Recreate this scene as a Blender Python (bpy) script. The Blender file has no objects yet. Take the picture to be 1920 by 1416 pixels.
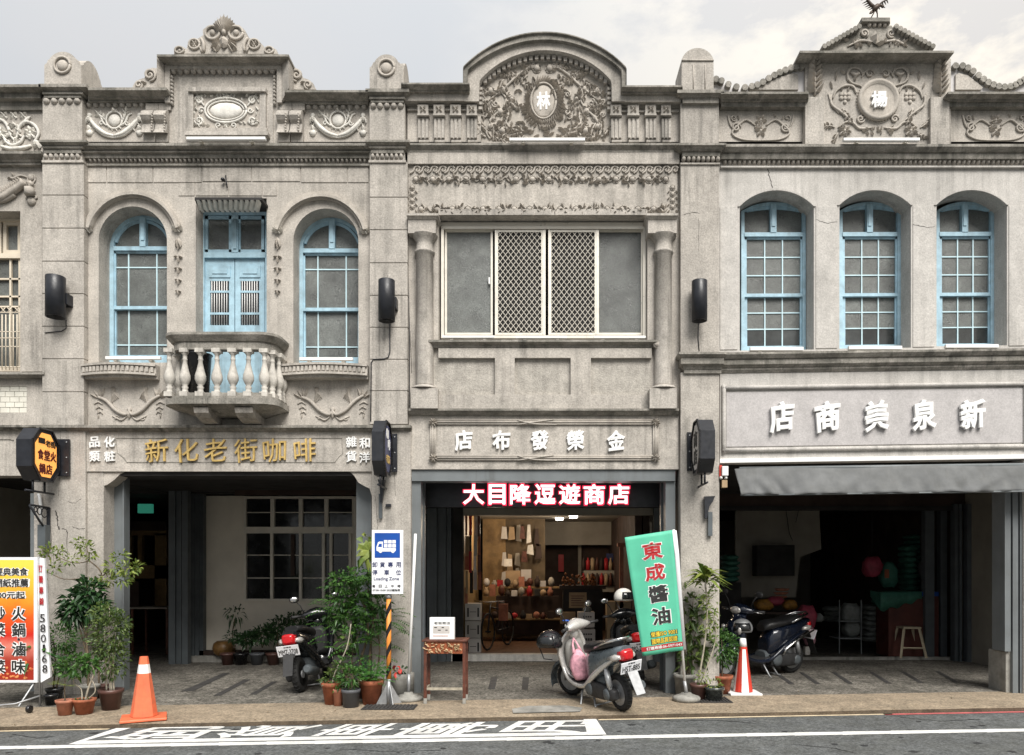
import bpy, bmesh, math, random
from mathutils import Vector, Matrix
R = math.radians
SC = bpy.context.scene
COL = SC.collection

# ------------------------------------------------------------------ camera
F, D, VX, HY, CZ, S = 1421.0, 9.8, 1010.0, 1068.0, 1.6, 145.0
cd = bpy.data.cameras.new('camera'); cam = bpy.data.objects.new('camera', cd); COL.objects.link(cam)
cam.location = (0, -D, CZ); cam.rotation_euler = (R(90), 0, 0)
cd.sensor_width = 36; cd.lens = 36*F/1920
cd.shift_x = -(VX-960)/1920; cd.shift_y = (HY-708)/1920
cd.clip_start = .1; cd.clip_end = 3000
SC.camera = cam

# ------------------------------------------------------------------ light, sky, exposure
SUN_EL, SUN_ROT = R(47), R(160)
w = bpy.data.worlds.new('World'); SC.world = w; w.use_nodes = True
nt = w.node_tree; nt.nodes.clear()
N = nt.nodes.new; L = nt.links.new
out = N('ShaderNodeOutputWorld'); bg = N('ShaderNodeBackground'); bg.inputs['Strength'].default_value = .05
sky = N('ShaderNodeTexSky'); sky.sky_type = 'NISHITA'; sky.sun_disc = False
sky.sun_elevation = SUN_EL; sky.sun_rotation = SUN_ROT
tc = N('ShaderNodeTexCoord')
mp = N('ShaderNodeMapping'); mp.inputs['Scale'].default_value = (1, 1, 2.2); L(tc.outputs['Generated'], mp.inputs[0])
n1 = N('ShaderNodeTexNoise'); n1.inputs['Scale'].default_value = 1.7; n1.inputs['Detail'].default_value = 5; n1.inputs['Roughness'].default_value = .5
L(mp.outputs[0], n1.inputs[0])
n2 = N('ShaderNodeTexNoise'); n2.inputs['Scale'].default_value = 9; n2.inputs['Detail'].default_value = 8; n2.inputs['Roughness'].default_value = .62
L(mp.outputs[0], n2.inputs[0])
r1 = N('ShaderNodeValToRGB'); r1.color_ramp.elements[0].position = .38; r1.color_ramp.elements[1].position = .62
r1.color_ramp.elements[0].color = (4.6, 4.75, 4.88, 1); r1.color_ramp.elements[1].color = (4.9, 4.9, 4.9, 1)
L(n1.outputs[0], r1.inputs[0])
# the cloud deck is thinner and warmer towards the east end of the street (+x)
sx = N('ShaderNodeSeparateXYZ'); L(tc.outputs['Generated'], sx.inputs[0])
mr = N('ShaderNodeMapRange'); mr.inputs[1].default_value = -.12; mr.inputs[2].default_value = .38; L(sx.outputs[0], mr.inputs[0])
mw = N('ShaderNodeMixRGB'); L(mr.outputs[0], mw.inputs[0]); L(r1.outputs[0], mw.inputs[1])
r2 = N('ShaderNodeValToRGB'); r2.color_ramp.elements[0].position = .42; r2.color_ramp.elements[1].position = .58
r2.color_ramp.elements[0].color = (5.5, 5.3, 5.05, 1); r2.color_ramp.elements[1].color = (7.8, 7.2, 6.2, 1)
L(n2.outputs[0], r2.inputs[0]); L(r2.outputs[0], mw.inputs[2])
mx = N('ShaderNodeMixRGB'); mx.inputs[0].default_value = .9
L(sky.outputs[0], mx.inputs[1]); L(mw.outputs[0], mx.inputs[2]); 
# an overcast sky is brighter overhead than at the horizon: (1+2 sin e)/3
ov = N('ShaderNodeMath'); ov.operation = 'MULTIPLY_ADD'; L(sx.outputs[2], ov.inputs[0]); ov.inputs[1].default_value = .93; ov.inputs[2].default_value = .47; ov.use_clamp = False
om = N('ShaderNodeMath'); om.operation = 'MAXIMUM'; L(ov.outputs[0], om.inputs[0]); om.inputs[1].default_value = .3
mo = N('ShaderNodeVectorMath'); mo.operation = 'SCALE'; L(mx.outputs[0], mo.inputs[0]); L(om.outputs[0], mo.inputs['Scale'])
L(mo.outputs[0], bg.inputs[0]); L(bg.outputs[0], out.inputs[0])
sd = bpy.data.lights.new('sun', 'SUN'); sd.energy = 1.5; sd.angle = R(34); sd.color = (1, .965, .91)
so = bpy.data.objects.new('sun', sd); COL.objects.link(so)
dv = Vector((math.sin(SUN_ROT)*math.cos(SUN_EL), math.cos(SUN_ROT)*math.cos(SUN_EL), math.sin(SUN_EL)))
so.rotation_euler = dv.to_track_quat('Z', 'Y').to_euler(); so.location = dv*50
SC.view_settings.view_transform = 'Standard'; SC.view_settings.look = 'None'
SC.view_settings.exposure = 1.75; SC.view_settings.gamma = 1
SC.view_settings.use_curve_mapping = False
SC.render.engine = 'CYCLES'
SC.cycles.max_bounces = 6; SC.cycles.diffuse_bounces = 3; SC.cycles.glossy_bounces = 3; SC.cycles.transparent_max_bounces = 8
SC.cycles.use_denoising = True; SC.cycles.caustics_reflective = False; SC.cycles.caustics_refractive = False
SC.cycles.sample_clamp_indirect = 6

# ------------------------------------------------------------------ measuring helpers (photo survey -> metres)
def X(px, y=0.): return (px-VX)*(D+y)/F
def Z(py, y=0.): return CZ+(HY-py)*(D+y)/F
def P(px, py, y=0.): return (X(px, y), y, Z(py, y))
def G(px, py, z=0.):                       # where a ground point stands
    d = (CZ-z)*F/(py-HY)
    return ((px-VX)*d/F, d-D, z)
def lerp(a, b, t): return a+(b-a)*t

# ------------------------------------------------------------------ mesh builder
WARP = [None]
class MB:
    def __init__(s): s.v = []; s.f = []; s.s = []
    def add(s, vs, fs, sm=False):
        n = len(s.v); s.v += [tuple(v) for v in vs]
        for f in fs: s.f.append([i+n for i in f]); s.s.append(sm)
        return s
    def box(s, x0, x1, y0, y1, z0, z1):
        if x0 > x1: x0, x1 = x1, x0
        if y0 > y1: y0, y1 = y1, y0
        if z0 > z1: z0, z1 = z1, z0
        return s.add([(x0,y0,z0),(x1,y0,z0),(x1,y1,z0),(x0,y1,z0),(x0,y0,z1),(x1,y0,z1),(x1,y1,z1),(x0,y1,z1)],
                     [(3,2,1,0),(4,5,6,7),(0,1,5,4),(1,2,6,5),(2,3,7,6),(3,0,4,7)])
    def pbox(s, px0, px1, py0, py1, yf, yb):  # front face survey at depth yf
        return s.box(X(px0, yf), X(px1, yf), yf, yb, Z(py1, yf), Z(py0, yf))
    def prism(s, a, vec, sm=False):           # a: planar list of points, extruded by vec
        n = len(a); b = [tuple(Vector(p)+Vector(vec)) for p in a]
        s.add(list(a)+b, [list(range(n)), list(range(2*n-1, n-1, -1))])
        k = len(s.v)-2*n
        for i in range(n):
            j = (i+1) % n; s.f.append([k+i, k+n+i, k+n+j, k+j]); s.s.append(sm)
        return s
    def pprism(s, pts, yf, yb, sm=False):
        return s.prism([P(px, py, yf) for px, py in pts], (0, yb-yf, 0), sm)
    def band(s, A, B, yf, yb, sm=True):       # strip between two px polylines, with depth
        n = len(A)
        a = [P(x, y, yf) for x, y in A]; b = [P(x, y, yf) for x, y in B]
        ab = [(p[0], yb, p[2]) for p in a]; bb = [(p[0], yb, p[2]) for p in b]
        vs = a+b+ab+bb; fs = []
        for i in range(n-1):
            fs += [(i, i+1, n+i+1, n+i)]
        s.add(vs, fs)
        k = len(s.v)-4*n
        for i in range(n-1):
            s.f.append([k+i, k+2*n+i, k+2*n+i+1, k+i+1]); s.s.append(sm)
            s.f.append([k+n+i, k+n+i+1, k+3*n+i+1, k+3*n+i]); s.s.append(sm)
        for e in (0, n-1):
            s.f.append([k+e, k+n+e, k+3*n+e, k+2*n+e]); s.s.append(False)
        return s
    def loft(s, rings, sm=True, caps=True, closed=True):
        n = len(rings[0]); k = len(s.v)
        for r in rings: s.v += [tuple(p) for p in r]
        m = n if closed else n-1
        for i in range(len(rings)-1):
            for j in range(m):
                q = (j+1) % n
                s.f.append([k+i*n+j, k+i*n+q, k+(i+1)*n+q, k+(i+1)*n+j]); s.s.append(sm)
        if caps and closed:
            s.f.append([k+j for j in range(n)][::-1]); s.s.append(False)
            e = k+(len(rings)-1)*n
            s.f.append([e+j for j in range(n)]); s.s.append(False)
        return s
    def tube(s, pts, r, n=6, sm=True, caps=True, flat=1.):
        pts = [Vector(p) for p in pts]; rings = []
        up = None
        for i, p in enumerate(pts):
            a = pts[max(i-1, 0)]; b = pts[min(i+1, len(pts)-1)]
            t = (b-a)
            if t.length < 1e-9: t = Vector((0, 0, 1))
            t.normalize()
            if up is None:
                up = Vector((0, 1, 0)) if abs(t.y) < .9 else Vector((1, 0, 0))
            u = up-t*up.dot(t)
            if u.length < 1e-6: u = Vector((1, 0, 0))-t*t.x
            u.normalize(); up = u; v = t.cross(u)
            rr = r[i] if isinstance(r, (list, tuple)) else r
            rings.append([p+u*(rr*flat*math.cos(2*math.pi*j/n))+v*(rr*math.sin(2*math.pi*j/n)) for j in range(n)])
        return s.loft(rings, sm, caps)
    def lathe(s, prof, c=(0, 0, 0), n=12, axis='z', sm=True):
        rings = []
        for r, h in prof:
            ring = []
            for j in range(n):
                a = 2*math.pi*j/n; u, v = r*math.cos(a), r*math.sin(a)
                if axis == 'z': ring.append((c[0]+u, c[1]+v, c[2]+h))
                elif axis == 'y': ring.append((c[0]+u, c[1]+h, c[2]+v))
                else: ring.append((c[0]+h, c[1]+u, c[2]+v))
            rings.append(ring)
        return s.loft(rings, sm)
    def ell(s, c, r, n=8, m=5, M=None):
        rings = []
        for i in range(m+1):
            t = math.pi*(i+.02)/(m+.04)
            ring = []
            for j in range(n):
                a = 2*math.pi*j/n
                p = Vector((r[0]*math.sin(t)*math.cos(a), r[1]*math.sin(t)*math.sin(a), r[2]*math.cos(t)))
                if M: p = M @ p
                ring.append((c[0]+p.x, c[1]+p.y, c[2]+p.z))
            rings.append(ring)
        return s.loft(rings, True, True)
    def xf(s, M, start=0):
        for i in range(start, len(s.v)): s.v[i] = tuple(M @ Vector(s.v[i]))
        return s
    def build(s, name, mat, parent=None, loc=None, label=None, kind=None, bevel=0):
        org = Vector((0, 0, 0)); q = parent
        while q is not None: org += q.location; q = q.parent
        if loc is not None: org = org*0
        vs = s.v
        if WARP[0] and loc is None: vs = [WARP[0](v) for v in vs]
        me = bpy.data.meshes.new(name)
        me.from_pydata([(v[0]-org[0], v[1]-org[1], v[2]-org[2]) for v in vs], [], s.f)
        me.polygons.foreach_set('use_smooth', s.s)
        if len(s.v) < 60000:
            bm = bmesh.new(); bm.from_mesh(me); bmesh.ops.recalc_face_normals(bm, faces=bm.faces)
            bm.to_mesh(me); bm.free()
        for m in (mat if isinstance(mat, (list, tuple)) else [mat]): me.materials.append(m)
        o = bpy.data.objects.new(name, me); COL.objects.link(o)
        if parent is not None: o.parent = parent
        if loc is not None: o.location = loc
        if label: o['label'] = label
        if kind: o['kind'] = kind
        if bevel:
            b = o.modifiers.new('bevel', 'BEVEL'); b.width = bevel; b.segments = 2; b.limit_method = 'ANGLE'; b.angle_limit = R(40)
        return o

def thing(name, label, cat, loc=(0, 0, 0), group=None):
    o = bpy.data.objects.new(name, None); COL.objects.link(o); o.location = loc
    o.empty_display_size = .1
    o['label'] = label; o['category'] = cat
    if group: o['group'] = group
    return o
def tag(o, label, cat, group=None):
    o['label'] = label; o['category'] = cat
    if group: o['group'] = group
    return o
def copy_tree(o, parent=None):
    c = o.copy(); COL.objects.link(c)
    if parent is not None: c.parent = parent
    for ch in list(o.children): copy_tree(ch, c)
    return c
def dupe(o, loc, rz=None):                 # one mesh, another place, same parent
    c = o.copy(); COL.objects.link(c); c.location = loc
    if rz is not None: c.rotation_euler = (0, 0, rz)
    return c

# ------------------------------------------------------------------ lettering
_gl = {}
def glyph_data(body, bold=.02, res=2):
    k = (body, bold, res)
    if k not in _gl:
        c = bpy.data.curves.new('t', 'FONT'); c.body = body; c.size = 1; c.extrude = .5; c.bevel_depth = bold; c.bevel_resolution = 0; c.resolution_u = res
        o = bpy.data.objects.new('t', c); m = bpy.data.meshes.new_from_object(o)
        vs = [tuple(v.co) for v in m.vertices]; fs = [list(p.vertices) for p in m.polygons]
        bpy.data.objects.remove(o); bpy.data.meshes.remove(m); bpy.data.curves.remove(c)
        x0 = min(v[0] for v in vs); x1 = max(v[0] for v in vs); y0 = min(v[1] for v in vs); y1 = max(v[1] for v in vs)
        zz = max(abs(v[2]) for v in vs)*2; vs = [((v[0]-x0)/(x1-x0)-.5, (v[1]-y0)/(y1-y0)-.5, v[2]/zz) for v in vs]
        _gl[k] = (vs, fs)
    return _gl[k]
def put_text(mb, body, c, U, V, depth, bold=.02, res=2, brush=0):
    """text centred at c; U = full width vector, V = full height vector, depth along U x V."""
    vs, fs = glyph_data(body, bold, res)
    U, V, c = Vector(U), Vector(V), Vector(c); Nn = U.cross(V).normalized()
    o = []
    for a, b, d in vs:
        if brush:                            # rising strokes and a swelling waist, as brush lettering has
            b2 = b+brush*.35*a+.05*brush*math.sin(5*a+2); a = a*(1+.12*brush*math.sin(3*b))-.10*brush*b; b = b2
        o.append(c+U*a+V*b+Nn*(d*depth))
    mb.add(o, fs)
    return mb
def ptext(mb, body, px, py, wpx, hpx, y, depth=.02, bold=.02, brush=0):
    k = (D+y)/F
    return put_text(mb, body, (X(px, y), y, Z(py, y)), (wpx*k, 0, 0), (0, 0, hpx*k), depth, bold, 2, brush)

# ------------------------------------------------------------------ materials
def mat(name, col, rough=.7, var=.12, vs=3., bump=.0, bs=60., metal=0., emit=None, es=1., spec=.4, col2=None, coat=0., alpha=None,
        speck=0., gs=52., streak=0., streak_col=(.06, .06, .055), moss=0., trans=0.):
    m = bpy.data.materials.new(name); m.use_nodes = True
    nt = m.node_tree; b = nt.nodes['Principled BSDF']; N = nt.nodes.new; L = nt.links.new
    b.inputs['Roughness'].default_value = rough; b.inputs['Metallic'].default_value = metal
    b.inputs['Specular IOR Level'].default_value = spec
    if coat: b.inputs['Coat Weight'].default_value = coat; b.inputs['Coat Roughness'].default_value = .08
    if emit is not None:
        b.inputs['Emission Color'].default_value = (*emit, 1); b.inputs['Emission Strength'].default_value = es
    if alpha is not None: b.inputs['Alpha'].default_value = alpha
    if trans: b.inputs['Transmission Weight'].default_value = trans
    geo = N('ShaderNodeNewGeometry'); pos = geo.outputs['Position']
    def noise(scale, det=4, rg=.55, vec=None, sc3=None):
        src = vec or pos
        if sc3:
            mp = N('ShaderNodeMapping'); mp.inputs['Scale'].default_value = sc3; L(src, mp.inputs[0]); src = mp.outputs[0]
        n = N('ShaderNodeTexNoise'); n.inputs['Scale'].default_value = scale; n.inputs['Detail'].default_value = det
        n.inputs['Roughness'].default_value = rg; L(src, n.inputs[0]); return n.outputs[0]
    def rng(v, a, b_, c=0., d=1.):
        r = N('ShaderNodeMapRange'); r.inputs[1].default_value = a; r.inputs[2].default_value = b_
        r.inputs[3].default_value = c; r.inputs[4].default_value = d; L(v, r.inputs[0]); return r.outputs[0]
    def mixc(f, a, c2, mode='MIX'):
        x = N('ShaderNodeMixRGB'); x.blend_type = mode
        if isinstance(f, float): x.inputs[0].default_value = f
        else: L(f, x.inputs[0])
        for i, q in ((1, a), (2, c2)):
            if isinstance(q, tuple): x.inputs[i].default_value = (*q, 1)
            else: L(q, x.inputs[i])
        return x.outputs[0]
    c = tuple(col)
    c2 = tuple(col2) if col2 else tuple(v*(1-2*var) for v in col)
    cur = mixc(rng(noise(vs, 6, .6), .35, .68), c, c2)
    if speck: cur = mixc(rng(noise(190., 1, .5), .3, .7, 1-speck, 1+speck), (0, 0, 0), cur, 'MIX') if False else \
        mixc(1., cur, N_val(nt, rng(noise(gs, 5, .78), .34, .66, 1-speck, 1+speck)), 'MULTIPLY')
    if speck:
        cur = mixc(1., cur, N_val(nt, rng(noise(7., 5, .6), .32, .68, 1-speck*.45, 1+speck*.35)), 'MULTIPLY')
    if streak:
        a = rng(noise(1., 5, .6, None, (9., 9., .55)), .50, .66)
        bq = rng(noise(.8, 4, .6), .42, .58)
        mm = N('ShaderNodeMath'); mm.operation = 'MULTIPLY'; L(a, mm.inputs[0]); L(bq, mm.inputs[1])
        m2 = N('ShaderNodeMath'); m2.operation = 'MULTIPLY'; L(mm.outputs[0], m2.inputs[0]); m2.inputs[1].default_value = streak
        cur = mixc(m2.outputs[0], cur, tuple(streak_col))
        a = rng(noise(4., 6, .72), .58, .70, 0., streak*.6)
        cur = mixc(a, cur, (.15, .145, .13))
        # rain runs that start at the drip edge of each ledge
        sz = N('ShaderNodeSeparateXYZ'); L(pos, sz.inputs[0]); fal = None
        for zl, ln_ in ((6.93, 1.1), (4.25, .6), (3.52, .8), (7.72, .5)):
            up = rng(sz.outputs[2], zl-ln_, zl); cut = rng(sz.outputs[2], zl, zl+.05, 1., 0.)
            q1 = N('ShaderNodeMath'); q1.operation = 'MULTIPLY'; L(up, q1.inputs[0]); L(cut, q1.inputs[1])
            if fal is None: fal = q1.outputs[0]
            else: q2 = N('ShaderNodeMath'); q2.operation = 'MAXIMUM'; L(fal, q2.inputs[0]); L(q1.outputs[0], q2.inputs[1]); fal = q2.outputs[0]
        rn = rng(noise(1., 4, .7, None, (13., 13., .35)), .47, .66); q3 = N('ShaderNodeMath'); q3.operation = 'MULTIPLY'; L(rn, q3.inputs[0]); L(fal, q3.inputs[1])
        q4 = N('ShaderNodeMath'); q4.operation = 'MULTIPLY'; L(q3.outputs[0], q4.inputs[0]); q4.inputs[1].default_value = min(1., streak*.85)
        cur = mixc(q4.outputs[0], cur, (.12, .115, .10))
    if moss:                                  # grime and lichen patches
        a = rng(noise(2.2, 7, .68, None, (1.2, 1.2, 2.4)), .44, .62, 0., moss)
        cur = mixc(a, cur, (.075, .075, .062))
    L(cur, b.inputs['Base Color'])
    if bump:
        bp = N('ShaderNodeBump'); bp.inputs['Strength'].default_value = bump; bp.inputs['Distance'].default_value = .01
        L(noise(bs, 5, .6), bp.inputs['Height']); L(bp.outputs[0], b.inputs['Normal'])
    rr = rng(noise(vs*2.3, 4), .3, .7, max(rough-.12, .02), min(rough+.1, 1)); L(rr, b.inputs['Roughness'])
    return m
def N_val(nt, sock):
    c = nt.nodes.new('ShaderNodeCombineColor')
    for i in range(3): nt.links.new(sock, c.inputs[i])
    return c.outputs[0]
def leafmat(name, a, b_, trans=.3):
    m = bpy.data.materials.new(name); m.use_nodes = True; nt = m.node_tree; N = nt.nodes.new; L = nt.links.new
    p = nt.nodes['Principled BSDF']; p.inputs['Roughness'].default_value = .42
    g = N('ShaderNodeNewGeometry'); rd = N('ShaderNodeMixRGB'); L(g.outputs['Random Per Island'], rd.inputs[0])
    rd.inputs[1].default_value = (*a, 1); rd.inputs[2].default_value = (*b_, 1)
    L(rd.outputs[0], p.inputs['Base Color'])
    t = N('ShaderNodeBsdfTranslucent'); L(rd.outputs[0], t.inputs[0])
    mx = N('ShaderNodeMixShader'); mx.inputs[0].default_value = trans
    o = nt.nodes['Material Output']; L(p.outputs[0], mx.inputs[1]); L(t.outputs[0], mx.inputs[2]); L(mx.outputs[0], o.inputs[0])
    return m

M = {}
M['stone'] = mat('stone', (.485, .45, .405), .85, .13, 1.6, .5, 45, speck=.26, streak=.42, spec=.2)
M['stoneB'] = mat('stone_pier', (.475, .442, .40), .85, .13, 1.2, .5, 45, speck=.26, streak=.55, spec=.2)
M['stoneD'] = mat('stone_render_pale', (.53, .508, .478), .85, .1, 1.3, .4, 60, speck=.2, streak=.3, spec=.2)
M['cornice'] = mat('stone_weathered', (.37, .347, .31), .88, .18, 3, .5, 50, speck=.3, streak=.8, moss=.55, spec=.2)
M['rough'] = mat('stone_roughcast', (.47, .44, .395), .9, .15, 5, 1.0, 55, speck=.22, streak=.25, spec=.2)
M['orn'] = mat('stone_ornament', (.50, .46, .41), .85, .12, 5, .4, 90, speck=.15, streak=.25, moss=.12, spec=.2)
M['ornw'] = mat('ornament_limewash', (.78, .755, .70), .8, .12, 9, .4, 90, speck=.1, streak=.25, spec=.2)
M['baluster'] = mat('baluster_limewash', (.60, .57, .52), .8, .15, 12, .3, 80, speck=.12, streak=.4, spec=.2)
M['panel'] = mat('sign_panel_render', (.47, .45, .445), .85, .06, 2, .25, 60, speck=.16, spec=.2)
M['white'] = mat('white_paint', (.80, .80, .79), .55, .04, 8, spec=.4)
M['whitebd'] = mat('white_board', (.78, .79, .82), .45, .03, 4)
M['gold'] = mat('gold_leaf', (.78, .55, .20), .42, .15, 30, metal=.45)
M['blue'] = mat('blue_paint', (.42, .62, .735), .5, .14, 9, .3, 40, streak=.35, moss=.10)
M['bluep'] = mat('blue_paint_pale', (.56, .74, .80), .5, .08, 6)
M['cream'] = mat('cream_paint', (.70, .62, .50), .5, .08, 6)
M['alu'] = mat('aluminium', (.74, .70, .62), .38, .05, 5, metal=.25)
M['glass'] = mat('frosted_glass', (.125, .135, .127), .34, .28, 3, .6, 160, speck=.3, spec=.6, streak=.18, coat=.25)
def tint_each(m, lo, hi):
    nt = m.node_tree; b = nt.nodes['Principled BSDF']; src = b.inputs['Base Color'].links[0].from_socket
    oi = nt.nodes.new('ShaderNodeObjectInfo'); r = nt.nodes.new('ShaderNodeMapRange'); r.inputs[3].default_value = lo; r.inputs[4].default_value = hi
    nt.links.new(oi.outputs['Random'], r.inputs[0]); x = nt.nodes.new('ShaderNodeMixRGB'); x.blend_type = 'MULTIPLY'; x.inputs[0].default_value = 1
    nt.links.new(src, x.inputs[1]); nt.links.new(N_val(nt, r.outputs[0]), x.inputs[2]); nt.links.new(x.outputs[0], b.inputs['Base Color'])
M['glassd'] = mat('dark_glass', (.02, .022, .024), .12, .3, 3, spec=.6)
M['mesh'] = mat('white_wire', (.72, .68, .60), .5, .05, 9)
M['black'] = mat('black_paint', (.018, .02, .026), .42, .2, 9, spec=.45)
M['blacks'] = mat('black_satin', (.012, .012, .014), .3, .2, 9, spec=.5)
M['steel'] = mat('grey_blue_steel', (.17, .187, .195), .5, .12, 2, .1, 40, streak=.35, spec=.4)
M['steeld'] = mat('dark_shutter_steel', (.10, .115, .125), .5, .15, 3, streak=.3)
M['fabric'] = mat('awning_fabric', (.15, .155, .157), .8, .16, 3, .15, 300, streak=.3, moss=.12)
M['asphalt'] = mat('asphalt', (.125, .131, .132), .9, .12, .7, .8, 70, speck=.6, gs=34., moss=.28, spec=.25)
M['walk'] = mat('sidewalk_aggregate', (.20, .185, .16), .88, .25, 1.7, .8, 60, speck=1., gs=26., streak=.0, moss=.25, spec=.2)
M['ochre'] = mat('ochre_kerb_strip', (.34, .275, .20), .88, .12, 1.6, .6, 60, speck=.5, gs=34., moss=.22, spec=.2)
M['road_paint'] = mat('road_paint', (.78, .78, .76), .7, .07, 6, .2, 100, speck=.16, moss=.22)
M['yellow_line'] = mat('yellow_line', (.72, .60, .42), .7, .15, 8)
M['red_line'] = mat('red_line', (.55, .14, .14), .7, .2, 8)
M['cone'] = mat('cone_orange', (.86, .19, .085), .5, .1, 6, .05, 50, streak=.25, moss=.22)
M['conered'] = mat('cone_red', (.60, .05, .03), .45, .1, 8, streak=.3, moss=.2)
M['terra'] = mat('terracotta', (.37, .12, .06), .75, .25, 9, .3, 60)
M['terra2'] = mat('terracotta_pale', (.46, .19, .12), .75, .2, 9, .3, 60)
M['brownpot'] = mat('brown_glazed', (.11, .055, .045), .4, .2, 7)
M['greypot'] = mat('grey_plastic', (.09, .095, .105), .55, .1, 6)
M['concrete'] = mat('concrete', (.36, .35, .32), .9, .2, 5, .5, 60, streak=.6, moss=.3)
M['soil'] = mat('soil', (.045, .03, .02), .95, .3, 20, 1, 40)
M['bark'] = mat('bark', (.17, .13, .085), .9, .3, 20, .6, 50)
M['barkp'] = mat('pale_stem', (.42, .38, .30), .8, .2, 20)
M['wood'] = mat('red_brown_wood', (.13, .045, .028), .5, .3, 12, .2, 30)
M['woody'] = mat('yellow_wood', (.34, .22, .095), .6, .2, 6, .1, 30)
M['carton'] = mat('carton', (.42, .30, .18), .8, .1, 6)
M['cartonw'] = mat('white_carton', (.60, .57, .54), .8, .06, 6)
M['ink'] = mat('ink_black', (.02, .02, .02), .6, .1, 6)
M['inkblue'] = mat('ink_navy', (.03, .04, .12), .6, .1, 6)
M['inkred'] = mat('ink_red', (.42, .02, .025), .5, .1, 6)
M['signblue'] = mat('sign_blue', (.01, .075, .36), .4, .1, 5)
M['green'] = mat('banner_green', (.10, .50, .33), .6, .08, 3)
M['yellow'] = mat('print_yellow', (.85, .60, .06), .5, .06, 5)
M['orange'] = mat('print_orange', (.85, .27, .03), .5, .1, 5)
M['redp'] = mat('print_red', (.62, .03, .015), .5, .12, 5)
M['pole_or'] = mat('pole_orange', (.78, .28, .05), .5, .08, 8)
M['galv'] = mat('galvanised', (.40, .41, .42), .45, .15, 12, metal=.5)
M['interior'] = mat('interior_plaster', (.36, .33, .28), .85, .12, 2, .1, 60)
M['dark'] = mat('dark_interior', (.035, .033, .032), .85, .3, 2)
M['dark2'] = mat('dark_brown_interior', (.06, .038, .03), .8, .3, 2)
M['lampglow'] = mat('lamp_diffuser', (.9, .88, .8), .5, emit=(1, .93, .82), es=5.)
M['ledw'] = mat('led_white', (.9, .9, .9), .5, emit=(1, .93, .93), es=.55)
M['ledr'] = mat('led_red', (.5, .02, .05), .5, emit=(1, .03, .09), es=.30)
M['orglow'] = mat('lightbox_orange', (.75, .33, .07), .5, .1, 5, emit=(1, .42, .10), es=.26)
M['bluebox'] = mat('lightbox_blue', (.05, .06, .16), .4, .2, 6)
M['tyre'] = mat('tyre_rubber', (.018, .018, .018), .75, .2, 20, .3, 90)
M['silver'] = mat('scooter_silver', (.62, .61, .585), .28, .06, 5, metal=.35, coat=.6)
M['sgrey'] = mat('scooter_grey', (.13, .16, .18), .3, .1, 6, metal=.3, coat=.5)
M['sblack'] = mat('scooter_black', (.012, .013, .015), .25, .2, 6, coat=.8)
M['snavy'] = mat('scooter_navy', (.008, .013, .028), .22, .2, 6, coat=.9, metal=.2)
M['plastic'] = mat('black_plastic', (.03, .03, .031), .6, .2, 10, .1, 90)
M['vinyl'] = mat('seat_vinyl', (.015, .015, .016), .45, .2, 10, .1, 90)
M['chrome'] = mat('chrome', (.65, .65, .65), .16, .05, 8, metal=1.)
M['lens_red'] = mat('lens_red', (.50, .01, .015), .12, .2, 30, coat=1., emit=(.6, .01, .01), es=.05)
M['lens_clear'] = mat('lens_clear', (.62, .60, .57), .1, .2, 30, coat=1., metal=.3)
M['pink'] = mat('pink_plastic', (.80, .40, .48), .38, .25, 22, 1., 26)
M['sack_g'] = mat('sack_green', (.055, .19, .14), .6, .2, 9, .5, 25)
M['sack_w'] = mat('sack_grey', (.22, .235, .225), .7, .2, 9, .5, 25)
M['sack_r'] = mat('bag_red', (.40, .06, .10), .6, .2, 9, .5, 25)
M['lf_dark'] = leafmat('leaf_dark', (.010, .035, .012), (.03, .085, .02), .12)
M['lf_mid'] = leafmat('leaf_mid', (.022, .075, .016), (.075, .17, .03), .25)
M['lf_fern'] = leafmat('leaf_fern', (.03, .12, .025), (.09, .25, .04), .3)
M['lf_yel'] = leafmat('leaf_yellow', (.09, .16, .03), (.28, .33, .07), .3)
M['lf_olive'] = leafmat('leaf_olive', (.035, .075, .018), (.13, .18, .045), .25)
tint_each(M['glass'], .78, 1.3); tint_each(M['cartonw'], .8, 1.15)
M['glassm'] = mat('clear_dark_pane', (.045, .05, .05), .16, .3, 4, .1, 30, spec=.6, coat=.6)
tint_each(M['glassm'], .7, 1.5)

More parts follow.
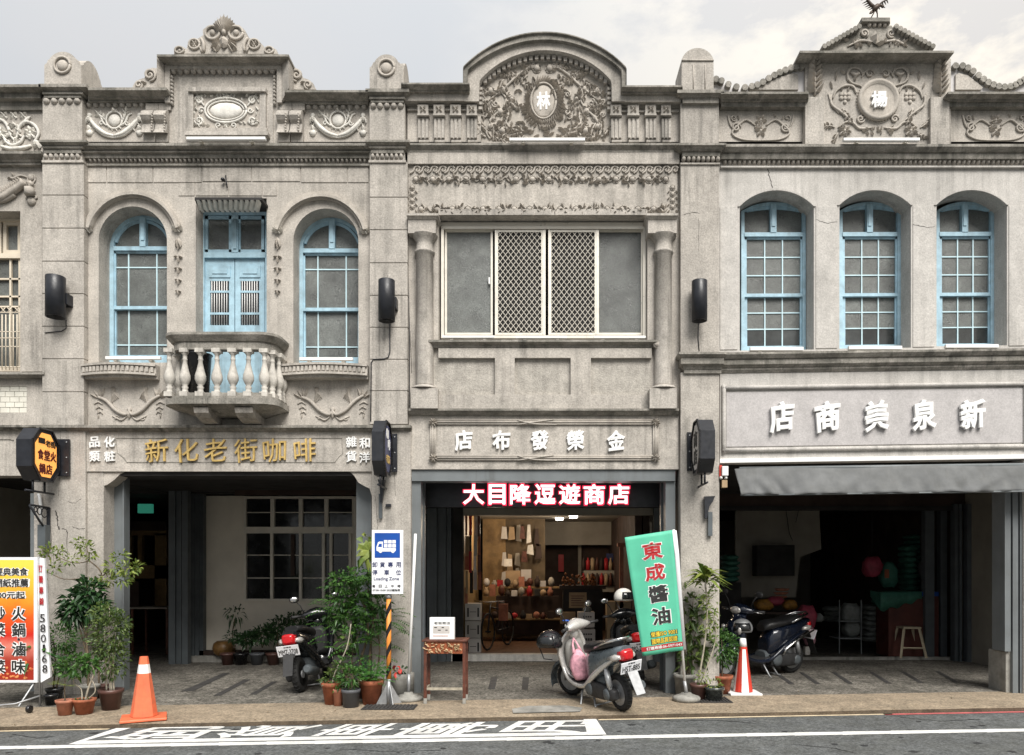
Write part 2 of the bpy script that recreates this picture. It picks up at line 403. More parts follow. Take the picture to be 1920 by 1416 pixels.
# ------------------------------------------------------------------ masonry helpers
def arc(px0, px1, spring, apex, n=18):
    """circular arc through (px0,spring) (mid,apex) (px1,spring)"""
    h = spring-apex; c = (px1-px0)/2; cx = (px0+px1)/2
    r = (c*c+h*h)/(2*h); cy = apex+r; a0 = math.asin(min(1, c/r))
    if h > c: a0 = math.pi-a0
    return [(cx+r*math.sin(lerp(-a0, a0, i/n)), cy-r*math.cos(lerp(-a0, a0, i/n))) for i in range(n+1)]
def wall(mb, px0, px1, py0, py1, yf, yb, holes):
    """front sheet with holes, reveals to yb. hole=(x0,x1,top/spring,bottom[,apex])"""
    xs = {px0, px1}
    H = []
    for h in holes:
        top = [(h[0], h[2]), (h[1], h[2])] if len(h) < 5 else arc(h[0], h[1], h[2], h[4], 20)
        H.append((h, top))
        for p in top: xs.add(p[0])
    xs = sorted(xs)
    def topat(top, x):
        for a, b in zip(top, top[1:]):
            if a[0]-1e-6 <= x <= b[0]+1e-6 and b[0]-a[0] > 1e-9: return lerp(a[1], b[1], (x-a[0])/(b[0]-a[0]))
        return top[-1][1]
    for a, b in zip(xs, xs[1:]):
        m = (a+b)/2; cov = sorted([(h, t) for h, t in H if h[0] < m < h[1]], key=lambda q: q[0][3])
        ya, yb_ = py0, py0
        for h, t in cov:
            ta, tb = topat(t, a), topat(t, b)
            mb.add([P(a, ya, yf), P(b, yb_, yf), P(b, tb, yf), P(a, ta, yf)], [(0, 1, 2, 3)])
            ya = yb_ = h[3]
        mb.add([P(a, ya, yf), P(b, yb_, yf), P(b, py1, yf), P(a, py1, yf)], [(0, 1, 2, 3)])
    for h, t in H:
        loop = t+[(h[1], h[3]), (h[0], h[3])]
        f = [P(x, y, yf) for x, y in loop]; bk = [(p[0], yb, p[2]) for p in f]; n = len(f)
        mb.add(f+bk, [(i, (i+1) % n, n+(i+1) % n, n+i) for i in range(n)])
    # outer edge and back
    f = [P(px0, py0, yf), P(px1, py0, yf), P(px1, py1, yf), P(px0, py1, yf)]; bk = [(p[0], yb, p[2]) for p in f]
    mb.add(f+bk, [(i, (i+1) % 4, 4+(i+1) % 4, 4+i) for i in range(4)])
    return mb
def cornice(mb, px0, px1, layers, y0=0., yb=.25, ret=0):
    """layers: (py_top, py_bot, projection_top, projection_bottom). ret: the ends step back with the profile"""
    pm = max(max(l[2], l[3]) for l in layers)
    for t, b, pt, pb in layers:
        ia = (pm-pt)*S*ret; ib = (pm-pb)*S*ret
        yt, yo = y0-pt, y0-pb
        a = [P(px0+ia, t, yt), P(px1-ia, t, yt), P(px1-ib, b, yo), P(px0+ib, b, yo)]
        k = [(p[0], yb, p[2]) for p in a]
        mb.add(a+k, [(0, 1, 2, 3), (4, 7, 6, 5), (0, 4, 5, 1), (1, 5, 6, 2), (2, 6, 7, 3), (3, 7, 4, 0)])
    return mb
def dentils(name, parent, px0, px1, py0, py1, y0, n, proj=.05, gap=.35, mt='stone', rnd=True):
    mb = MB(); w = (px1-px0)/n
    for i in range(n):
        a = px0+w*(i+gap/2); b = px0+w*(i+1-gap/2)
        if rnd:
            c = P((a+b)/2, (py0+py1)/2, y0); r = (b-a)/2/S*1.05
            mb.ell((c[0], y0-.005, c[2]), (r, proj, (py1-py0)/2/S), 7, 4)
        else: mb.pbox(a, b, py0, py1, y0-proj, y0+.01)
    return mb.build(name, M[mt], parent, kind='stuff')
def catmull(pts, k=5):
    o = []
    for i in range(len(pts)-1):
        p0 = pts[max(i-1, 0)]; p1 = pts[i]; p2 = pts[i+1]; p3 = pts[min(i+2, len(pts)-1)]
        for j in range(k):
            t = j/k
            o.append(tuple(.5*((2*p1[d])+(-p0[d]+p2[d])*t+(2*p0[d]-5*p1[d]+4*p2[d]-p3[d])*t*t+(-p0[d]+3*p1[d]-3*p2[d]+p3[d])*t**3) for d in range(len(p1))))
    o.append(tuple(pts[-1])); return o
class Orn(MB):
    """stucco relief drawn in survey pixels on the plane y"""
    def __init__(s, y): super().__init__(); s.y = y
    def vine(s, pts, r=2., taper=True, smooth=True, out=.8):
        if smooth and len(pts) > 2: pts = catmull(pts, 4)
        n = len(pts); q = []; rr = []
        for i, (x, y) in enumerate(pts):
            t = i/(n-1); k = r*(math.sin(math.pi*min(max(t*.8+.15, 0), 1))*.6+.45) if taper else r
            q.append((X(x, s.y), s.y-k/S*out, Z(y, s.y))); rr.append(k/S)
        return s.tube(q, rr, 5)
    def spiral(s, cx, cy, Ro, turns=1.4, a0=0., cw=1, r=2., r1=.15):
        n = int(9*turns)+4
        pts = []
        for i in range(n+1):
            t = i/n; a = a0+cw*t*turns*2*math.pi; q = Ro*(1-t*(1-r1)); pts.append((cx+q*math.cos(a), cy+q*math.sin(a)))
        s.vine(pts, r, True, False); s.ball(pts[-1][0], pts[-1][1], r*1.1)
        return s
    def leaf(s, x, y, ang, ln, wd, h=None):
        h = (h if h is not None else max(wd*.5, 1.6))*1.7/S; c, sn = math.cos(ang), math.sin(ang)
        def q(u, v, d): return (X(x+u*c-v*sn, s.y), s.y-d, Z(y+u*sn+v*c, s.y))
        vs = [q(0, 0, h*.4), q(ln*.35, -wd*.5, -.002), q(ln*.7, -wd*.38, -.002), q(ln, 0, h*.5), q(ln*.7, wd*.38, -.002), q(ln*.35, wd*.5, -.002), q(ln*.4, 0, h*1.3), q(ln*.75, 0, h*1.1)]
        return s.add(vs, [(0, 1, 6), (1, 2, 7, 6), (2, 3, 7), (3, 4, 7), (4, 5, 6, 7), (5, 0, 6)])
    def ball(s, x, y, r, d=.8):
        return s.ell((X(x, s.y), s.y, Z(y, s.y)), (r/S, r*d/S, r/S), 7, 4)
    def oval(s, x, y, rx, ry, d=3): return s.ell((X(x, s.y), s.y, Z(y, s.y)), (rx/S, d/S, ry/S), 18, 6)
    def flower(s, x, y, r, n=5, a0=0.):
        for i in range(n):
            a = a0+2*math.pi*i/n; s.leaf(x+r*.15*math.cos(a), y+r*.15*math.sin(a), a, r*.95, r*.75, r*.28)
        return s.ball(x, y, r*.3, 1.3)
    def ring(s, cx, cy, rx, ry, r=2., n=28, a0=0, a1=2*math.pi):
        pts = [(cx+rx*math.cos(lerp(a0, a1, i/n)), cy+ry*math.sin(lerp(a0, a1, i/n))) for i in range(n+1)]
        return s.vine(pts, r, False, False)
    def spray(s, x, y, ang, ln, n, lw, rng):
        """a stem with alternating leaves"""
        c, sn = math.cos(ang), math.sin(ang); cur = rng.uniform(-.5, .5)
        pts = []
        for i in range(5):
            t = i/4; a = ang+cur*t; pts.append((x+ln*t*math.cos(a), y+ln*t*math.sin(a)))
        s.vine(pts, lw*.32)
        for i in range(n):
            t = (i+.6)/n; a = ang+cur*t; qx, qy = x+ln*t*math.cos(a), y+ln*t*math.sin(a)
            for sg in (-1, 1):
                s.leaf(qx, qy, a+sg*rng.uniform(.5, .95), ln/n*rng.uniform(1.0, 1.5), lw*rng.uniform(.7, 1.1))
        s.leaf(pts[-1][0], pts[-1][1], ang+cur, ln/n*1.3, lw)
        return s
def rose(o, x, y, r):
    o.ball(x, y, r*.75, 1.)
    for k, (q, n) in enumerate(((r, 6), (r*.62, 5), (r*.3, 3))):
        for i in range(n):
            a = 2*math.pi*i/n+k*.5
            o.ring(x+q*.28*math.cos(a), y+q*.28*math.sin(a), q*.62, q*.62, max(r*.11, .7), 6, a-1.1, a+1.1)

# ------------------------------------------------------------------ ground
def structure(o): o['kind'] = 'structure'; return o
gz = -.05
# kerb runs slightly aslant of the shop fronts
K0 = G(0, 1361, 0); K1 = G(1920, 1325.5, 0)
def kerb_y(x): return K0[1]+(K1[1]-K0[1])*(x-K0[0])/(K1[0]-K0[0])
mb = MB(); mb.add([(-400, -400, gz), (400, -400, gz), (400, 400, gz), (-400, 400, gz)], [(0, 1, 2, 3)])
structure(mb.build('road', M['asphalt']))
B0 = G(500, 1319, 0); B1 = G(1920, 1296, 0)
def strip_y(x): return B0[1]+(B1[1]-B0[1])*(x-B0[0])/(B1[0]-B0[0])
xs = [-16+i*.5 for i in range(65)]
mb = MB()
for a, b in zip(xs, xs[1:]):
    mb.add([(a, strip_y(a), 0), (b, strip_y(b), 0), (b, 14, 0), (a, 14, 0)], [(0, 1, 2, 3)])
structure(mb.build('sidewalk', M['walk']))
mb = MB(); rg = random.Random(3)
off = {x: rg.uniform(-.012, .012) for x in xs}
for a, b in zip(xs, xs[1:]):
    ya, yb = kerb_y(a)+off[a], kerb_y(b)+off[b]
    mb.add([(a, ya, -.008), (b, yb, -.008), (b, strip_y(b), 0), (a, strip_y(a), 0)], [(0, 1, 2, 3)])
kb = structure(mb.build('kerb_strip', M['ochre']))
mb = MB()
for a, b in zip(xs, xs[1:]):
    ya, yb = kerb_y(a)+off[a], kerb_y(b)+off[b]; mb.add([(a, ya, -.008), (b, yb, -.008), (a, ya-.008, gz-.01), (b, yb-.008, gz-.01)], [(0, 1, 3, 2)])
M['kerbface'] = mat('kerb_soil_gap_shadow', (.10, .075, .05), .9, .2, 5, speck=.4); structure(mb.build('kerb_face', M['kerbface']))  # soil-brown kerb face, darkened to paint in the gap shadow
# thin painted lines beside the kerb
def road_quad(mb, pts, z): mb.add([G(px, py, z) for px, py in pts], [tuple(range(len(pts)))])
def ln(px0, px1, m, nm, wd=.05):
    mb = MB()
    x0 = G(px0, 1340, gz)[0]; x1 = G(px1, 1332, gz)[0]; n = 24
    for i in range(n):
        a, b = lerp(x0, x1, i/n), lerp(x0, x1, (i+1)/n)
        mb.add([(a, kerb_y(a)-.02-wd, gz+.004), (b, kerb_y(b)-.02-wd, gz+.004), (b, kerb_y(b)-.016, gz+.004), (a, kerb_y(a)-.016, gz+.004)], [(0, 1, 2, 3)])
    return structure(mb.build(nm, m))
ln(1118, 1655, M['yellow_line'], 'painted_line_yellow'); ln(1657, 2100, M['red_line'], 'painted_line_red', .07)
ln(-150, 300, M['yellow_line'], 'painted_line_yellow', .045)
zp = gz+.004
mb = MB(); n = 30
for i in range(n):
    a, b = lerp(-400, 2300, i/n), lerp(-400, 2300, (i+1)/n)
    f = lambda p: 1402-(p)*.0172
    road_quad(mb, [(a, f(a)+3.2), (b, f(b)+2.6), (b, f(b)-2.6), (a, f(a)-3.2)], zp)
structure(mb.build('white_edge_line', M['road_paint']))
mb = MB()
road_quad(mb, [(128, 1395.5), (160, 1388.8), (1100, 1372.5), (1137, 1377.5)], zp)
road_quad(mb, [(160, 1388.8), (128, 1395.5), (243, 1357), (318, 1351.5), (278, 1356)], zp)
road_quad(mb, [(1100, 1372.5), (1092, 1340), (1112, 1339.5), (1137, 1377.5)], zp)
structure(mb.build('loading_bay_outline', M['road_paint']))
# the five characters lie turned, tops to the left
rt = []
for ch, a, b in (('卸', 185, 395), ('貨', 385, 560), ('車', 575, 725), ('專', 728, 925), ('用', 935, 1105)):
    f = lambda p: 1388.5-(p-200)*.0152
    p0 = G(a+14, f(a)-2.0, zp); p1 = G(b, f(b)-1.5, zp); q0 = G(a+60, f(a)-26, zp)
    cx, cy = (p0[0]+p1[0])/2, (p0[1]+q0[1])/2
    mb = MB(); vs, fs = glyph_data(ch, .014, 2)
    U = Vector((.22, q0[1]-p0[1], 0)); V = Vector((-(p1[0]-p0[0]), -(p1[1]-p0[1]), 0))
    mb.add([Vector((cx, cy, zp+.001))+U*u+V*v+Vector((0, 0, d*.001)) for u, v, d in vs], fs)
    structure(mb.build('road_lettering', M['road_paint']))
# dark drain lids and parking ticks on the arcade floor
mb = MB()
for pts in ([(340, 1296), (362, 1296), (432, 1262), (418, 1262)], [(400, 1304), (414, 1304), (470, 1274), (458, 1274)], [(468, 1302), (480, 1302), (520, 1278), (510, 1278)],
            [(915, 1292), (928, 1292), (933, 1270), (921, 1270)], [(978, 1293), (990, 1293), (992, 1270), (980, 1270)]):
    mb.add([G(px, py, .004) for px, py in pts], [(0, 1, 2, 3)])
for x in (1452, 1500, 1560, 1630, 1690, 1755):
    dx = (x-1450)*.02
    mb.add([G(x+dx+28, 1283-dx*.5, .004), G(x+dx+38, 1283-dx*.5, .004), G(x+6, 1261-dx*.4, .004), G(x-2, 1261-dx*.4, .004)], [(0, 1, 2, 3)])
M['tick'] = mat('dark_tick', (.055, .052, .05), .8, .2, 6, speck=.3)
structure(mb.build('parking_ticks', M['tick']))
def drain(px0, px1, py0, py1, nm='drain_grate'):
    a = G(px0, py1, 0); b = G(px1, py1, 0); c = G(px1, py0, 0); mb = MB()
    mb.box(a[0], b[0], a[1], c[1], .001, .006); n = 14
    for i in range(n):
        x = lerp(a[0], b[0], (i+.2)/n); mb.box(x, x+(b[0]-a[0])/n*.55, a[1]+.02, c[1]-.02, .006, .014)
    return mb.build(nm, M['tick'])
tag(drain(676, 776, 1322, 1331), 'dark drain grate in the kerb strip under the striped sign post', 'drain grate')
tag(drain(1290, 1375, 1308, 1318), 'dark drain grate in front of the pots right of the green banner', 'drain grate')

# ------------------------------------------------------------------ sash windows
def sash(parent, px0, px1, spring, apex, bot, y, rail_t, rail_m, upx, upy, lowx, lowy, m='blue', t=6, mun=2.2):
    """arched sash window: frame > pane, muntin"""
    mb = MB(); d = .07
    A = arc(px0, px1, spring, apex, 16)
    I = arc(px0+t, px1-t, spring, apex+t, 16)
    mb.band(A, I, y, y+d)
    mb.pbox(px0, px0+t, spring, bot, y, y+d); mb.pbox(px1-t, px1, spring, bot, y, y+d)
    mb.pbox(px0+t, px1-t, rail_t-4, rail_t+3.5, y-.012, y+d)              # transom
    cx = (px0+px1)/2
    mb.pbox(cx-5.5, cx+5.5, apex+t*.6, rail_t-4, y-.02, y+d)                # carved king mullion
    mb.pbox(cx-3, cx+3, apex+t+8, rail_t-16, y-.032, y-.02)
    # second inner arched frame
    I2 = arc(px0+t+2, px1-t-2, spring, apex+t+2, 16); J2 = arc(px0+t+6, px1-t-6, spring+1, apex+t+7, 16)
    mb.band(I2, J2, y+.025, y+d)
    mb.pbox(px0+t, px1-t, bot-6, bot, y, y+d)
    s0, s1 = px0+t, px1-t
    # upper sash
    mb.pbox(s0, s0+4, rail_t+5, rail_m, y+.02, y+d); mb.pbox(s1-4, s1, rail_t+5, rail_m, y+.02, y+d)
    mb.pbox(s0, s1, rail_t+5, rail_t+9, y+.02, y+d)
    mb.pbox(s0, s1, rail_m-3, rail_m+3, y+.01, y+d)
    mb.pbox(px0, px1, bot-1, bot+9, y-.01, y+d)
    # lower sash, one track further in
    mb.pbox(s0, s0+5, rail_m+3, bot-6, y+.04, y+d+.02); mb.pbox(s1-5, s1, rail_m+3, bot-6, y+.04, y+d+.02)
    w_ = mb.build('window', M[m], parent)
    mm = MB()
    def grid(xa, xb, ya, yb, fx, fy, yy):
        for f in fx: mm.pbox(lerp(xa, xb, f)-mun/2, lerp(xa, xb, f)+mun/2, ya, yb, yy, yy+.025)
        for f in fy: mm.pbox(xa, xb, lerp(ya, yb, f)-mun/2, lerp(ya, yb, f)+mun/2, yy+.003, yy+.025)
    grid(s0+4, s1-4, rail_t+9, rail_m-3, upx, upy, y+.03)
    grid(s0+5, s1-5, rail_m+3, bot-6, lowx, lowy, y+.05)
    mm.build('muntins', M['bluep' if m == 'blue' else m], w_)
    def panes(xa, xb, ya, yb, fx, fy, yy):
        fx = [0]+list(fx)+[1]; fy = [0]+list(fy)+[1]
        for j in range(len(fy)-1):
            for i in range(len(fx)-1):
                q = MB(); q.pbox(lerp(xa, xb, fx[i]), lerp(xa, xb, fx[i+1]), lerp(ya, yb, fy[j]), lerp(ya, yb, fy[j+1]), yy, yy+.006)
                low = yy > y+.055 and j == len(fy)-2
                q.build('pane', M['glassm' if (low and len(fx) > 3 and len(fy) > 3) else 'glass'], w_)
    panes(s0+4, s1-4, rail_t+9, rail_m-3, upx, upy, y+.045)
    panes(s0+5, s1-5, rail_m+3, bot-6, lowx, lowy, y+.065)
    for sg in (0, 1):
        a2 = [p for p in arc(px0+t, px1-t, spring, apex+t, 40) if (p[0] <= cx-.5 if sg == 0 else p[0] >= cx+.5)]
        lp = [(a2[0][0], rail_t)]+a2+[(a2[-1][0], rail_t)]
        q = MB(); q.pprism(lp, y+.05, y+.056); q.build('pane', M['glass'], w_)
    return w_

def stone_pier(parent, px0, px1, joints, y0, yb, m='stoneB'):
    """a pier of rendered blocks with raked joints"""
    core = MB(); core.pbox(px0+.8, px1-.8, joints[0], joints[-1], y0+.012, yb); core.build('pier_core', M[m], parent)
    for a, b in zip(joints, joints[1:]):
        mb = MB(); mb.pbox(px0, px1, a+.6, b-.6, y0, yb-.01)
        mb.build('stone_block', M[m], parent, bevel=.006)


q = MB(); rgp = random.Random(4); pp = [G(962, 1337, .003), G(1088, 1334, .003), G(1092, 1327, .003), G(1060, 1322.5, .003), G(990, 1323.5, .003), G(960, 1329, .003)]
q.add(pp, [tuple(range(6))]); structure(q.build('concrete_patch', M['concrete']))

# worn road: cracks, tar seams and a sealed trench
M['tar'] = mat('tar_seam', (.035, .036, .038), .8, .2, 9)
def roadline(nm, pts, w_=.012):
    rgr = random.Random(int(pts[0][0])); q = MB(); o_ = []
    for (x0, y0), (x1, y1) in zip(pts, pts[1:]):
        for k in range(8): t_ = k/8; o_.append((lerp(x0, x1, t_)+rgr.uniform(-1, 1)*2.5, lerp(y0, y1, t_)+rgr.uniform(-.25, .25)))
    for i in range(len(o_)-1):
        a, b = Vector(G(*o_[i], gz+.003)), Vector(G(*o_[i+1], gz+.003)); n = Vector((-(b-a).y, (b-a).x, 0)).normalized()*w_*rgr.uniform(.4, 1)
        q.add([a-n, b-n, b+n, a+n], [(0, 1, 2, 3)])
    return structure(q.build(nm, M['tar']))
roadline('road_crack', [(1190, 1346), (1260, 1352), (1330, 1350), (1420, 1356)]); roadline('road_crack', [(1480, 1395), (1560, 1402), (1610, 1414)], .008)
roadline('road_crack', [(20, 1376), (70, 1384), (110, 1380)]); roadline('road_crack', [(1690, 1345), (1760, 1352), (1850, 1348)], .009); roadline('road_crack', [(640, 1404), (720, 1409), (840, 1406)], .008)
q = MB(); q.add([G(820, 1349.5, gz+.003), G(905, 1347.5, gz+.003), G(880, 1343.5, gz+.003), G(800, 1346, gz+.003)], [(0, 1, 2, 3)]); structure(q.build('tar_patch', M['tar']))
rgr = random.Random(9); q = MB()
for k in range(60):
    x, y_ = rgr.uniform(0, 1900), rgr.uniform(1345, 1414); c = G(x, y_, gz+.002); r_ = rgr.uniform(.01, .05); n = 9
    q.add([(c[0]+r_*rgr.uniform(.6, 1.3)*math.cos(6.283*j/n), c[1]+r_*rgr.uniform(.6, 1.3)*math.sin(6.283*j/n), c[2]) for j in range(n)], [tuple(range(n))])
o_ = q.build('oil_spots', M['tar']); o_['kind'] = 'stuff'; o_['label'] = 'small dark oil spots scattered over the road'; o_['category'] = 'oil spots'
rgr = random.Random(19); q = MB()
for k in range(70):
    x = rgr.uniform(-5.6, 5.8); y_ = rgr.choice((kerb_y(x)+rgr.uniform(-.03, .1), rgr.uniform(kerb_y(x), .2))); s_ = rgr.uniform(.006, .022); a = rgr.uniform(0, 6.28); z_ = .003 if y_ > kerb_y(x) else gz+.003
    c, sn = math.cos(a)*s_, math.sin(a)*s_; q.add([(x-c, y_-sn, z_), (x+sn*.5, y_-c*.5, z_+.004), (x+c, y_+sn, z_), (x-sn*.5, y_+c*.5, z_+.006)], [(0, 1, 2, 3)])
o_ = q.build('fallen_leaves', mat('dry_leaf', (.20, .13, .05), .8, .4, 30)); o_['kind'] = 'stuff'; o_['label'] = 'tiny dry leaves and litter scattered along the kerb'; o_['category'] = 'litter'

# ================================================================== BUILDING B, the coffee house
BB = thing('shophouse', 'shophouse with gilt coffee sign, round arched blue windows and central balustraded balcony', 'building', (X(425), 0, 0), 'old rendered shophouses in a row')
m_, mb = M, MB()
wall(mb, 150, 700, 266, 800, 0, .25, [(185, 313, 451, 680, 387), (550, 672, 453, 682, 391), (367, 500, 372, 748)])
mb.build('wall', M['stone'], BB)
# scored render slabs above the windows
sl = [(161, 199), (200, 286), (287, 378), (379, 471), (472, 563), (564, 651), (652, 691)]
for a, b in sl:
    q = MB(); q.pbox(a+.6, b-.2, 311, 342-(2 if a > 330 and a < 500 else 0), -.010, .01); q.build('stone_block', M['stone'], BB, bevel=.004)
for a, b in ((334, 365), (492, 519), (366, 428), (429, 491)):
    q = MB(); q.pbox(a+.6, b-.2, 343.5, 367, -.009, .01); q.build('stone_block', M['stone'], BB, bevel=.004)
# parapet
mb = MB()
mb.pbox(150, 306, 190, 270, .0, .35); mb.build('parapet', M['stone'], BB); mb = MB(); mb.pbox(536, 700, 190, 270, .0, .35); mb.build('parapet', M['stone'], BB); mb = MB(); mb.pbox(300, 545, 125, 270, -.03, .35)
mb.build('parapet', M['stone'], BB)
mb = MB()
cornice(mb, 165, 312, [(164, 169, .20, .20), (169, 180, .20, .12), (180, 184, .11, .10), (184, 191, .06, .06)], 0, .35)
mb.build('cornice', M['cornice'], BB); mb = MB()
cornice(mb, 534, 690, [(169, 173, .20, .20), (173, 184, .20, .12), (184, 187, .11, .10), (187, 194, .06, .06)], 0, .35)
mb.build('cornice', M['cornice'], BB); mb = MB()
cornice(mb, 150, 700, [(268, 273, .16, .16), (273, 283, .16, .09), (283, 286, .11, .10), (286, 296, .07, .06)], 0, .3)
mb.build('cornice', M['cornice'], BB); mb = MB()
cornice(mb, 294, 541, [(102, 106, .24, .24), (106, 117, .24, .14), (117, 121, .13, .12)], -.0, .35, 1)
mb.build('cornice', M['cornice'], BB)
mb = MB()
# frame of the raised block: slanting side members and flat bands
for a, b, c, d in (((294, 104), (309, 117), (309, 190), (294, 163)), ((541, 104), (528, 117), (528, 190), (541, 165))):
    pass
    for q_ in (0,):
        p = [P(a_[0], a_[1], -.2) for a_ in (a,)]+[P(b[0], b[1], -.09)]+[P(c[0], c[1], -.09)]+[P(d[0], d[1], -.2)]
        k = [(v[0], .3, v[2]) for v in p]
        mb.add(p+k, [(0, 1, 2, 3), (4, 7, 6, 5), (0, 4, 5, 1), (1, 5, 6, 2), (2, 6, 7, 3), (3, 7, 4, 0)])
mb.pbox(309, 528, 121, 129, -.10, .3); mb.pbox(309, 318, 129, 192, -.10, .3); mb.pbox(519, 528, 129, 192, -.10, .3)
mb.pbox(334, 512, 145, 268, -.045, .3)
mb.pbox(352, 498, 163, 171, -.12, .3); mb.pbox(352, 362, 171, 240, -.09, .3); mb.pbox(487, 498, 171, 240, -.09, .3)
mb.pbox(350, 500, 240, 246, -.09, .3); mb.pbox(346, 502, 246, 253, -.14, .3)
mb.build('parapet_frame', M['stoneB'], BB)
dentils('scallop_row', BB, 320, 518, 130, 140, -.05, 16, .045, .15, 'stoneB')
dentils('scallop_row', BB, 162, 274, 193, 203, -.0, 9, .045, .15, 'stoneB')
dentils('scallop_row', BB, 572, 690, 197, 207, -.0, 9, .045, .15, 'stoneB')
mb = MB()
for k in range(8):
    for sx_ in (323, 515): 
        c = P(sx_, 146+k*7.0, -.05); mb.ell((c[0], -.05, c[2]), (.02, .04, .026), 6, 4)
mb.build('scallop_row', M['stoneB'], BB, kind='stuff')
dentils('dentil_row', BB, 168, 689, 297, 307, -.0, 62, .05, .25, 'stone')
mb = MB(); mb.pbox(160, 693, 307, 310.5, -.035, .02); mb.build('string_course', M['cornice'], BB)
# scroll brackets either side of the raised block
for a, b in ((273, 296), (297, 320), (524, 547), (548, 571)):
    mb = MB(); pr = [(-.03, 206), (-.12, 208), (-.15, 215), (-.12, 224), (-.08, 232), (-.10, 242), (-.14, 248), (-.06, 250), (-.06, 266), (-.0, 266)]
    xa, xb = X(a+.5), X(b-.5)
    mb.add([(xa, y, Z(z, y)) for y, z in pr]+[(xb, y, Z(z, y)) for y, z in pr], [])
    n = len(pr); k = 0
    for i in range(n-1): mb.f.append([i, i+1, n+i+1, n+i]); mb.s.append(False)
    mb.f.append(list(range(n))); mb.f.append(list(range(n, 2*n))); mb.s += [False]*2
    mb.pbox(a, b, 194, 206, -.06, .1)
    mb.build('scroll_bracket', M['stoneB'], BB)
    o = Orn(-.14)
    for k in range(7): o.ball((a+b)/2+math.sin(k)*.6, 213+k*5.2, 2.0)
    o.build('bracket_drop', M['orn'], BB)
# festoon panels
def festoon(cx, m='ornw', s=1.):
    o = Orn(-.002)
    for sg in (-1, 1):
        x = cx+sg*47
        o.ball(x, 217, 5); o.leaf(x, 219, math.pi/2, 12, 9); o.leaf(x-3, 220, math.pi/2+.2, 14, 6); o.leaf(x+3, 220, math.pi/2-.2, 14, 6)
        o.leaf(x, 236, math.pi/2, 12, 8); o.ball(x, 250, 6.5, .9); o.ring(x, 248, 6.5, 2, 1)
        pts = [(x-sg*3, 226), (x-sg*14, 240), (x-sg*30, 252), (cx, 256)]
        o.vine(pts, 4.2); o.vine([(p[0], p[1]+3) for p in pts], 3); 
        for t in range(5):
            a = pts[min(t*3//4, 3)]; o.leaf(lerp(pts[0][0], cx, t/5), lerp(230, 254, (t/5)**.6), sg*-.3+math.pi/2*(1 if sg < 0 else 1), 8, 4)
        o.vine([(cx+sg*8, 238), (cx+sg*20, 232), (cx+sg*26, 218), (cx+sg*33, 214)], 2)
        o.spray(cx+sg*16, 228, math.radians(-60 if sg > 0 else -120), 18, 2, 5, random.Random(4))
        o.spiral(cx+sg*24, 232, 5, 1.1, 0, sg, 1.4)
    o.oval(cx, 226, 11, 11.5, 5); o.ring(cx, 226, 15, 16, 1.8)
    for k in range(14):
        a = 2*math.pi*k/14; o.leaf(cx+15*math.cos(a), 226+16*math.sin(a), a, 5, 3.5)
    o.leaf(cx, 212, -math.pi/2, 7, 9)
    return o
festoon(215).build('festoon_relief', M['ornw'], BB); festoon(634).build('festoon_relief', M['ornw'], BB)
# cartouche
q = MB(); q.pbox(362, 487, 171, 240, -.05, .2); q.build('cartouche_panel', M['orn'], BB)
o = Orn(-.05); rg = random.Random(8)
o.oval(424, 208, 31, 15, 5); o.ring(424, 208, 34, 18, 1.6)
o.ring(424, 208, 39, 23, 2.2)
for sg in (-1, 1):
    for vy in (-1, 1):
        cx_, cy_ = 424+sg*50, 208+vy*19
        o.spiral(cx_, cy_, 9, 1.5, 0 if sg > 0 else math.pi, sg*vy, 1.8); o.flower(cx_, cy_, 6, 5)
        o.spiral(424+sg*14, 208+vy*28, 6, 1.2, math.pi/2, -sg*vy, 1.5)
        for k in range(4): o.leaf(424+sg*(30+k*7), 208+vy*(26+rg.uniform(-2, 2)), rg.uniform(0, 6), 8, 4.5)
    o.spiral(424+sg*46, 208, 6, 1.2, 0, sg, 1.6); o.vine([(424+sg*40, 200), (424+sg*48, 190), (424+sg*56, 180)], 1.6)
o.flower(424, 181, 8, 5); o.flower(424, 235, 6, 5)
for k in range(26): o.leaf(rg.choice((368, 372, 478, 482))+rg.uniform(-4, 4), rg.uniform(176, 236), rg.uniform(0, 6.28), 7, 4)
o.build('cartouche_relief', M['ornw'], BB)
# crest
mb = MB()
out_ = [(326, 101), (326, 92), (332, 87), (343, 88), (350, 92), (352, 82), (362, 76), (372, 72), (381, 66), (380, 56), (388, 50), (398, 48), (404, 40), (418, 30), (432, 36), (441, 46), (450, 48), (460, 58), (462, 68), (472, 74), (484, 76), (494, 86), (498, 92), (508, 88), (518, 93), (520, 101)]
mb.pprism(out_, -.02, .12); mb.build('crest_slab', M['stoneB'], BB)
o = Orn(-.02)
for k in range(11):
    a = -math.pi/2+(k-5)*.21; o.leaf(421, 64, a, 36-abs(k-5)*2.0, 6, 4)
for sg in (-1, 1):
    o.ring(421+sg*22, 63, 13, 12, 2.6); o.ball(421+sg*22, 62, 6)
    o.ring(421+sg*56, 84, 10, 9, 2.2); o.flower(421+sg*56, 84, 8, 6)
    o.ring(421+sg*84, 95, 8, 6, 2.); o.ball(421+sg*84, 95, 3)
    o.vine([(421+sg*38, 98), (421+sg*38, 84), (421+sg*44, 72)], 3.2); o.vine([(421+sg*42, 99), (421+sg*46, 88)], 2.6)
    for k in range(3): o.leaf(421+sg*6, 76+k*3, math.pi/2-sg*(1.2-.35*k), 20, 7)
    o.leaf(421+sg*8, 80, math.pi/2-sg*.9, 22, 9); o.leaf(421+sg*16, 98, -math.pi/2+sg*.6, 14, 6)
o.ball(421, 62, 6, 1.2); o.leaf(421, 70, math.pi/2, 24, 22, 6)
o.build('crest_relief', M['orn'], BB)
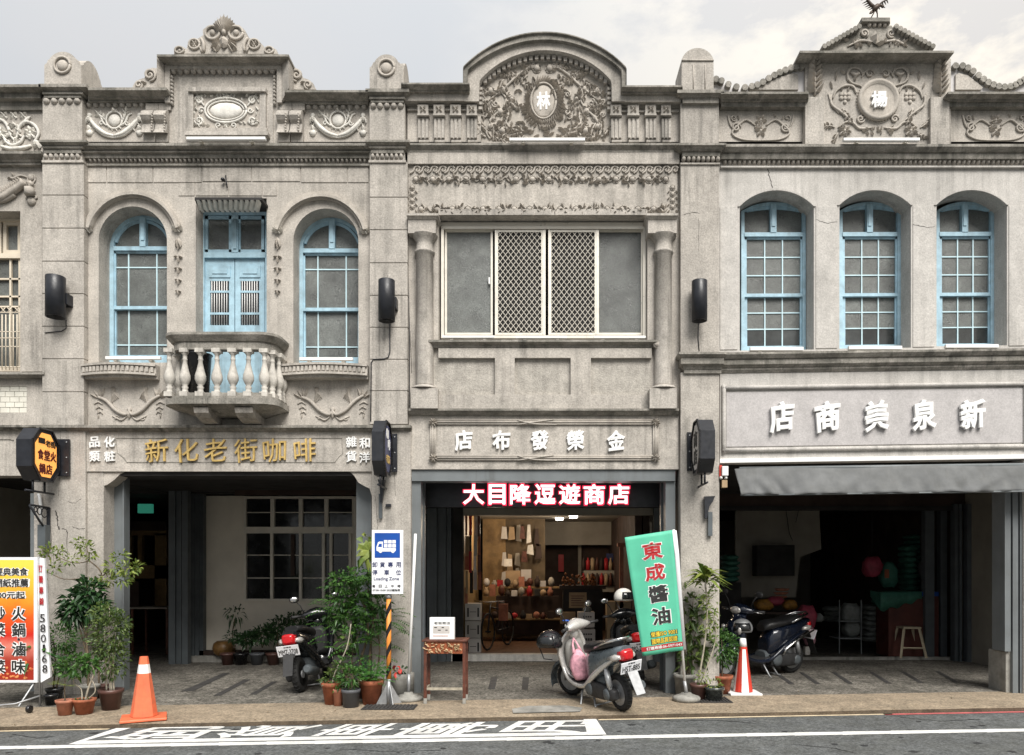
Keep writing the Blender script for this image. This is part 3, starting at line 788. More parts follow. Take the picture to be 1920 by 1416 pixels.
for sg, c0 in ((-1, 294), (1, 545)):
    mb = MB(); e = c0+sg*48
    mb.pprism([(c0, 168), (c0, 128), (c0+sg*9, 127), (c0+sg*18, 134), (c0+sg*23, 146), (c0+sg*33, 149), (c0+sg*42, 156), (e, 168)], .02, .14)
    mb.build('volute', M['stoneB'], BB)
    o = Orn(.02); o.spiral(c0+sg*12, 142, 12, 1.7, math.pi/2, sg, 2.8); o.spiral(c0+sg*33, 160, 8, 1.5, math.pi/2, sg, 2.4); o.leaf(c0+sg*18, 156, 0 if sg > 0 else math.pi, 12, 6)
    o.build('volute_relief', M['orn'], BB)
# pier caps, cornices and shafts
def pier_cap(parent, px0, px1, top, base, y0, flat=False):
    cx = (px0+px1)/2; w2 = (px1-px0)/2; d = .46
    mb = MB(); pts = [(px0, base), (px0, top+25)]
    if not flat: pts += [(px0+5, top+21), (px0+7, top+15)]+arc(px0+9, px1-9, top+15, top, 12)+[(px1-7, top+15), (px1-5, top+21)]
    else: pts += arc(px0, px1, top+22, top, 12)
    pts += [(px1, top+25), (px1, base)]
    mb.pprism(pts, y0, y0+d*.96, False)
    # the same arched face on the flank
    pf = []
    for x, y in pts:
        t = (x-px0)/(px1-px0); pf.append((X(px1, y0)+.006, lerp(y0+.012, y0+d, t), Z(y, y0)+(.004 if y < base else -.004)))
    if not flat: mb.prism(pf, (-(px1-px0)/S*.965, 0, 0))
    mb.build('pier_cap', M['stoneB'], parent)
    o = Orn(y0)
    if not flat: o.ring(cx, top+26, 15, 15, 2.4); o.oval(cx, top+26, 10, 10, 5)
    else:
        o.vine([(px0, top+24), (px1, top+24)], 1.4, False, False); o.vine([(px0+22, top+32), (px0+22, base-3)], 1, False, False); o.vine([(px1-16, top+32), (px1-16, base-3)], 1, False, False)
    o.build('cap_medallion', M['orn'], parent)
def pier(parent, px0, px1, capbox, low, t0, y0=-.10):
    pass
    mb = MB(); e = 8
    cornice(mb, px0-e, px1+e, [(t0, t0+6, .10, .10), (t0+6, t0+15, .10, .04), (t0+15, t0+19, .05, .05), (t0+19, t0+26, .03, .03)], y0, .3, 1)
    mb.build('cornice', M['cornice'], parent); mb = MB()
    cornice(mb, px0-e, px1+e, [(262, 266, .10, .10), (266, 274, .10, .05), (274, 278, .06, .05), (278, 287, .03, .03)], y0, .3, 1)
    mb.build('cornice', M['cornice'], parent)
    dentils('scallop_row', parent, px0+1, px1-1, t0+28, t0+39, y0, 5, .04, .12, 'stoneB')
    dentils('dentil_row', parent, px0+2, px1-2, 289, 300, y0, 7, .045, .2, 'stoneB')
    mb = MB(); mb.pbox(px0, px1, t0+26, 304, y0, .3); mb.pbox(px0-2, px1+2, 300, 304.5, y0-.02, .2); mb.build('pier_head', M['stoneB'], parent)
pier_cap(BB, 83, 152, 97, 160, -.14); pier_cap(BB, 693, 756, 102, 168, -.14)
pier(BB, 80, 154, None, None, 157); pier(BB, 693, 759, None, None, 166)
stone_pier(BB, 79, 157, [304, 366, 428, 490, 551, 612, 673, 735, 798], -.10, .3)
stone_pier(BB, 693, 764, [304, 370, 431, 493, 554, 614, 674, 733, 796], -.10, .3)
# hood moulds
for a, b, sp, ap in ((153, 341, 447, 354), (508, 693, 450, 358)):
    mb = MB()
    for k, (o0, o1, pr) in enumerate(((0, 5, .05), (5, 10, .085), (10, 14, .05))):
        A = arc(a+o0, b-o0, sp, ap+o0, 26)[2:-2]; B = arc(a+o1, b-o1, sp, ap+o1, 26)[2:-2]; mb.band(A, B, -pr, .02)
    mb.build('hood_mould', M['orn'], BB)
for x, y in ((165, 430), (333, 428), (521, 431), (684, 432)):
    o = Orn(-.004)
    for k in range(7): o.leaf(x, y+2, -math.pi/2+(k-3)*.55, 11, 6, 4)
    o.leaf(x, y, math.pi/2-.5, 10, 6, 4); o.leaf(x, y, math.pi/2+.5, 10, 6, 4); o.ball(x, y+2, 4)
    o.build('leaf_boss', M['ornw'], BB)
for x in (335, 521):
    o = Orn(-.004)
    o.leaf(x, 446, math.pi/2-.25, 20, 8, 4); o.leaf(x, 446, math.pi/2+.25, 20, 8, 4); o.leaf(x, 450, math.pi/2, 20, 7, 5)
    o.build('leaf_drop_relief', M['orn'], BB)
    for k, y in enumerate((481, 503, 525, 546)):
        o = Orn(-.004)
        s_ = 1-.12*k
        o.leaf(x, y, math.pi-.25, 9*s_, 4, 3); o.leaf(x, y, .25, 9*s_, 4, 3); o.leaf(x, y, math.pi/2, 13*s_, 5, 4); o.ball(x, y+1, 2.2)
        o.build('leaf_drop_relief', M['orn'], BB)
# windows
sash(BB, 205, 329, 454, 402, 672, .25, 466, 577, (.24, .77), (.27,), (.24, .78), (.78,), t=8)
sash(BB, 560, 684, 456, 406, 676, .25, 470, 580, (.24, .77), (.27,), (.24, .78), (.78,), t=8)
# double door with transom onto the balcony
mb = MB(); y = .22
mb.pbox(372, 383, 396, 762, y, .30); mb.pbox(497, 508, 396, 762, y, .30); mb.pbox(383, 497, 396, 403, y, .3); mb.pbox(383, 497, 473, 483, y-.01, .3)
mb.pbox(434, 446, 403, 473, y-.015, .29); mb.pbox(437, 443, 410, 466, y-.03, y-.01)
for a, b in ((385, 434), (446, 495)):
    mb.pbox(a, a+5, 405, 473, y+.02, .29); mb.pbox(b-5, b, 405, 473, y+.02, .29); mb.pbox(a, b, 405, 411, y+.02, .29); mb.pbox(a, b, 468, 473, y+.02, .29)
dr = mb.build('balcony_door', M['blue'], BB)
for a, b in ((389, 432), (450, 492)):
    q = MB(); q.pbox(a, b, 409, 470, y+.04, y+.046); q.build('pane', M['glass'], dr)
for a, b in ((384, 439.5), (441, 496)):
    q = MB(); q.pbox(a, b, 486, 527, y+.035, y+.06)
    q.pbox(a, a+10, 527, 610, y+.03, y+.06); q.pbox(b-10, b, 527, 610, y+.03, y+.06); q.pbox(a, b, 610, 760, y+.03, y+.06)
    q.pbox(a+8, b-8, 498, 520, y+.022, y+.04); q.pbox(a+14, b-14, 503, 513, y+.012, y+.03)
    q.pbox(a+10, b-10, 545, 549, y+.03, y+.055); q.pbox(a+10, b-10, 586, 590, y+.03, y+.055)
    q.pbox(a+8, b-8, 640, 744, y+.02, y+.035)
    lf = q.build('door_leaf', M['blue'], dr)
    q = MB(); q.pbox(a+10, b-10, 527, 610, y+.05, y+.056); q.build('pane', M['glassd'], lf)
    for k in range(7):
        q = MB(); px_ = lerp(a+10, b-10, (k+.7)/7.6); p0 = P(px_, 527, y+.04); p1 = P(px_, 610, y+.04)
        q.tube([p0, p1], .006, 5); q.build('bar', M['white'], lf)
# modillioned door canopy
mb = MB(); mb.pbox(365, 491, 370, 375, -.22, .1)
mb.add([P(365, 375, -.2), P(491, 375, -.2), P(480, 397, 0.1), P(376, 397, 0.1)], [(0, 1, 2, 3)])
mb.build('door_canopy', M['dark'], BB)  # black gaps between the modillions are put into the base colour
for k in range(12):
    q = MB(); a = 368+k*10.2; s_ = (429-a)/60*5
    p = [P(a, 375, -.225), P(a+5.2, 375, -.225), P(a+5.2+s_, 393, -.06), P(a+s_, 393, -.06)]; kk = [(v[0], v[1]+.09, v[2]+.005) for v in p]
    q.add(p+kk, [(0, 1, 2, 3), (4, 7, 6, 5), (0, 4, 5, 1), (1, 5, 6, 2), (2, 6, 7, 3), (3, 7, 4, 0)]); q.build('modillion', M['ornw'], BB)
# bowed sills with dentils
for a, b in ((162, 300), (530, 692)):
    mb = MB(); n = 14
    def bow(x): t = (x-a)/(b-a); return -.10-.10*math.sin(math.pi*t)
    for (t0, t1, e) in ((682, 686, .03), (686, 699, .0), (699, 703, .025), (703, 708, -.03)):
        pts = [(X(lerp(a, b, i/n)), bow(lerp(a, b, i/n))-e) for i in range(n+1)]
        zt, zb = Z(t0, -.15), Z(t1, -.15)
        ring = [(p[0], p[1], zb) for p in pts]+[(X(b), .05, zb), (X(a), .05, zb)]
        mb.prism(ring, (0, 0, zt-zb))
    nd = int((b-a)/8)
    for i in range(nd):
        x = lerp(a+2, b-2, (i+.5)/nd); y_ = bow(x); mb.box(X(x)-.017, X(x)+.017, y_-.022, y_+.01, Z(697, -.15), Z(688, -.15))
    mb.build('window_sill', M['stone'], BB)
# spandrel reliefs under the windows
def phoenix(cx):
    o = Orn(-.001); rg = random.Random(5)
    o.vine([(cx-58, 745), (cx-42, 752), (cx-24, 770), (cx-6, 778), (cx+2, 766)], 3.6); o.vine([(cx+58, 742), (cx+42, 752), (cx+24, 770), (cx+6, 778), (cx-2, 766)], 3.6)
    for sg in (-1, 1):
        for k in range(6):
            o.leaf(cx+sg*(34-k*3), 758-k*2, -math.pi/2+sg*(.15+.18*(k-2)), 34-k*2, 7, 2.5)
        for k in range(4): o.leaf(cx+sg*(52+k*2), 744+k, -math.pi/2+sg*(-.3+k*.45), 18, 6, 2.5)
        for k in range(3):
            yy = 758+k*9; o.vine([(cx+sg*(66-k*3), yy), (cx+sg*(58-k*2), yy-4), (cx+sg*50, yy+1)], 1.5); o.leaf(cx+sg*58, yy, math.pi/2, 9, 4)
        o.vine([(cx+sg*4, 780), (cx+sg*14, 788), (cx+sg*24, 784), (cx+sg*32, 780)], 1.7); o.spiral(cx+sg*24, 784, 5, 1.1, 0, sg, 1.2)
    o.ball(cx, 768, 5); o.leaf(cx, 772, math.pi/2, 14, 8)
    return o
phoenix(243).build('scroll_relief', M['orn'], BB); phoenix(624).build('scroll_relief', M['orn'], BB)
# ledge, sign board, lintel
mb = MB(); cornice(mb, 68, 770, [(797, 802, .09, .09), (802, 807, .07, .04), (807, 809, .03, .02)], -.06, .3)
mb.build('ledge', M['cornice'], BB)
mb = MB(); mb.pbox(160, 697, 807, 884, -.05, .3); mb.build('sign_fascia', M['stone'], BB)
nt_ = [(217, 822), (641, 822), (643, 850), (634, 858), (628, 867), (238, 867), (232, 858), (220, 849)]
mb = MB(); loop = nt_+[nt_[0]]; pts = [(X(x, -.05), -.051, Z(y, -.05)) for x, y in loop]; mb.tube(pts, .007, 5, False); mb.build('sign_moulding', M['cornice'], BB)
for ch, x, w_ in (('新', 294, 42), ('化', 350, 44), ('老', 404, 42), ('街', 461, 42), ('咖', 515, 42), ('啡', 572, 40)):
    q = MB(); ptext(q, ch, x, 845, w_, 43, -.072, .03, .0, .35); q.build('character', M['gold'], BB)
for ch, x, y_ in (('化', 206, 829), ('粧', 206, 856), ('品', 178, 829), ('類', 178, 856), ('和', 684, 831), ('洋', 684, 858), ('雜', 659, 829), ('貨', 659, 856)):
    q = MB(); ptext(q, ch, x, y_, 20, 20, -.065, .03, .02, .3); q.build('character', M['white'], BB)
# lower piers, corner brackets
def lowpier(px0, px1, py0, parent, m='stoneB', y0=-.08, yb=.28, gy=0):
    q = MB(); q.box(X(px0, y0), X(px1, y0), y0, yb, gy-.01, Z(py0, y0)); return q.build('lower_pier', M[m], parent, bevel=.01)
lowpier(80, 160, 805, BB); lowpier(160, 194, 880, BB, y0=-.03); lowpier(697, 770, 805, BB)
for sg, x0 in ((1, 168), (-1, 697)):
    mb = MB(); pts = [(x0, 884), (x0+sg*66, 884), (x0+sg*57, 889), (x0+sg*46, 900), (x0+sg*33, 909), (x0+sg*21, 913), (x0+sg*15, 922), (x0+sg*10, 932), (x0+sg*2, 936), (x0, 930)]
    if sg < 0: pts = [(697, 884), (655, 884), (664, 892), (672, 905), (684, 912), (693, 916), (697, 930)]
    mb.pprism(pts, -.02, .2); mb.build('corner_bracket', M['stone'], BB)
# grey blue steel shutter guides
for a, b in ((206, 234), (668, 697)):
    mb = MB(); mb.box(X(a, .22), X(b, .22), .22, .34, 0, Z(884, .22)); mb.box(X(b-3, .2), X(b, .2), .18, .24, 0, Z(884, .2)); mb.build('shutter_guide', M['steel'], BB)
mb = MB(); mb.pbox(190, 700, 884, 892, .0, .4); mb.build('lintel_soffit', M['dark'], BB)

# balcony
bal = MB(); yF = -.50
def plan(inset, rc=.20, n=6):
    xa, xb = X(299, yF)+inset, X(517, yF)-inset; yf = yF+inset; pts = [(xa, .02)]
    for i in range(n+1):
        a = math.pi+i/n*math.pi/2; pts.append((xa+rc+rc*math.cos(a), yf+rc+rc*math.sin(a)))
    for i in range(n+1):
        a = 1.5*math.pi+i/n*math.pi/2; pts.append((xb-rc+rc*math.cos(a), yf+rc+rc*math.sin(a)))
    pts.append((xb, .02)); return pts
def layer(mb, i0, i1, pyt, pyb):
    zt, zb = Z(pyt, yF), Z(pyb, yF)
    A = [(x, y, zb) for x, y in plan(i1)]; B = [(x, y, zt) for x, y in plan(i0)]; mb.loft([A, B], False, True)
layer(bal, .03, .03, 741, 746); layer(bal, .0, .0, 746, 757); layer(bal, .06, .06, 734, 741)
# sloping soffit
layer(bal, .02, .30, 757, 771)
bl = bal.build('balcony', M['cornice'], BB)
mb = MB(); layer(mb, .0, .0, 622, 627); layer(mb, .0, .05, 627, 637); layer(mb, .07, .07, 637, 652)
# hollow: rail only, remove the middle by building as ring
mb = MB()
def railring(i0, i1, pyt, pyb, wd=.14):
    zt, zb = Z(pyt, yF), Z(pyb, yF)
    o0 = plan(i0); o1 = plan(i1); n0 = plan(i0+wd, .12); 
    rings = [[(x, y, zt) for x, y in o0], [(x, y, zb) for x, y in o1], [(x, y, zb) for x, y in n0], [(x, y, zt) for x, y in n0], [(x, y, zt) for x, y in o0]]
    mb.loft(rings, False, False, False)
railring(0, .0, 622, 627); railring(.0, .05, 627, 637, .16); railring(.07, .07, 637, 652, .12)
mb.build('handrail', M['cornice'], bl)
zb, zt = Z(741, yF), Z(650, yF); hB = zt-zb
prof = [(.048, 0), (.05, .10), (.035, .12), (.033, .16), (.042, .20), (.028, .23), (.045, .27), (.068, .36), (.066, .44), (.045, .56), (.027, .70), (.027, .76), (.034, .78), (.026, .80), (.028, .87), (.046, .90), (.05, .93), (.05, 1.)]
q = MB(); q.lathe([(r*1.0, h*hB) for r, h in prof], n=12); q.box(-.05, .05, -.05, .05, 0, .06); q.box(-.052, .052, -.052, .052, hB-.05, hB)
pos = [(X(px_, yF+.1), yF+.10) for px_ in (318, 347, 376, 407, 437, 466)]+[(X(495, yF+.1), yF+.12), (X(517, yF)-.11, yF+.20), (X(517, yF)-.075, -.17), (X(299, yF)+.10, -.22), (X(299, yF)+.10, -.06), (X(517, yF)-.075, -.04)]
b0 = None
for x, y in pos:
    if b0 is None: b0 = q.build('baluster', M['baluster'], bl, loc=(x-BB.location.x, y, zb))
    else: dupe(b0, (x-BB.location.x, y, zb))
for a, b in ((372, 398), (448, 480)):
    mb = MB(); pr = [(-.02, 768), (-.44, 764), (-.42, 774), (-.34, 783), (-.24, 790), (-.10, 797), (-.02, 797)]
    ring = [(X(a, -.3), y, Z(z, y) if y > -.3 else Z(z, y)) for y, z in pr]; mb.prism(ring, (X(b)-X(a), 0, 0)); mb.build('balcony_bracket', M['stoneB'], bl)
# dark tub standing on the balcony
q = MB(); q.lathe([(.13, 0), (.16, .50), (.18, .52)], (X(371, -.25), -.25, Z(734, yF)), 16)
tag(q.build('water_tub', M['blacks']), 'black tub standing behind the balusters on the left of the balcony', 'tub')

# ================================================================== BUILDING C, the cloth shop
BC = thing('shophouse', 'shophouse with big arched pediment, wide cream sliding window and red lit sign below', 'building', (X(1020), 0, 0), 'old rendered shophouses in a row')
mb = MB()
wall(mb, 764, 1276, 266, 880, 0, .3, [(822, 1214, 402, 640)])
mb.build('wall', M['stone'], BC)
# sunk rough panels below the window are framed by proud rails
for a, b in ((812, 928), (965, 1070), (1108, 1220)):
    q = MB(); q.pbox(a, b, 671, 740, -.012, .02); q.build('roughcast_panel', M['rough'], BC)
mb = MB()
mb.pbox(822, 1222, 653, 671, -.07, .02); mb.pbox(822, 1222, 740, 766, -.07, .02)
for a, b in ((928, 965), (1070, 1108)): mb.pbox(a, b, 671, 740, -.07, .02)
mb.build('apron_frame', M['stone'], BC)
mb = MB(); cornice(mb, 799, 1233, [(637, 641, .13, .13), (641, 646, .13, .09), (646, 652, .08, .06)], 0, .2, 0); mb.build('window_sill', M['cornice'], BC)
for x in (800, 1231):
    o = Orn(-.09); o.ball(x, 646, 6, 1); o.ring(x, 646, 5, 6, 1.4); o.build('sill_boss', M['orn'], BC)
# columns
for x0, x1, cx in ((762, 822, 796), (1212, 1272, 1244)):
    mb = MB(); cornice(mb, x0, x1, [(400, 404, .20, .20), (404, 411, .19, .16)], -.0, .1, .5); mb.pbox(x0+3, x1-5 if x0 < 900 else x1-3, 411, 437, -.15, .1)
    mb.build('impost_block', M['stoneB'], BC)
    c = (X(cx, -.05), -.03, 0); zt, zb = Z(438, -.1), Z(728, -.1)
    mb = MB(); r = .115
    mb.lathe([(r*1.02, zb+.03), (r, zb+.06), (r*1.0, Z(650)), (r*.95, Z(474, -.1)), (r*1.12, Z(472, -.1)), (r*1.14, Z(469, -.1)), (r*.95, Z(467, -.1)), (r*.93, Z(452, -.1)), (r*1.15, Z(446, -.1)), (r*1.45, Z(440, -.1)), (r*1.5, zt)], c, 20)
    mb.lathe([(r*1.5, zb-.005), (r*1.5, zb+.01), (r*1.3, zb+.03), (r*1.05, zb+.04)], c, 20)
    mb.build('column', M['stoneB'], BC)
    mb = MB(); mb.pbox(cx-26, cx+25, 728, 766, -.17, .1); mb.build('column_base', M['stoneB'], BC, bevel=.006)
# frieze panel
mb = MB(); mb.pbox(766, 1270, 310, 402, -.03, .02); mb.build('frieze_panel', M['stone'], BC)
mb = MB(); mb.pbox(822, 1214, 392, 403, -.06, .3); mb.build('window_head', M['stoneB'], BC)
rg = random.Random(11)
o = Orn(-.032)
for k in range(31):
    x = 772+k*16.1
    o.vine([(x-3, 326), (x+3, 322), (x+6, 315), (x+12, 313), (x+17, 317)], 1.9, False)
    o.spiral(x+11, 319.5, 5, 1.2, -math.pi/2, 1, 1.6)
o.build('running_scroll_frieze', M['orn'], BC)
o = Orn(-.032)
def flower_run(o, x0, x1, y, step, rg):
    k = 0; x = x0
    while x < x1:
        if k % 2 == 0: rose(o, x, y, 7.5)
        else:
            for j in range(9): o.leaf(x+rg.uniform(-11, 11), y+rg.uniform(-6, 6), rg.uniform(0, 6.28), 9, 4.5, 3)
            o.vine([(x-12, y+3), (x-4, y-4), (x+4, y+4), (x+12, y-2)], 1.6)
        x += step; k += 1
flower_run(o, 780, 1262, 337, 15.6, rg); o.build('flower_frieze', M['orn'], BC)
o = Orn(-.032); flower_run(o, 790, 1250, 393, 14.5, rg); o.build('flower_frieze', M['orn'], BC)
for x in (773, 1261):
    o = Orn(-.032)
    for k in range(4): rose(o, x, 352+k*12, 5.5); o.leaf(x-5, 358+k*12, 2.4, 7, 4); o.leaf(x+5, 358+k*12, .7, 7, 4)
    o.build('flower_frieze', M['orn'], BC)
# cornices and parapet
mb = MB(); mb.pbox(764, 902, 190, 272, 0, .35); mb.build('parapet', M['stone'], BC); mb = MB(); mb.pbox(1143, 1276, 190, 272, 0, .35); mb.build('parapet', M['stone'], BC)
mb = MB(); cornice(mb, 757, 1277, [(268, 272, .13, .13), (272, 282, .13, .08), (282, 285, .08, .08)], 0, .3); mb.build('cornice', M['cornice'], BC)
mb = MB(); mb.pbox(764, 1274, 285, 307, -.075, .1); mb.build('string_course', M['stone'], BC)
mb = MB(); cornice(mb, 752, 880, [(155, 158, .24, .24), (158, 169, .24, .17), (169, 172, .16, .16)], 0, .35); mb.build('cornice', M['cornice'], BC)
mb = MB(); cornice(mb, 1166, 1280, [(160, 163, .24, .24), (163, 172, .24, .17), (172, 175, .16, .16)], 0, .35); mb.build('cornice', M['cornice'], BC)
mb = MB(); mb.pbox(757, 871, 171, 189, -.112, .3); mb.pbox(1172, 1277, 174, 191, -.112, .3)
A = [(870, 190), (870, 136)]+arc(872, 1171, 126, 66, 30)+[(1173, 138), (1173, 190)]
Bq = [(898, 190), (898, 158)]+arc(900, 1145, 150, 94, 30)+[(1147, 158), (1147, 190)]
mb.band(A, Bq, -.11, .35); mb.build('pediment_band', M['stone'], BC)
mb = MB()
A2 = [(868, 160), (868, 130)]+arc(869, 1173, 126, 61, 30)+[(1175, 130), (1175, 163)]
B2 = [(876, 160), (876, 138)]+arc(878, 1165, 130, 74, 30)+[(1166, 138), (1166, 163)]
mb.band(A2, B2, -.17, .3); A3 = [(x, y+1.5) for x, y in A2]; mb.band([(x, y-2) for x, y in A2], A2, -.20, .3)
mb.build('pediment_moulding', M['cornice'], BC)
mb = MB(); ty = arc(894, 1150, 152, 92, 30); mb.pprism([(894, 270)]+ty+[(1150, 270)], .03, .3); mb.build('tympanum', M['orn'], BC)
mb = MB(); mb.band([(905, 190), (905, 165)]+arc(906, 1139, 158, 112, 24)+[(1140, 165), (1140, 190)], [(908, 190), (908, 166)]+arc(909, 1136, 160, 115, 24)+[(1137, 166), (1137, 190)], .0, .1); mb.build('tympanum_bead', M['stoneB'], BC)
dn = arc(902, 1143, 156, 103, 25)
for i, (x, y) in enumerate(dn[1:-1]):
    q = MB(); q.pbox(x-3.2, x+3.2, y-1, y+7, -.045, .04); q.build('dentil', M['stoneB'], BC)
for k in range(5):
    for x in (900.5, 1143):
        q = MB(); q.pbox(x-4, x+4, 163+k*9.2, 168+k*9.2, -.045, .04); q.build('dentil', M['stoneB'], BC)
# tympanum relief
o = Orn(.028); rg = random.Random(21); cx, cy = 1019, 190
o.oval(cx, cy, 21, 31, 3); o.ring(cx, cy, 23.5, 33.5, 2.0)
for k in range(40):
    a = 2*math.pi*k/40; o.ball(cx+23.5*math.cos(a), cy+33.5*math.sin(a), 2.0, 1)
for k in range(46):
    a = 2*math.pi*k/46; o.leaf(cx+25*math.cos(a), cy+35*math.sin(a), a+.55, 14+rg.uniform(-3, 4), 4.5, 3.2)
for k in range(26):
    a = math.pi*.08+math.pi*.84*k/25; o.leaf(cx+33*math.cos(a), cy+44*math.sin(a), a+rg.uniform(-.6, .6), 12, 5, 3)
for sg in (-1, 1):
    def q_(x, y): return cx+sg*x, y
    def an(a): return a if sg > 0 else math.pi-a
    o.vine([q_(8, 122), q_(30, 130), q_(52, 146), q_(66, 160), q_(86, 176), q_(98, 186)], 2.4)
    o.vine([q_(100, 262), q_(108, 244), q_(96, 222), q_(78, 204), q_(70, 186), q_(84, 170)], 2.4)
    o.vine([q_(34, 246), q_(56, 244), q_(70, 230), q_(66, 210)], 2)
    for (x, y, a, l, n) in ((20, 122, .5, 22, 4), (74, 150, .9, 24, 4), (104, 196, .3, 14, 3), (30, 142, .9, 22, 3), (30, 128, -.9, 26, 4), (44, 140, .1, 30, 4), (58, 152, -1.2, 20, 3), (66, 160, .9, 26, 4), (86, 176, -.4, 24, 3), (92, 186, .7, 20, 3), (40, 158, 2.6, 26, 4),
                            (70, 190, 2.8, 24, 4), (76, 202, .3, 24, 4), (92, 220, -.6, 22, 3), (98, 232, 2.2, 26, 4), (104, 250, -1.0, 26, 4), (96, 258, 2.9, 34, 5), (60, 246, -.5, 26, 4), (54, 246, 2.6, 22, 3), (40, 250, .2, 30, 5), (70, 230, -2, 22, 3), (108, 258, -.5, 20, 3)):
        x2, y2 = q_(x, y); o.spray(x2, y2, an(a), l, n, 6.5, rg)
    for x, y, r in ((12, 129, 9), (99, 171, 8.5), (76, 168, 8), (82, 210, 9), (96, 222, 7), (100, 238, 7.5), (78, 246, 9), (60, 186, 6)):
        x2, y2 = q_(x+rg.uniform(-2, 2), y); rose(o, x2, y2, r)
    for k in range(70):
        x2, y2 = q_(rg.uniform(38, 114), rg.uniform(168, 262))
        if ((x2-cx)/40)**2+((y2-cy)/50)**2 < 1: continue
        o.leaf(x2, y2, rg.uniform(0, 6.28), rg.uniform(8, 14), rg.uniform(4, 6.5), 3)
        if k % 9 == 0: o.spiral(x2, y2, 6, 1.3, rg.uniform(0, 6), sg, 1.8)
    for (x, y, rr) in ((20, 124, 6), (62, 142, 7), (112, 192, 6), (110, 216, 6), (34, 262, 7), (90, 196, 7), (66, 256, 6)):
        x2, y2 = q_(x, y); o.spiral(x2, y2, rr, 1.5, rg.uniform(0, 6), sg, 1.9)
    for k in range(10):
        x2, y2 = q_(rg.uniform(20, 70), rg.uniform(128, 160)); o.leaf(x2, y2, rg.uniform(0, 6.28), 9, 4.5, 3)
for k in range(24): o.leaf(rg.uniform(960, 1080), rg.uniform(240, 254), rg.uniform(2.6, 3.6) if k % 2 else rg.uniform(-.5, .5), 13, 5, 3)
o.build('tympanum_relief', M['orn'], BC)
q = MB(); ptext(q, '林', 1019, 190, 26, 33, .02, .03, .035, .2); q.build('character', M['white'], BC)
# fluted brackets
for a, b in ((783, 803), (813, 833), (844, 864), (875, 894), (1145, 1165), (1177, 1198), (1210, 1230), (1240, 1258)):
    mb = MB(); mb.pbox(a, b, 196, 213, -.075, .05)
    cornice(mb, a-1, b+1, [(213, 216, .085, .085), (216, 220, .08, .045)], 0, .05)
    mb.pbox(a+.5, b+.5, 221, 260, -.035, .02); mb.pbox(a+.8, a+5, 222, 258, -.05, .0); mb.pbox((a+b)/2-2, (a+b)/2+2.4, 222, 258, -.05, .0); mb.pbox(b-4.5, b, 222, 258, -.05, .0)
    mb.pbox(a+2, b+1, 262, 266, -.03, .02)
    br = mb.build('fluted_bracket', M['stoneB'], BC)
    o = Orn(-.077); o.flower((a+b)/2, 205, 7, 4, .7); o.build('bracket_flower', M['orn'], br)
mb = MB(); mb.pbox(764, 897, 196, 199, -.02, .02); mb.pbox(764, 897, 204, 207, -.03, .02); mb.build('string_course', M['stone'], BC)
mb = MB(); mb.pbox(1146, 1274, 199, 202, -.02, .02); mb.pbox(1146, 1274, 207, 210, -.03, .02); mb.build('string_course', M['stone'], BC)
# the wide sliding window
mb = MB(); y = .13
def fr(mb, a, b, c, d, t, yf, yb): mb.pbox(a, a+t, c, d, yf, yb); mb.pbox(b-t, b, c, d, yf, yb); mb.pbox(a+t, b-t, c, c+t, yf, yb); mb.pbox(a+t, b-t, d-t, d, yf, yb)
fr(mb, 827, 1211, 424, 634, 5, y-.03, y+.08); mb.pbox(827, 1211, 417, 424, y-.01, y+.05)
sw = mb.build('window', M['alu'], BC)
for a, b, yy, kind in ((834, 924, y+.03, 0), (930, 1019, y-.01, 1), (1030, 1119, y-.01, 1), (1117, 1206, y+.03, 0)):
    q = MB(); fr(q, a, b, 431, 628, 4, yy, yy+.03)
    if kind: q.pbox(a-2, a+1, 431, 628, yy-.01, yy+.03); q.pbox(b-1, b+4, 431, 628, yy-.01, yy+.03)
    sf = q.build('sash', M['alu'], sw)
    q = MB(); q.pbox(a+4, b-4, 435, 624, yy+.02, yy+.026); q.build('pane', M['glass' if not kind else 'dark'], sw)
    if kind:
        q = MB(); x0, x1, z0, z1 = X(a+4, yy), X(b-4, yy), Z(624, yy), Z(435, yy); st = .0885
        W_, H_ = x1-x0, z1-z0
        for sg in (1, -1):
            c = -H_
            while c < W_+H_:
                # line x = c + sg*z clipped to the frame
                pts = []
                ta, tb = 0, H_
                if sg > 0: ta, tb = max(0, -c/.78), min(H_, (W_-c)/.78)
                else: ta, tb = max(0, (c-W_)/.78), min(H_, c/.78)
                if tb > ta:
                    p0 = (x0+c+sg*.78*ta, yy-.004, z0+ta); p1 = (x0+c+sg*.78*tb, yy-.004, z0+tb); q.tube([p0, p1], .0042, 4, False)
                c += st*.78
        q.build('lattice_grille', M['mesh'], sw, kind='stuff')
q = MB(); q.pbox(916, 919, 520, 532, y-.0, y+.03); q.build('latch', M['white'], sw)
# sign board
mb = MB(); cornice(mb, 766, 1273, [(766, 770, .13, .13), (770, 778, .12, .07)], 0, .2); mb.build('ledge', M['cornice'], BC)
mb = MB(); mb.pbox(767, 1272, 777, 880, -.03, .3); mb.build('sign_fascia', M['stone'], BC)
for pts in ([(809, 792), (1232, 792)], [(809, 859), (1232, 859)], [(812, 790), (812, 862)], [(1229, 790), (1229, 862)]):
    mb = MB()
    for e in (-3.6, 0, 3.6):
        dx, dz = (0, e) if pts[0][1] == pts[1][1] else (e, 0)
        q0 = [(X(p[0]+dx, -.03), -.045-.012*(e == 0), Z(p[1]+dz, -.03)) for p in pts]; mb.tube(q0, .0135, 7)
    mb.build('reed_moulding', M['orn'], BC)
o = Orn(-.06)
for x in (812, 1230):
    for y_ in (792, 859):
        for k in range(8): o.leaf(x, y_, k*.785+.3, 9, 4, 3)
o.build('corner_knot', M['orn'], BC, kind='stuff')
o = Orn(-.065)
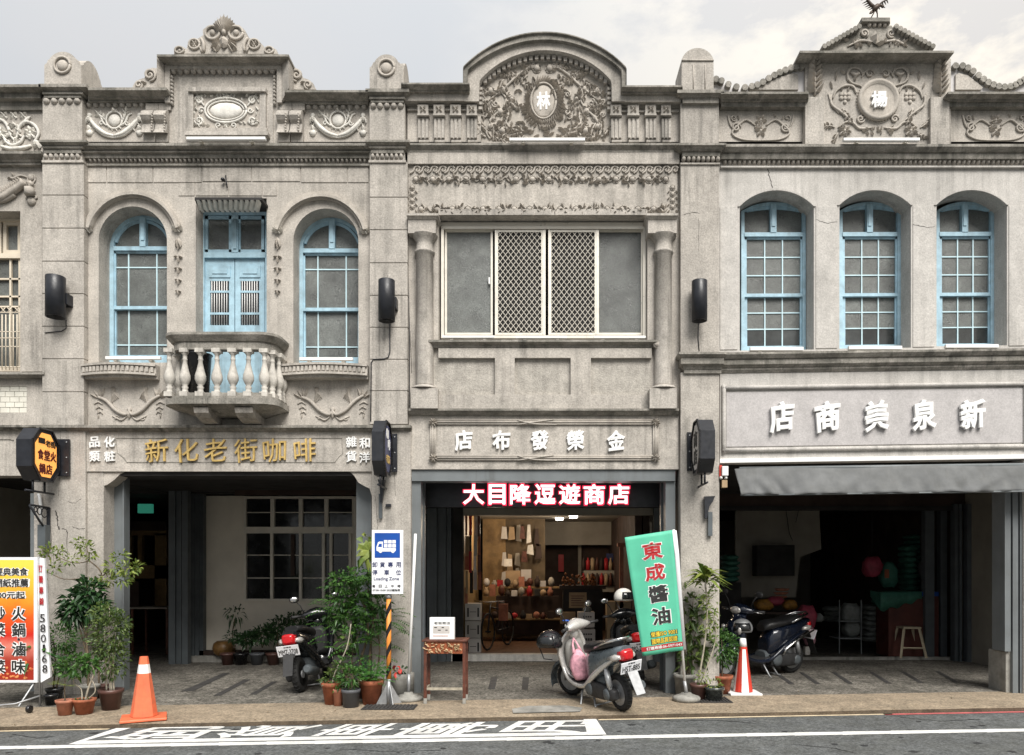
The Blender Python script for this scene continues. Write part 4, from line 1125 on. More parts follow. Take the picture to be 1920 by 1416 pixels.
for y_ in (792, 859): o.vine([(970, y_-4), (1002, y_+3), (1044, y_+4.5)], 1.6); o.vine([(970, y_+4.5), (1006, y_-1), (1038, y_-5)], 1.6)
o.build('ribbon_tie', M['orn'], BC, kind='stuff')
for ch, x in (('店', 869), ('布', 940), ('發', 1012), ('榮', 1079), ('金', 1155)):
    q = MB(); ptext(q, ch, x, 826, 34, 37, -.052, .03, .035, .35); q.build('character', M['white'], BC)
# steel frame and piers of the ground floor
mb = MB(); mb.pbox(772, 1266, 879, 901, -.0, .22); mb.box(X(772, .02), X(789, .02), .02, .2, 0, Z(900)); mb.box(X(1248, .02), X(1266, .02), .02, .2, 0, Z(900))
mb.pbox(772, 1266, 898, 902, -.02, .22); mb.build('steel_portal', M['steel'], BC)
mb = MB(); mb.box(X(789, .3), X(797, .3), .25, .35, 0, Z(900, .3)); mb.box(X(1238, .3), X(1246, .3), .25, .35, 0, Z(900, .3)); mb.build('inner_jamb', M['steeld'], BC, kind='stuff')
# lit sign behind the beam
ls = thing('shop_sign', 'black fascia with white lit characters outlined in red inside the middle arcade', 'sign', (X(1020, .6), .6, Z(927, .6)))
mb = MB(); mb.pbox(790, 1236, 900, 951, .64, .72); mb.build('sign_board', M['black'], ls)
for ch, x in zip('大目降逗遊商店', (888, 932, 976, 1022, 1068, 1114, 1160)):
    w_ = 32 if ch == '目' else 40; q = MB(); ptext(q, ch, x, 927, w_+4, 43, .615, .03, .04); q.build('character_halo', M['ledr'], ls)
    q = MB(); ptext(q, ch, x, 927, w_-1, 37.5, .585, .02, .02); q.build('character', M['ledw'], ls)

# ================================================================== BUILDING D, the general store
def warpD(v):
    px = v[0]*S+VX; py = HY-(v[2]-CZ)*S
    ks = ((0, 0), (280, 0), (554, -.005), (660, -.014), (930, -.014), (1068, 0), (1500, 0))
    k = 0
    for a, b in zip(ks, ks[1:]):
        if a[0] <= py <= b[0]: k = lerp(a[1], b[1], (py-a[0])/(b[0]-a[0]))
    if px < 1345 or v[1] > 1: return v
    return (v[0], v[1], v[2]-k*(px-1345)/S)
BD = thing('shophouse', 'shophouse with stepped gable, three segmental blue windows and grey awning over a dark store', 'building', (X(1640), 0, 0), 'old rendered shophouses in a row')
WARP[0] = warpD
mb = MB()
wall(mb, 1345, 2100, 266, 722, 0, .31, [(1387, 1526, 387, 658, 357), (1574, 1708, 386, 657, 357), (1756, 1888, 383, 655, 357)])
mb.build('wall', M['stoneD'], BD)
for a, b in ((1387, 1526), (1574, 1708), (1756, 1888)):
    mb = MB(); sp = 387 if a < 1500 else 385
    mb.band(arc(a-4, b+4, sp, 353, 18), arc(a, b, sp, 357, 18), -.018, .02); mb.build('arch_rim', M['stoneD'], BD)
for a, b in ((1350, 1383), (1530, 1570), (1712, 1752), (1892, 2100)):
    q = MB(); q.pbox(a, b, 387, 656, -.010, .01); q.build('render_pier', M['stoneD'], BD, bevel=.004)
for a, b in ((1388, 1505), (1572, 1683), (1754, 1858)):
    sash(BD, a+2, b+6, 396, 379, 656, .275, 440, 554, (.335, .665), (.335, .67), (.335, .665), (.33, .66), t=6)
mb = MB(); mb.pbox(1345, 2100, 198, 270, 0, .35); mb.build('parapet', M['stone'], BD)
mb = MB(); cornice(mb, 1352, 1516, [(172, 176, .22, .22), (176, 186, .22, .14), (186, 189, .13, .13), (189, 200, .09, .09)], 0, .3); mb.build('cornice', M['cornice'], BD)
mb = MB(); cornice(mb, 1778, 2100, [(172, 176, .22, .22), (176, 186, .22, .14), (186, 189, .13, .13), (189, 200, .09, .09)], 0, .3); mb.build('cornice', M['cornice'], BD)
mb = MB(); cornice(mb, 1345, 2100, [(270, 275, .15, .15), (275, 285, .15, .10), (285, 298, .08, .07)], 0, .3); mb.build('cornice', M['cornice'], BD)
dentils('bead_row', BD, 1354, 1974, 299, 311, -.0, 68, .05, .1, 'orn')
mb = MB(); mb.pbox(1352, 2100, 311, 314, -.04, .02); mb.build('string_course', M['stoneD'], BD)
# gable block
mb = MB(); mb.pbox(1510, 1783, 110, 272, -.05, .3); mb.build('gable_block', M['stoneB'], BD)
mb = MB(); cornice(mb, 1500, 1789, [(95, 99, .26, .26), (99, 110, .24, .12), (110, 113, .09, .08)], -.0, .35, 1); mb.build('cornice', M['cornice'], BD)
for a, b in ((1510, 1545), (1745, 1780)):
    mb = MB(); mb.pbox(a, b, 182, 245, -.10, .0); mb.pbox(a, b, 245, 272, -.12, .0); mb.build('gable_pilaster', M['stoneB'], BD)
    o = Orn(-.052); cx = (a+b)/2
    o.vine([(cx, 180), (cx, 118)], 2.4, False)
    for k in range(6):
        for sg in (-1, 1): o.leaf(cx, 176-k*10, -math.pi/2+sg*.75, 23-k*1.5, 11, 6)
    o.leaf(cx, 126, -math.pi/2, 13, 9, 5)
    o.build('acanthus_leaf', M['orn'], BD)
# medallion and vines
o = Orn(-.052)
q = MB(); q.lathe([(.265, -.0), (.265, -.05), (.225, -.065), (.21, -.03), (.20, -.035)], (X(1645, -.05), -.05, Z(190, -.05)), 36, 'y'); q.build('medallion', M['orn'], BD)
for k in range(44):
    a = 2*math.pi*k/44; o.ball(1645+38.5*math.cos(a), 190+38.5*math.sin(a), 2.2)
o.build('bead_ring', M['orn'], BD)
q = MB(); ptext(q, '楊', 1648, 187, 30, 31, -.105, .03, .03, .2); q.build('character', M['white'], BD)
o = Orn(-.052); rg = random.Random(4)
for sg in (-1, 1):
    def q_(x, y): return 1645+sg*x, y
    def an(a): return a if sg > 0 else math.pi-a
    o.spiral(*q_(15, 139), 8, 1.5, math.pi if sg > 0 else 0, sg, 2.); o.vine([q_(15, 131), q_(24, 136), q_(30, 146)], 2)
    o.ring(*q_(42, 144), 15, 16, 2., 16, an(-2.9) if sg > 0 else -.25, an(.6) if sg > 0 else -3.7)
    o.vine([q_(27, 142), q_(36, 130), q_(52, 130), q_(57, 142), q_(50, 156), q_(32, 162), q_(28, 168)], 2.2)
    o.vine([q_(34, 138), q_(42, 142), q_(50, 137)], 3); o.leaf(*q_(42, 140), math.pi/2, 14, 7, 4)
    o.vine([q_(40, 176), q_(46, 164), q_(62, 162), q_(78, 172), q_(84, 186)], 2.4)
    for k in range(6): o.ball(*q_(54+(k % 3)*7, 178+(k//3)*7), 4.4)
    o.ball(*q_(61, 192), 4); o.leaf(*q_(56, 172), an(-1.9), 9, 5); o.leaf(*q_(66, 172), an(-1.1), 9, 5)
    o.vine([q_(88, 180), q_(86, 198), q_(68, 212), q_(52, 226), q_(40, 240)], 2.4); o.vine([q_(92, 176), q_(86, 196), q_(72, 214)], 1.8)
    o.spray(*q_(66, 204), an(1.9), 26, 4, 6, rg); o.leaf(*q_(78, 152), an(-1.6), 18, 6); o.leaf(*q_(84, 168), an(-1.2), 16, 5)
    o.spiral(*q_(32, 224), 8, 1.4, 0, -sg, 2); o.vine([q_(12, 240), q_(34, 242), q_(46, 232), q_(60, 230), q_(74, 240)], 2.2)
    o.flower(*q_(62, 246), 12, 6, .3); o.spray(*q_(80, 240), an(-.5), 20, 3, 5, rg); o.spray(*q_(74, 250), an(.8), 16, 3, 5, rg)
    o.leaf(*q_(60, 140), an(-.6), 12, 5)
for k in range(16): o.leaf(1645+rg.uniform(-24, 24), 241+rg.uniform(-6, 8), rg.uniform(0, 6.28), 9, 5)
o.build('vine_relief', M['orn'], BD)
def side_vine(cx, w_=1.):
    o = Orn(-.002); rg = random.Random(6)
    for sg in (-1, 1):
        o.spiral(cx+sg*46, 240, 9, 1.6, 0, sg, 2.); o.spiral(cx+sg*50, 222, 6, 1.2, 1, -sg, 1.6)
        o.vine([(cx+sg*10, 236), (cx+sg*26, 226), (cx+sg*38, 232), (cx+sg*54, 250), (cx+sg*36, 262), (cx, 264)], 2.)
        o.vine([(cx+sg*62, 216), (cx+sg*58, 232), (cx+sg*54, 240)], 1.8); o.leaf(cx+sg*40, 226, -1.2*sg if sg > 0 else math.pi+1.2, 10, 4)
    o.flower(cx, 226, 11, 5, .2); o.flower(cx, 246, 11, 5, .9); o.flower(cx-6, 236, 7, 5); o.leaf(cx+24, 214, 1.0, 8, 4)
    return o
side_vine(1426).build('vine_relief', M['orn'], BD); side_vine(1866).build('vine_relief', M['orn'], BD)
# crowning pediment with tiled rakes
mb = MB(); mb.pprism([(1540, 96), (1614, 52), (1618, 48), (1672, 48), (1674, 52), (1750, 96)], -.08, .25); mb.build('pediment', M['cornice'], BD)
mb = MB(); cornice(mb, 1616, 1669, [(33, 40, .14, .14), (40, 45, .13, .05)], -.0, .25); mb.build('pedestal', M['cornice'], BD)
for k in range(4):
    c = P(1630+k*9.5, 47, -.09); q = MB(); q.ell(c, (.028, .03, .03), 8, 5); q.build('bead', M['orn'], BD)
for (x0, y0, x1, y1) in ((1540, 93, 1612, 52), (1674, 52, 1750, 93)):
    n = 10
    for k in range(n):
        t = (k+.5)/n; x, y_ = lerp(x0, x1, t), lerp(y0, y1, t); c = P(x, y_, -.1)
        q = MB(); q.lathe([(.032, -.05), (.034, .36)], (c[0], c[1], c[2]), 8, 'y'); q.build('ridge_tile', M['cornice'], BD)
o = Orn(-.083); rg = random.Random(9)
for sg in (-1, 1):
    o.vine([(1645+sg*10, 80), (1645+sg*34, 78), (1645+sg*56, 88)], 2.2); o.spiral(1645+sg*25, 64, 8, 1.5, 1, sg, 2.2); o.flower(1645+sg*38, 80, 7, 5)
    for k in range(7): o.leaf(1645+sg*rg.uniform(12, 60), rg.uniform(76, 92), rg.uniform(0, 6.3), 9, 5)
o.leaf(1640, 60, math.pi/2, 26, 16, 5); o.leaf(1640, 84, -.2, 20, 9, 4)
o.build('pediment_relief', M['orn'], BD)
# scalloped wing walls
def wing(pts, panel):
    mb = MB(); mb.pprism(pts+[(pts[-1][0], 172), (pts[0][0], 172)], .0, .16); mb.build('wing_wall', M['white_wing'], BD)
    q = MB(); q.pprism(panel, -.03, .02); q.build('wing_panel', M['stoneB'], BD)
    # scalloped coping of half round tiles
    L_ = 0; out_ = []
    for a, b in zip(pts, pts[1:]):
        d = math.hypot(b[0]-a[0], b[1]-a[1]); n = max(1, round(d/11.5))
        for k in range(n):
            t = (k+.5)/n; c = P(lerp(a[0], b[0], t), lerp(a[1], b[1], t)-.5, -.03)
            q = MB(); q.lathe([(.042, -.03), (.042, .24)], c, 9, 'y'); q.build('coping_tile', M['cornice'], BD)
M['white_wing'] = mat('wing_limewash', (.62, .60, .60), .8, .1, 3, .2, 80, streak=.2)
wing([(1338, 152), (1346, 150), (1358, 158), (1372, 164), (1388, 167), (1404, 166), (1424, 160), (1446, 146), (1466, 136), (1488, 128), (1508, 126)], [(1414, 168), (1458, 146), (1488, 137), (1496, 140), (1497, 168)])
wing([(1782, 128), (1798, 124), (1818, 132), (1838, 148), (1856, 160), (1876, 166), (1898, 164), (1914, 154), (1930, 146), (1960, 150)], [(1792, 168), (1792, 140), (1798, 137), (1816, 142), (1832, 155), (1843, 164), (1840, 168)])
# pier between C and D
pier_cap(BD, 1278, 1338, 90, 170, -.12, True)
mb = MB(); cornice(mb, 1270, 1358, [(168, 174, .12, .12), (174, 183, .10, .06), (183, 193, .05, .05)], -.10, .3, 1); mb.build('cornice', M['cornice'], BD)
mb = MB(); cornice(mb, 1268, 1362, [(268, 272, .12, .12), (272, 283, .11, .06), (283, 293, .04, .04)], -.10, .3, 1); mb.build('cornice', M['cornice'], BD)
dentils('bead_row', BD, 1277, 1350, 294, 305, -.10, 8, .05, .1, 'orn')
mb = MB(); mb.pbox(1276, 1348, 193, 270, -.10, .3); mb.pbox(1276, 1350, 305, 308, -.12, .2); mb.build('pier_head', M['stoneB'], BD)
mb = MB(); mb.pbox(1276, 1348, 306, 664, -.10, .3); mb.build('pier_shaft', M['stoneB'], BD, bevel=.006)
mb = MB(); cornice(mb, 1273, 1362, [(660, 664, .14, .14), (664, 670, .14, .10), (670, 682, .09, .09), (682, 686, .10, .07), (686, 692, .06, .04), (692, 700, .03, .03)], -.10, .3, .6); mb.build('ledge', M['cornice'], BD)
lowpier(1276, 1349, 698, BD, 'stoneB', -.10, .3)
# big ledge
mb = MB(); cornice(mb, 1350, 2100, [(661, 665, .17, .17), (665, 673, .17, .13), (673, 684, .11, .11), (684, 690, .11, .07), (690, 694, .06, .06), (694, 700, .06, .03)], 0, .3); mb.build('ledge', M['cornice'], BD)
mb = MB(); mb.pbox(1350, 2100, 699, 866, -.02, .3); mb.build('sign_fascia', M['stoneD'], BD)
mb = MB(); mb.pbox(1362, 1926, 736, 838, -.03, .0); mb.build('sign_panel', M['panel'], BD)
for pts in ([(1354, 728), (1930, 728)], [(1354, 845), (1930, 845)], [(1357, 722), (1357, 850)], [(1922, 722), (1922, 850)]):
    mb = MB(); pts = [tuple(lerp(pts[0][k], pts[1][k], t/8) for k in (0, 1)) for t in range(9)]
    mb.tube([(X(x, -.03), -.04, Z(y_, -.03)) for x, y_ in pts], .028, 8); mb.build('sign_moulding', M['stoneD'], BD)
for ch, x in (('店', 1465), ('商', 1551), ('美', 1643), ('泉', 1732), ('新', 1823)):
    q = MB(); ptext(q, ch, x, 784+(x-1465)*-.0, 47, 56, -.065, .045, .035, .4); q.build('character', M['white'], BD)
mb = MB(); mb.pbox(1350, 2100, 860, 868, -.06, .1); mb.build('lintel_trim', M['white'], BD)
# right hand pier with its steel guide
WARP[0] = None
lowpier(1920, 1985, 860, BD, 'stoneD', -.04, .3)
lowpier(1886, 1921, 1222, BD, 'concrete', .06, .45)
mb = MB()
for k, (a, b) in enumerate(((1886, 1897), (1898, 1908), (1909, 1921))): mb.box(X(a, .02*k), X(b, .02*k), .02-.012*k, .3, .0 if k else Z(1222), Z(880, 0))
mb.build('shutter_guide', M['steel'], BD)
WARP[0] = warpD
aw = thing('awning', 'grey fabric roll-out awning hanging under the lavender sign board', 'awning', (X(1690), -.3, Z(900)))
mb = MB(); nx, ny = 240, 10; k0 = len(mb.v)
for j in range(ny+1):
    for i in range(nx+1):
        t, s_ = i/nx, j/ny; px = lerp(1387, 2010, t)+(1-s_)*-6*(1 if t < .02 else 0)
        y_ = -.20-.14*s_-.016*math.sin(t*26+s_*2)*s_-.012*math.sin(t*61+s_*3)*(s_)**1.5-.010*math.sin(t*117-s_*4)*s_-.035*max(0, math.sin(t*19+2.5*s_))**6*s_*(1-.4*s_)-.05*math.exp(-((t-.03-.07*s_)/.018)**2)*s_+.04*math.exp(-((t-.07-.07*s_)/.02)**2)*s_-.05*math.exp(-((t-.86+.18*s_)/.03)**2)*s_-.02*math.exp(-((t-.45+.02*s_)/.02)**2)*s_
        mb.v.append((X(px, -.3), y_, Z(lerp(880, 929, s_), -.20-.14*s_)+.010*math.sin(t*14)*(1-s_)+s_**2*(.007*math.sin(t*33)+.004*math.sin(t*71))))
for j in range(ny):
    for i in range(nx):
        a = j*(nx+1)+i; mb.f.append([a, a+1, a+nx+2, a+nx+1]); mb.s.append(True)
o_ = mb.build('awning_sheet', M['fabric'], aw); sm_ = o_.modifiers.new('thickness', 'SOLIDIFY'); sm_.thickness = .006
mb = MB(); mb.tube([P(1386, 880, -.18), P(2010, 880, -.18)], .026, 8); mb.build('roller_tube', M['steel'], aw)
mb = MB(); mb.tube([(X(1389, -.34), -.33, Z(929, -.34)), (X(2010, -.34), -.33, Z(929, -.34))], .011, 6); mb.build('front_bar', M['steel'], aw)
WARP[0] = None
mt_ = thing('awning_motor', 'white and red electrical box at the left end of the grey awning', 'electrical box', (X(1360), -.08, Z(890)))
mb = MB(); mb.pbox(1354, 1366, 874, 892, -.16, -.05); mb.build('casing', M['white'], mt_, bevel=.006)
mb = MB(); mb.pbox(1349, 1354, 872, 894, -.12, -.02); mb.build('red_side', M['conered'], mt_)
mb = MB(); mb.pbox(1354, 1364, 900, 914, -.13, -.05); mb.build('junction_box', M['carton'], mt_)
for x in (1352, 1361):
    q = MB(); q.ell(P(x, 896, -.12), (.022, .03, .022), 8, 5); q.build('lamp', M['white'], mt_)

M['whitebrick'] = mat('white_brick', (.72, .70, .62), .6, .08, 9)
# ================================================================== BUILDING A at the left edge
BA = thing('shophouse', 'shophouse cut by the left edge, with cream window and white brick panel', 'building', (X(0), 0, 0), 'old rendered shophouses in a row')
mb = MB(); wall(mb, -220, 80, 183, 892, .02, .3, [(-60, 38, 396, 697), (-60, 50, 724, 774)]); mb.build('wall', M['stone'], BA)
mb = MB(); cornice(mb, -220, 76, [(158, 163, .20, .20), (163, 172, .20, .13), (172, 184, .10, .10)], 0, .3); mb.build('cornice', M['cornice'], BA)
mb = MB(); mb.pbox(-220, 80, 184, 206, -.02, .2); mb.build('frieze_band', M['cornice'], BA)
mb = MB(); cornice(mb, -220, 77, [(283, 288, .15, .15), (288, 297, .15, .10), (297, 303, .09, .07), (303, 309, .05, .05)], 0, .3); mb.build('cornice', M['cornice'], BA)
o = Orn(.018); rg = random.Random(14)
o.vine([(-14, 232), (4, 226), (16, 238), (22, 256), (32, 268)], 3); o.vine([(64, 270), (74, 252), (66, 236), (50, 230), (38, 240), (34, 256), (26, 270)], 3)
o.vine([(-10, 262), (6, 256), (14, 268), (26, 274), (40, 268), (48, 256), (58, 262)], 3); o.flower(58, 250, 12, 7); o.flower(2, 250, 12, 7)
for x in (8, 26, 44): o.flower(x, 217, 8, 4, .8)
o.vine([(4, 276), (24, 281), (46, 279), (60, 274)], 4); o.leaf(70, 264, 1.2, 18, 12, 5); o.leaf(70, 268, 2.0, 14, 8, 4)
for k in range(22): o.leaf(26+rg.uniform(-14, 14), 250+rg.uniform(-20, 24), rg.uniform(0, 6.3), 9, 5, 3)
o.vine([(44, 236), (52, 226), (58, 220)], 3)
o.build('scroll_relief', M['ornw'], BA)
o = Orn(.018)
o.vine([(-20, 372), (4, 374), (26, 362), (50, 344)], 8, False); o.vine([(-20, 376), (8, 378), (30, 366)], 5, False)
for k in range(12): o.leaf(2+k*4, 374-k*2.6+1, -1.9, 9, 3, 9)
o.vine([(18, 332), (26, 336), (40, 330), (54, 334)], 2.4); o.leaf(28, 332, -2.2, 12, 5); o.leaf(24, 333, 2.8, 10, 5)
o.ball(59, 334, 7); o.ring(60, 336, 7, 8, 1.6); o.leaf(60, 340, math.pi/2-.15, 22, 9, 7); o.leaf(60, 340, math.pi/2+.15, 22, 9, 7)
o.vine([(60, 344), (60, 352)], 6, False, False); o.vine([(60, 356), (60, 370)], 9, False, False); o.ring(60, 371, 10, 3, 2); o.ball(60, 378, 9, .9)
o.build('garland_relief', M['orn'], BA)
mb = MB(); mb.pbox(40, 79, 401, 697, .008, .04); mb.build('jamb_slab', M['stone'], BA, bevel=.003)
mb = MB(); cornice(mb, -220, 82, [(698, 702, .12, .12), (702, 708, .10, .06)], 0, .2); mb.build('window_sill', M['cornice'], BA)
mb = MB(); y = .24; fr(mb, -60, 46, 408, 696, 7, y, y+.08); mb.pbox(-53, 39, 475, 484, y-.01, y+.08)
wn = mb.build('window', M['cream'], BA)
mb = MB(); fr(mb, 6, 39, 416, 475, 6, y+.02, y+.07); fr(mb, -30, 2, 416, 475, 6, y+.02, y+.07)
for x in (-25, -8, 19, 36): mb.pbox(x-1.5, x+2, 484, 690, y+.02, y+.05)
for y_ in (523, 556, 575): mb.pbox(-53, 39, y_-1.5, y_+1.5, y+.02, y+.05)
mb.build('muntins', M['cream'], wn)
mb = MB(); mb.pbox(-53, 39, 416, 690, y+.06, y+.066); mb.build('pane', M['glass'], wn)
gr_ = MB(); yy = .06
for x in (-20, -8, 4, 11, 18, 25, 32): gr_.tube([P(x, 590, yy), P(x, 694, yy)], .007, 5)
for y_ in (576, 586, 622, 634, 650, 688): gr_.tube([P(-60, y_, yy), P(40, y_, yy)], .007, 5)
for x in (-12, 2, 14, 28): gr_.tube([P(x, 577, yy), P(x+8, 586, yy)], .006, 5); gr_.tube([P(x+8, 577, yy), P(x, 586, yy)], .006, 5)
gr_.build('window_grille', M['cream'], BA)
rg = random.Random(2)
for r_ in range(5):
    for c_ in range(8):
        x = -60+c_*17.4+(8.7 if r_ % 2 else 0)-8
        if x+16.6 < -60: continue
        q = MB(); q.pbox(max(x, -60), min(x+16.4, 50), 724.5+r_*10, 733.7+r_*10, .03+rg.uniform(-.004, .004), .1)
        if x < 50: q.build('brick', M['whitebrick'], BA)
mb = MB(); mb.pbox(-62, 52, 722, 776, .06, .12); mb.build('brick_backing', M['concrete'], BA)
mb = MB(); cornice(mb, -220, 70, [(797, 801, .08, .08), (801, 806, .06, .03)], 0, .2); mb.build('ledge', M['cornice'], BA)
o = Orn(.018); o.vine([(-60, 824), (20, 824), (26, 826)], .8, False, False); o.build('scored_line', M['cornice'], BA)
lowpier(63, 80, 806, BA, y0=-.05)
mb = MB(); mb.box(X(57, .15), X(64, .15), .15, .3, 0, Z(925, .15)); mb.build('shutter_guide', M['steel'], BA)
lowpier(-260, -200, 892, BA)

# ================================================================== bodies of the shops behind the fronts
CEIL = 2.93
for b, px0, px1, nm in ((BA, -260, 79, 0), (BB, 79, 764, 1), (BC, 764, 1276, 2), (BD, 1276, 2110, 3)):
    x0, x1 = X(px0)+.01, X(px1)-.01
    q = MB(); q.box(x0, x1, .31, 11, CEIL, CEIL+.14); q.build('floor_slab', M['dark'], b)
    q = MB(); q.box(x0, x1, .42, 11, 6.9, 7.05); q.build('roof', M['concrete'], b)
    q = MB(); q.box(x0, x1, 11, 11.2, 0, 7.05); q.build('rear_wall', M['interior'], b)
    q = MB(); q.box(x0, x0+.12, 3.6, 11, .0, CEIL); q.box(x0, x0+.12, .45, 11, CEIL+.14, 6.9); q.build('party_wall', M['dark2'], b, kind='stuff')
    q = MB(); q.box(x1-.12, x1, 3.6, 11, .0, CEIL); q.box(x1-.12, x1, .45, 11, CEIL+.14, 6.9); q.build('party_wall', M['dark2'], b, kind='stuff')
q = MB(); q.box(X(-260), X(-250), .2, 3.6, 0, CEIL); q.build('arcade_light_stop', M['interior'], BA)  # added to close each arcade end so no side light leaks in
q = MB(); q.box(X(2095), X(2110), .2, 3.6, 0, CEIL); q.build('arcade_light_stop', M['interior'], BD)
# the slabs, roof and walls above close the rooms behind the glass
def ib(mb, px0, px1, py0, py1, y, dep): return mb.pbox(px0, px1, py0, py1, y, y+dep)
def floorz(py, y): return Z(py, y)

M['interior_p'] = mat('interior_plaster_pale', (.74, .69, .60), .85, .08, 2, .1, 60)
# ---- coffee house front (y 3.5)
y = 3.5
q = MB(); ib(q, 380, 457, 930, 1232, y, .15); ib(q, 457, 668, 930, 933, y, .15); ib(q, 457, 668, 1126, 1232, y, .15); ib(q, 660, 700, 930, 1232, y, .15); q.build('shopfront_wall', M['interior_p'], BB)
q = MB(); q.box(X(345, 3.3), X(700, 3.3), 3.25, 3.7, 0, .11); q.build('shopfront_step', M['concrete'], BB)
q = MB(); q.box(X(375, 3.4), X(700, 3.4), 3.36, 3.5, .11, .19); q.build('shopfront_plinth', M['dark2'], BB)
M['frame_off'] = mat('offwhite_frame', (.74, .70, .62), .6, .08, 5)
q = MB(); yy = y-.03
fr(q, 457, 667, 931, 1127, 4, yy, yy+.1); ib(q, 457, 667, 988, 1000, yy-.01, .1)
for x in (511, 564, 612): ib(q, x-4, x+3, 934, 990, yy, .08)
for x in (509, 511+52, 606, 620, 656): ib(q, x-2.5, x+2.5, 998, 1124, yy, .08)
sw2 = q.build('window', M['frame_off'], BB)
q = MB()
for y_ in (961,): ib(q, 460, 664, y_-.8, y_+.8, yy+.03, .03)
for y_ in (1041, 1084): ib(q, 460, 658, y_-.8, y_+.8, yy+.03, .03)
q.build('muntins', M['frame_off'], sw2)
for a, b in ((460, 508), (513, 561), (566, 610), (614, 664)):
    for c, d in ((934, 960), (962, 990)):
        q = MB(); ib(q, a, b, c, d, yy+.06, .006); q.build('pane', M['glassd'], sw2)
for a, b in ((460, 508), (512, 561), (564, 605), (608, 618), (621, 655)):
    for c, d in ((999, 1040), (1042, 1083), (1085, 1124)):
        q = MB(); ib(q, a, b, c, d, yy+.06, .006); q.build('pane', M['glassd'], sw2)
q = MB(); ib(q, 545, 552, 1002, 1080, yy+.02, .03); q.build('window_post', M['dark2'], BB)
# fluted folding shutter stack
for k, (a, b, yy) in enumerate(((316, 328, 3.0), (329, 340, 3.04), (341, 352, 3.0), (354, 364, 3.3), (366, 373, 3.34), (374, 381, 3.36))):
    q = MB(); q.box(X(a, yy), X(b, yy), yy, yy+.12, 0, Z(900, yy)); q.build('shutter_post', M['steeld'], BB)
q = MB(); ib(q, 236, 700, 884, 925, 3.2, .2); q.build('header_beam', M['dark'], BB)
sg_ = thing('fascia_board', 'dim dark board with dull red outlined characters under the coffee house ceiling', 'sign board', (X(555, 2.9), 2.9, Z(905, 2.9)))
q = MB(); ib(q, 440, 668, 889, 928, 2.9, .06); q.build('board', M['dark2'], sg_)
M['dimred'] = mat('dim_red_tube', (.10, .035, .04), .5, .1, 8)
for ch, x in zip('新化老街', (475, 533, 590, 640)):
    q = MB(); ptext(q, ch, x, 904, 34, 24, 2.88, .02, .0); q.build('character', M['dimred'], sg_)
# doorway on the left: room beyond
q = MB(); q.box(X(200, 3.5), X(316, 3.5), 7., 7.1, 0, CEIL); q.build('inner_wall', M['interior'], BB)
q = MB(); ib(q, 236, 246, 990, 1130, 5.9, .1); ib(q, 258, 266, 1003, 1060, 5.9, .1); ib(q, 290, 312, 1000, 1140, 5.9, .1); ib(q, 236, 312, 995, 1004, 5.9, .1); ib(q, 236, 312, 1060, 1085, 5.9, .1)
q.build('partition_frame', M['woody'], BB, kind='stuff')
q = MB(); ib(q, 236, 312, 978, 994, 5.8, .1); q.build('red_lintel', M['dark2'], BB)
t = thing('exit_lamp', 'dim green lit box sign hanging in the dark coffee house doorway', 'lamp', (X(268, 4.2), 4.2, Z(952, 4.2)))
M['greenglow'] = mat('green_lamp', (.05, .2, .15), .5, emit=(.1, .75, .5), es=.05)
q = MB(); ib(q, 258, 284, 945, 962, 4.2, .08); q.build('lamp_box', M['greenglow'], t)
q = MB(); q.tube([P(262, 945, 4.24), (X(262, 4.24), 4.24, CEIL)], .008, 5); q.build('hanger', M['black'], t)
t = thing('table', 'dark table with pale top inside the left doorway of the coffee house', 'table', (X(275, 4.4), 4.4, 0))
q = MB(); zt = Z(1139, 4.4); q.box(X(240, 4.4), X(313, 4.4), 4.4, 5.0, zt-.03, zt); q.build('tabletop', M['interior'], t)
for x in (243, 308):
    for yy in (4.45, 4.95): q = MB(); q.box(X(x, 4.4), X(x+4, 4.4), yy, yy+.04, 0, zt-.03); q.build('leg', M['wood'], t)
q = MB(); ib(q, 240, 248, 1085, 1138, 4.9, .04); ib(q, 248, 260, 1090, 1138, 4.9, .03); tag(q.build('menu_board', M['dark2']), 'dark red menu board standing on the table in the coffee house doorway', 'menu board')
# ---- left neighbour front
q = MB(); q.box(X(-260, 3.5), X(62, 2.5), 3.5, 3.6, 0, CEIL); q.build('shopfront_wall', M['dark2'], BA)
q = MB(); ib(q, -60, 52, 1057, 1062, 3.3, .2); ib(q, -60, 54, 980, 984, 3.2, .2); q.build('shelf', M['interior'], BA, kind='stuff')
ORD4 = ('leftmost', 'second', 'third', 'rightmost')
for k in range(4):
    q = MB(); ib(q, -4+k*14, 8+k*14, 945+k % 2*3, 979, 3.25, .15); tag(q.build('carton', M['carton']), ORD4[k]+' brown carton on the dark shelf behind the orange lightbox', 'box', 'cartons on the left shop shelf')

M['display'] = mat('display_backing', (.17, .125, .075), .8, .25, 4, .2, 30)
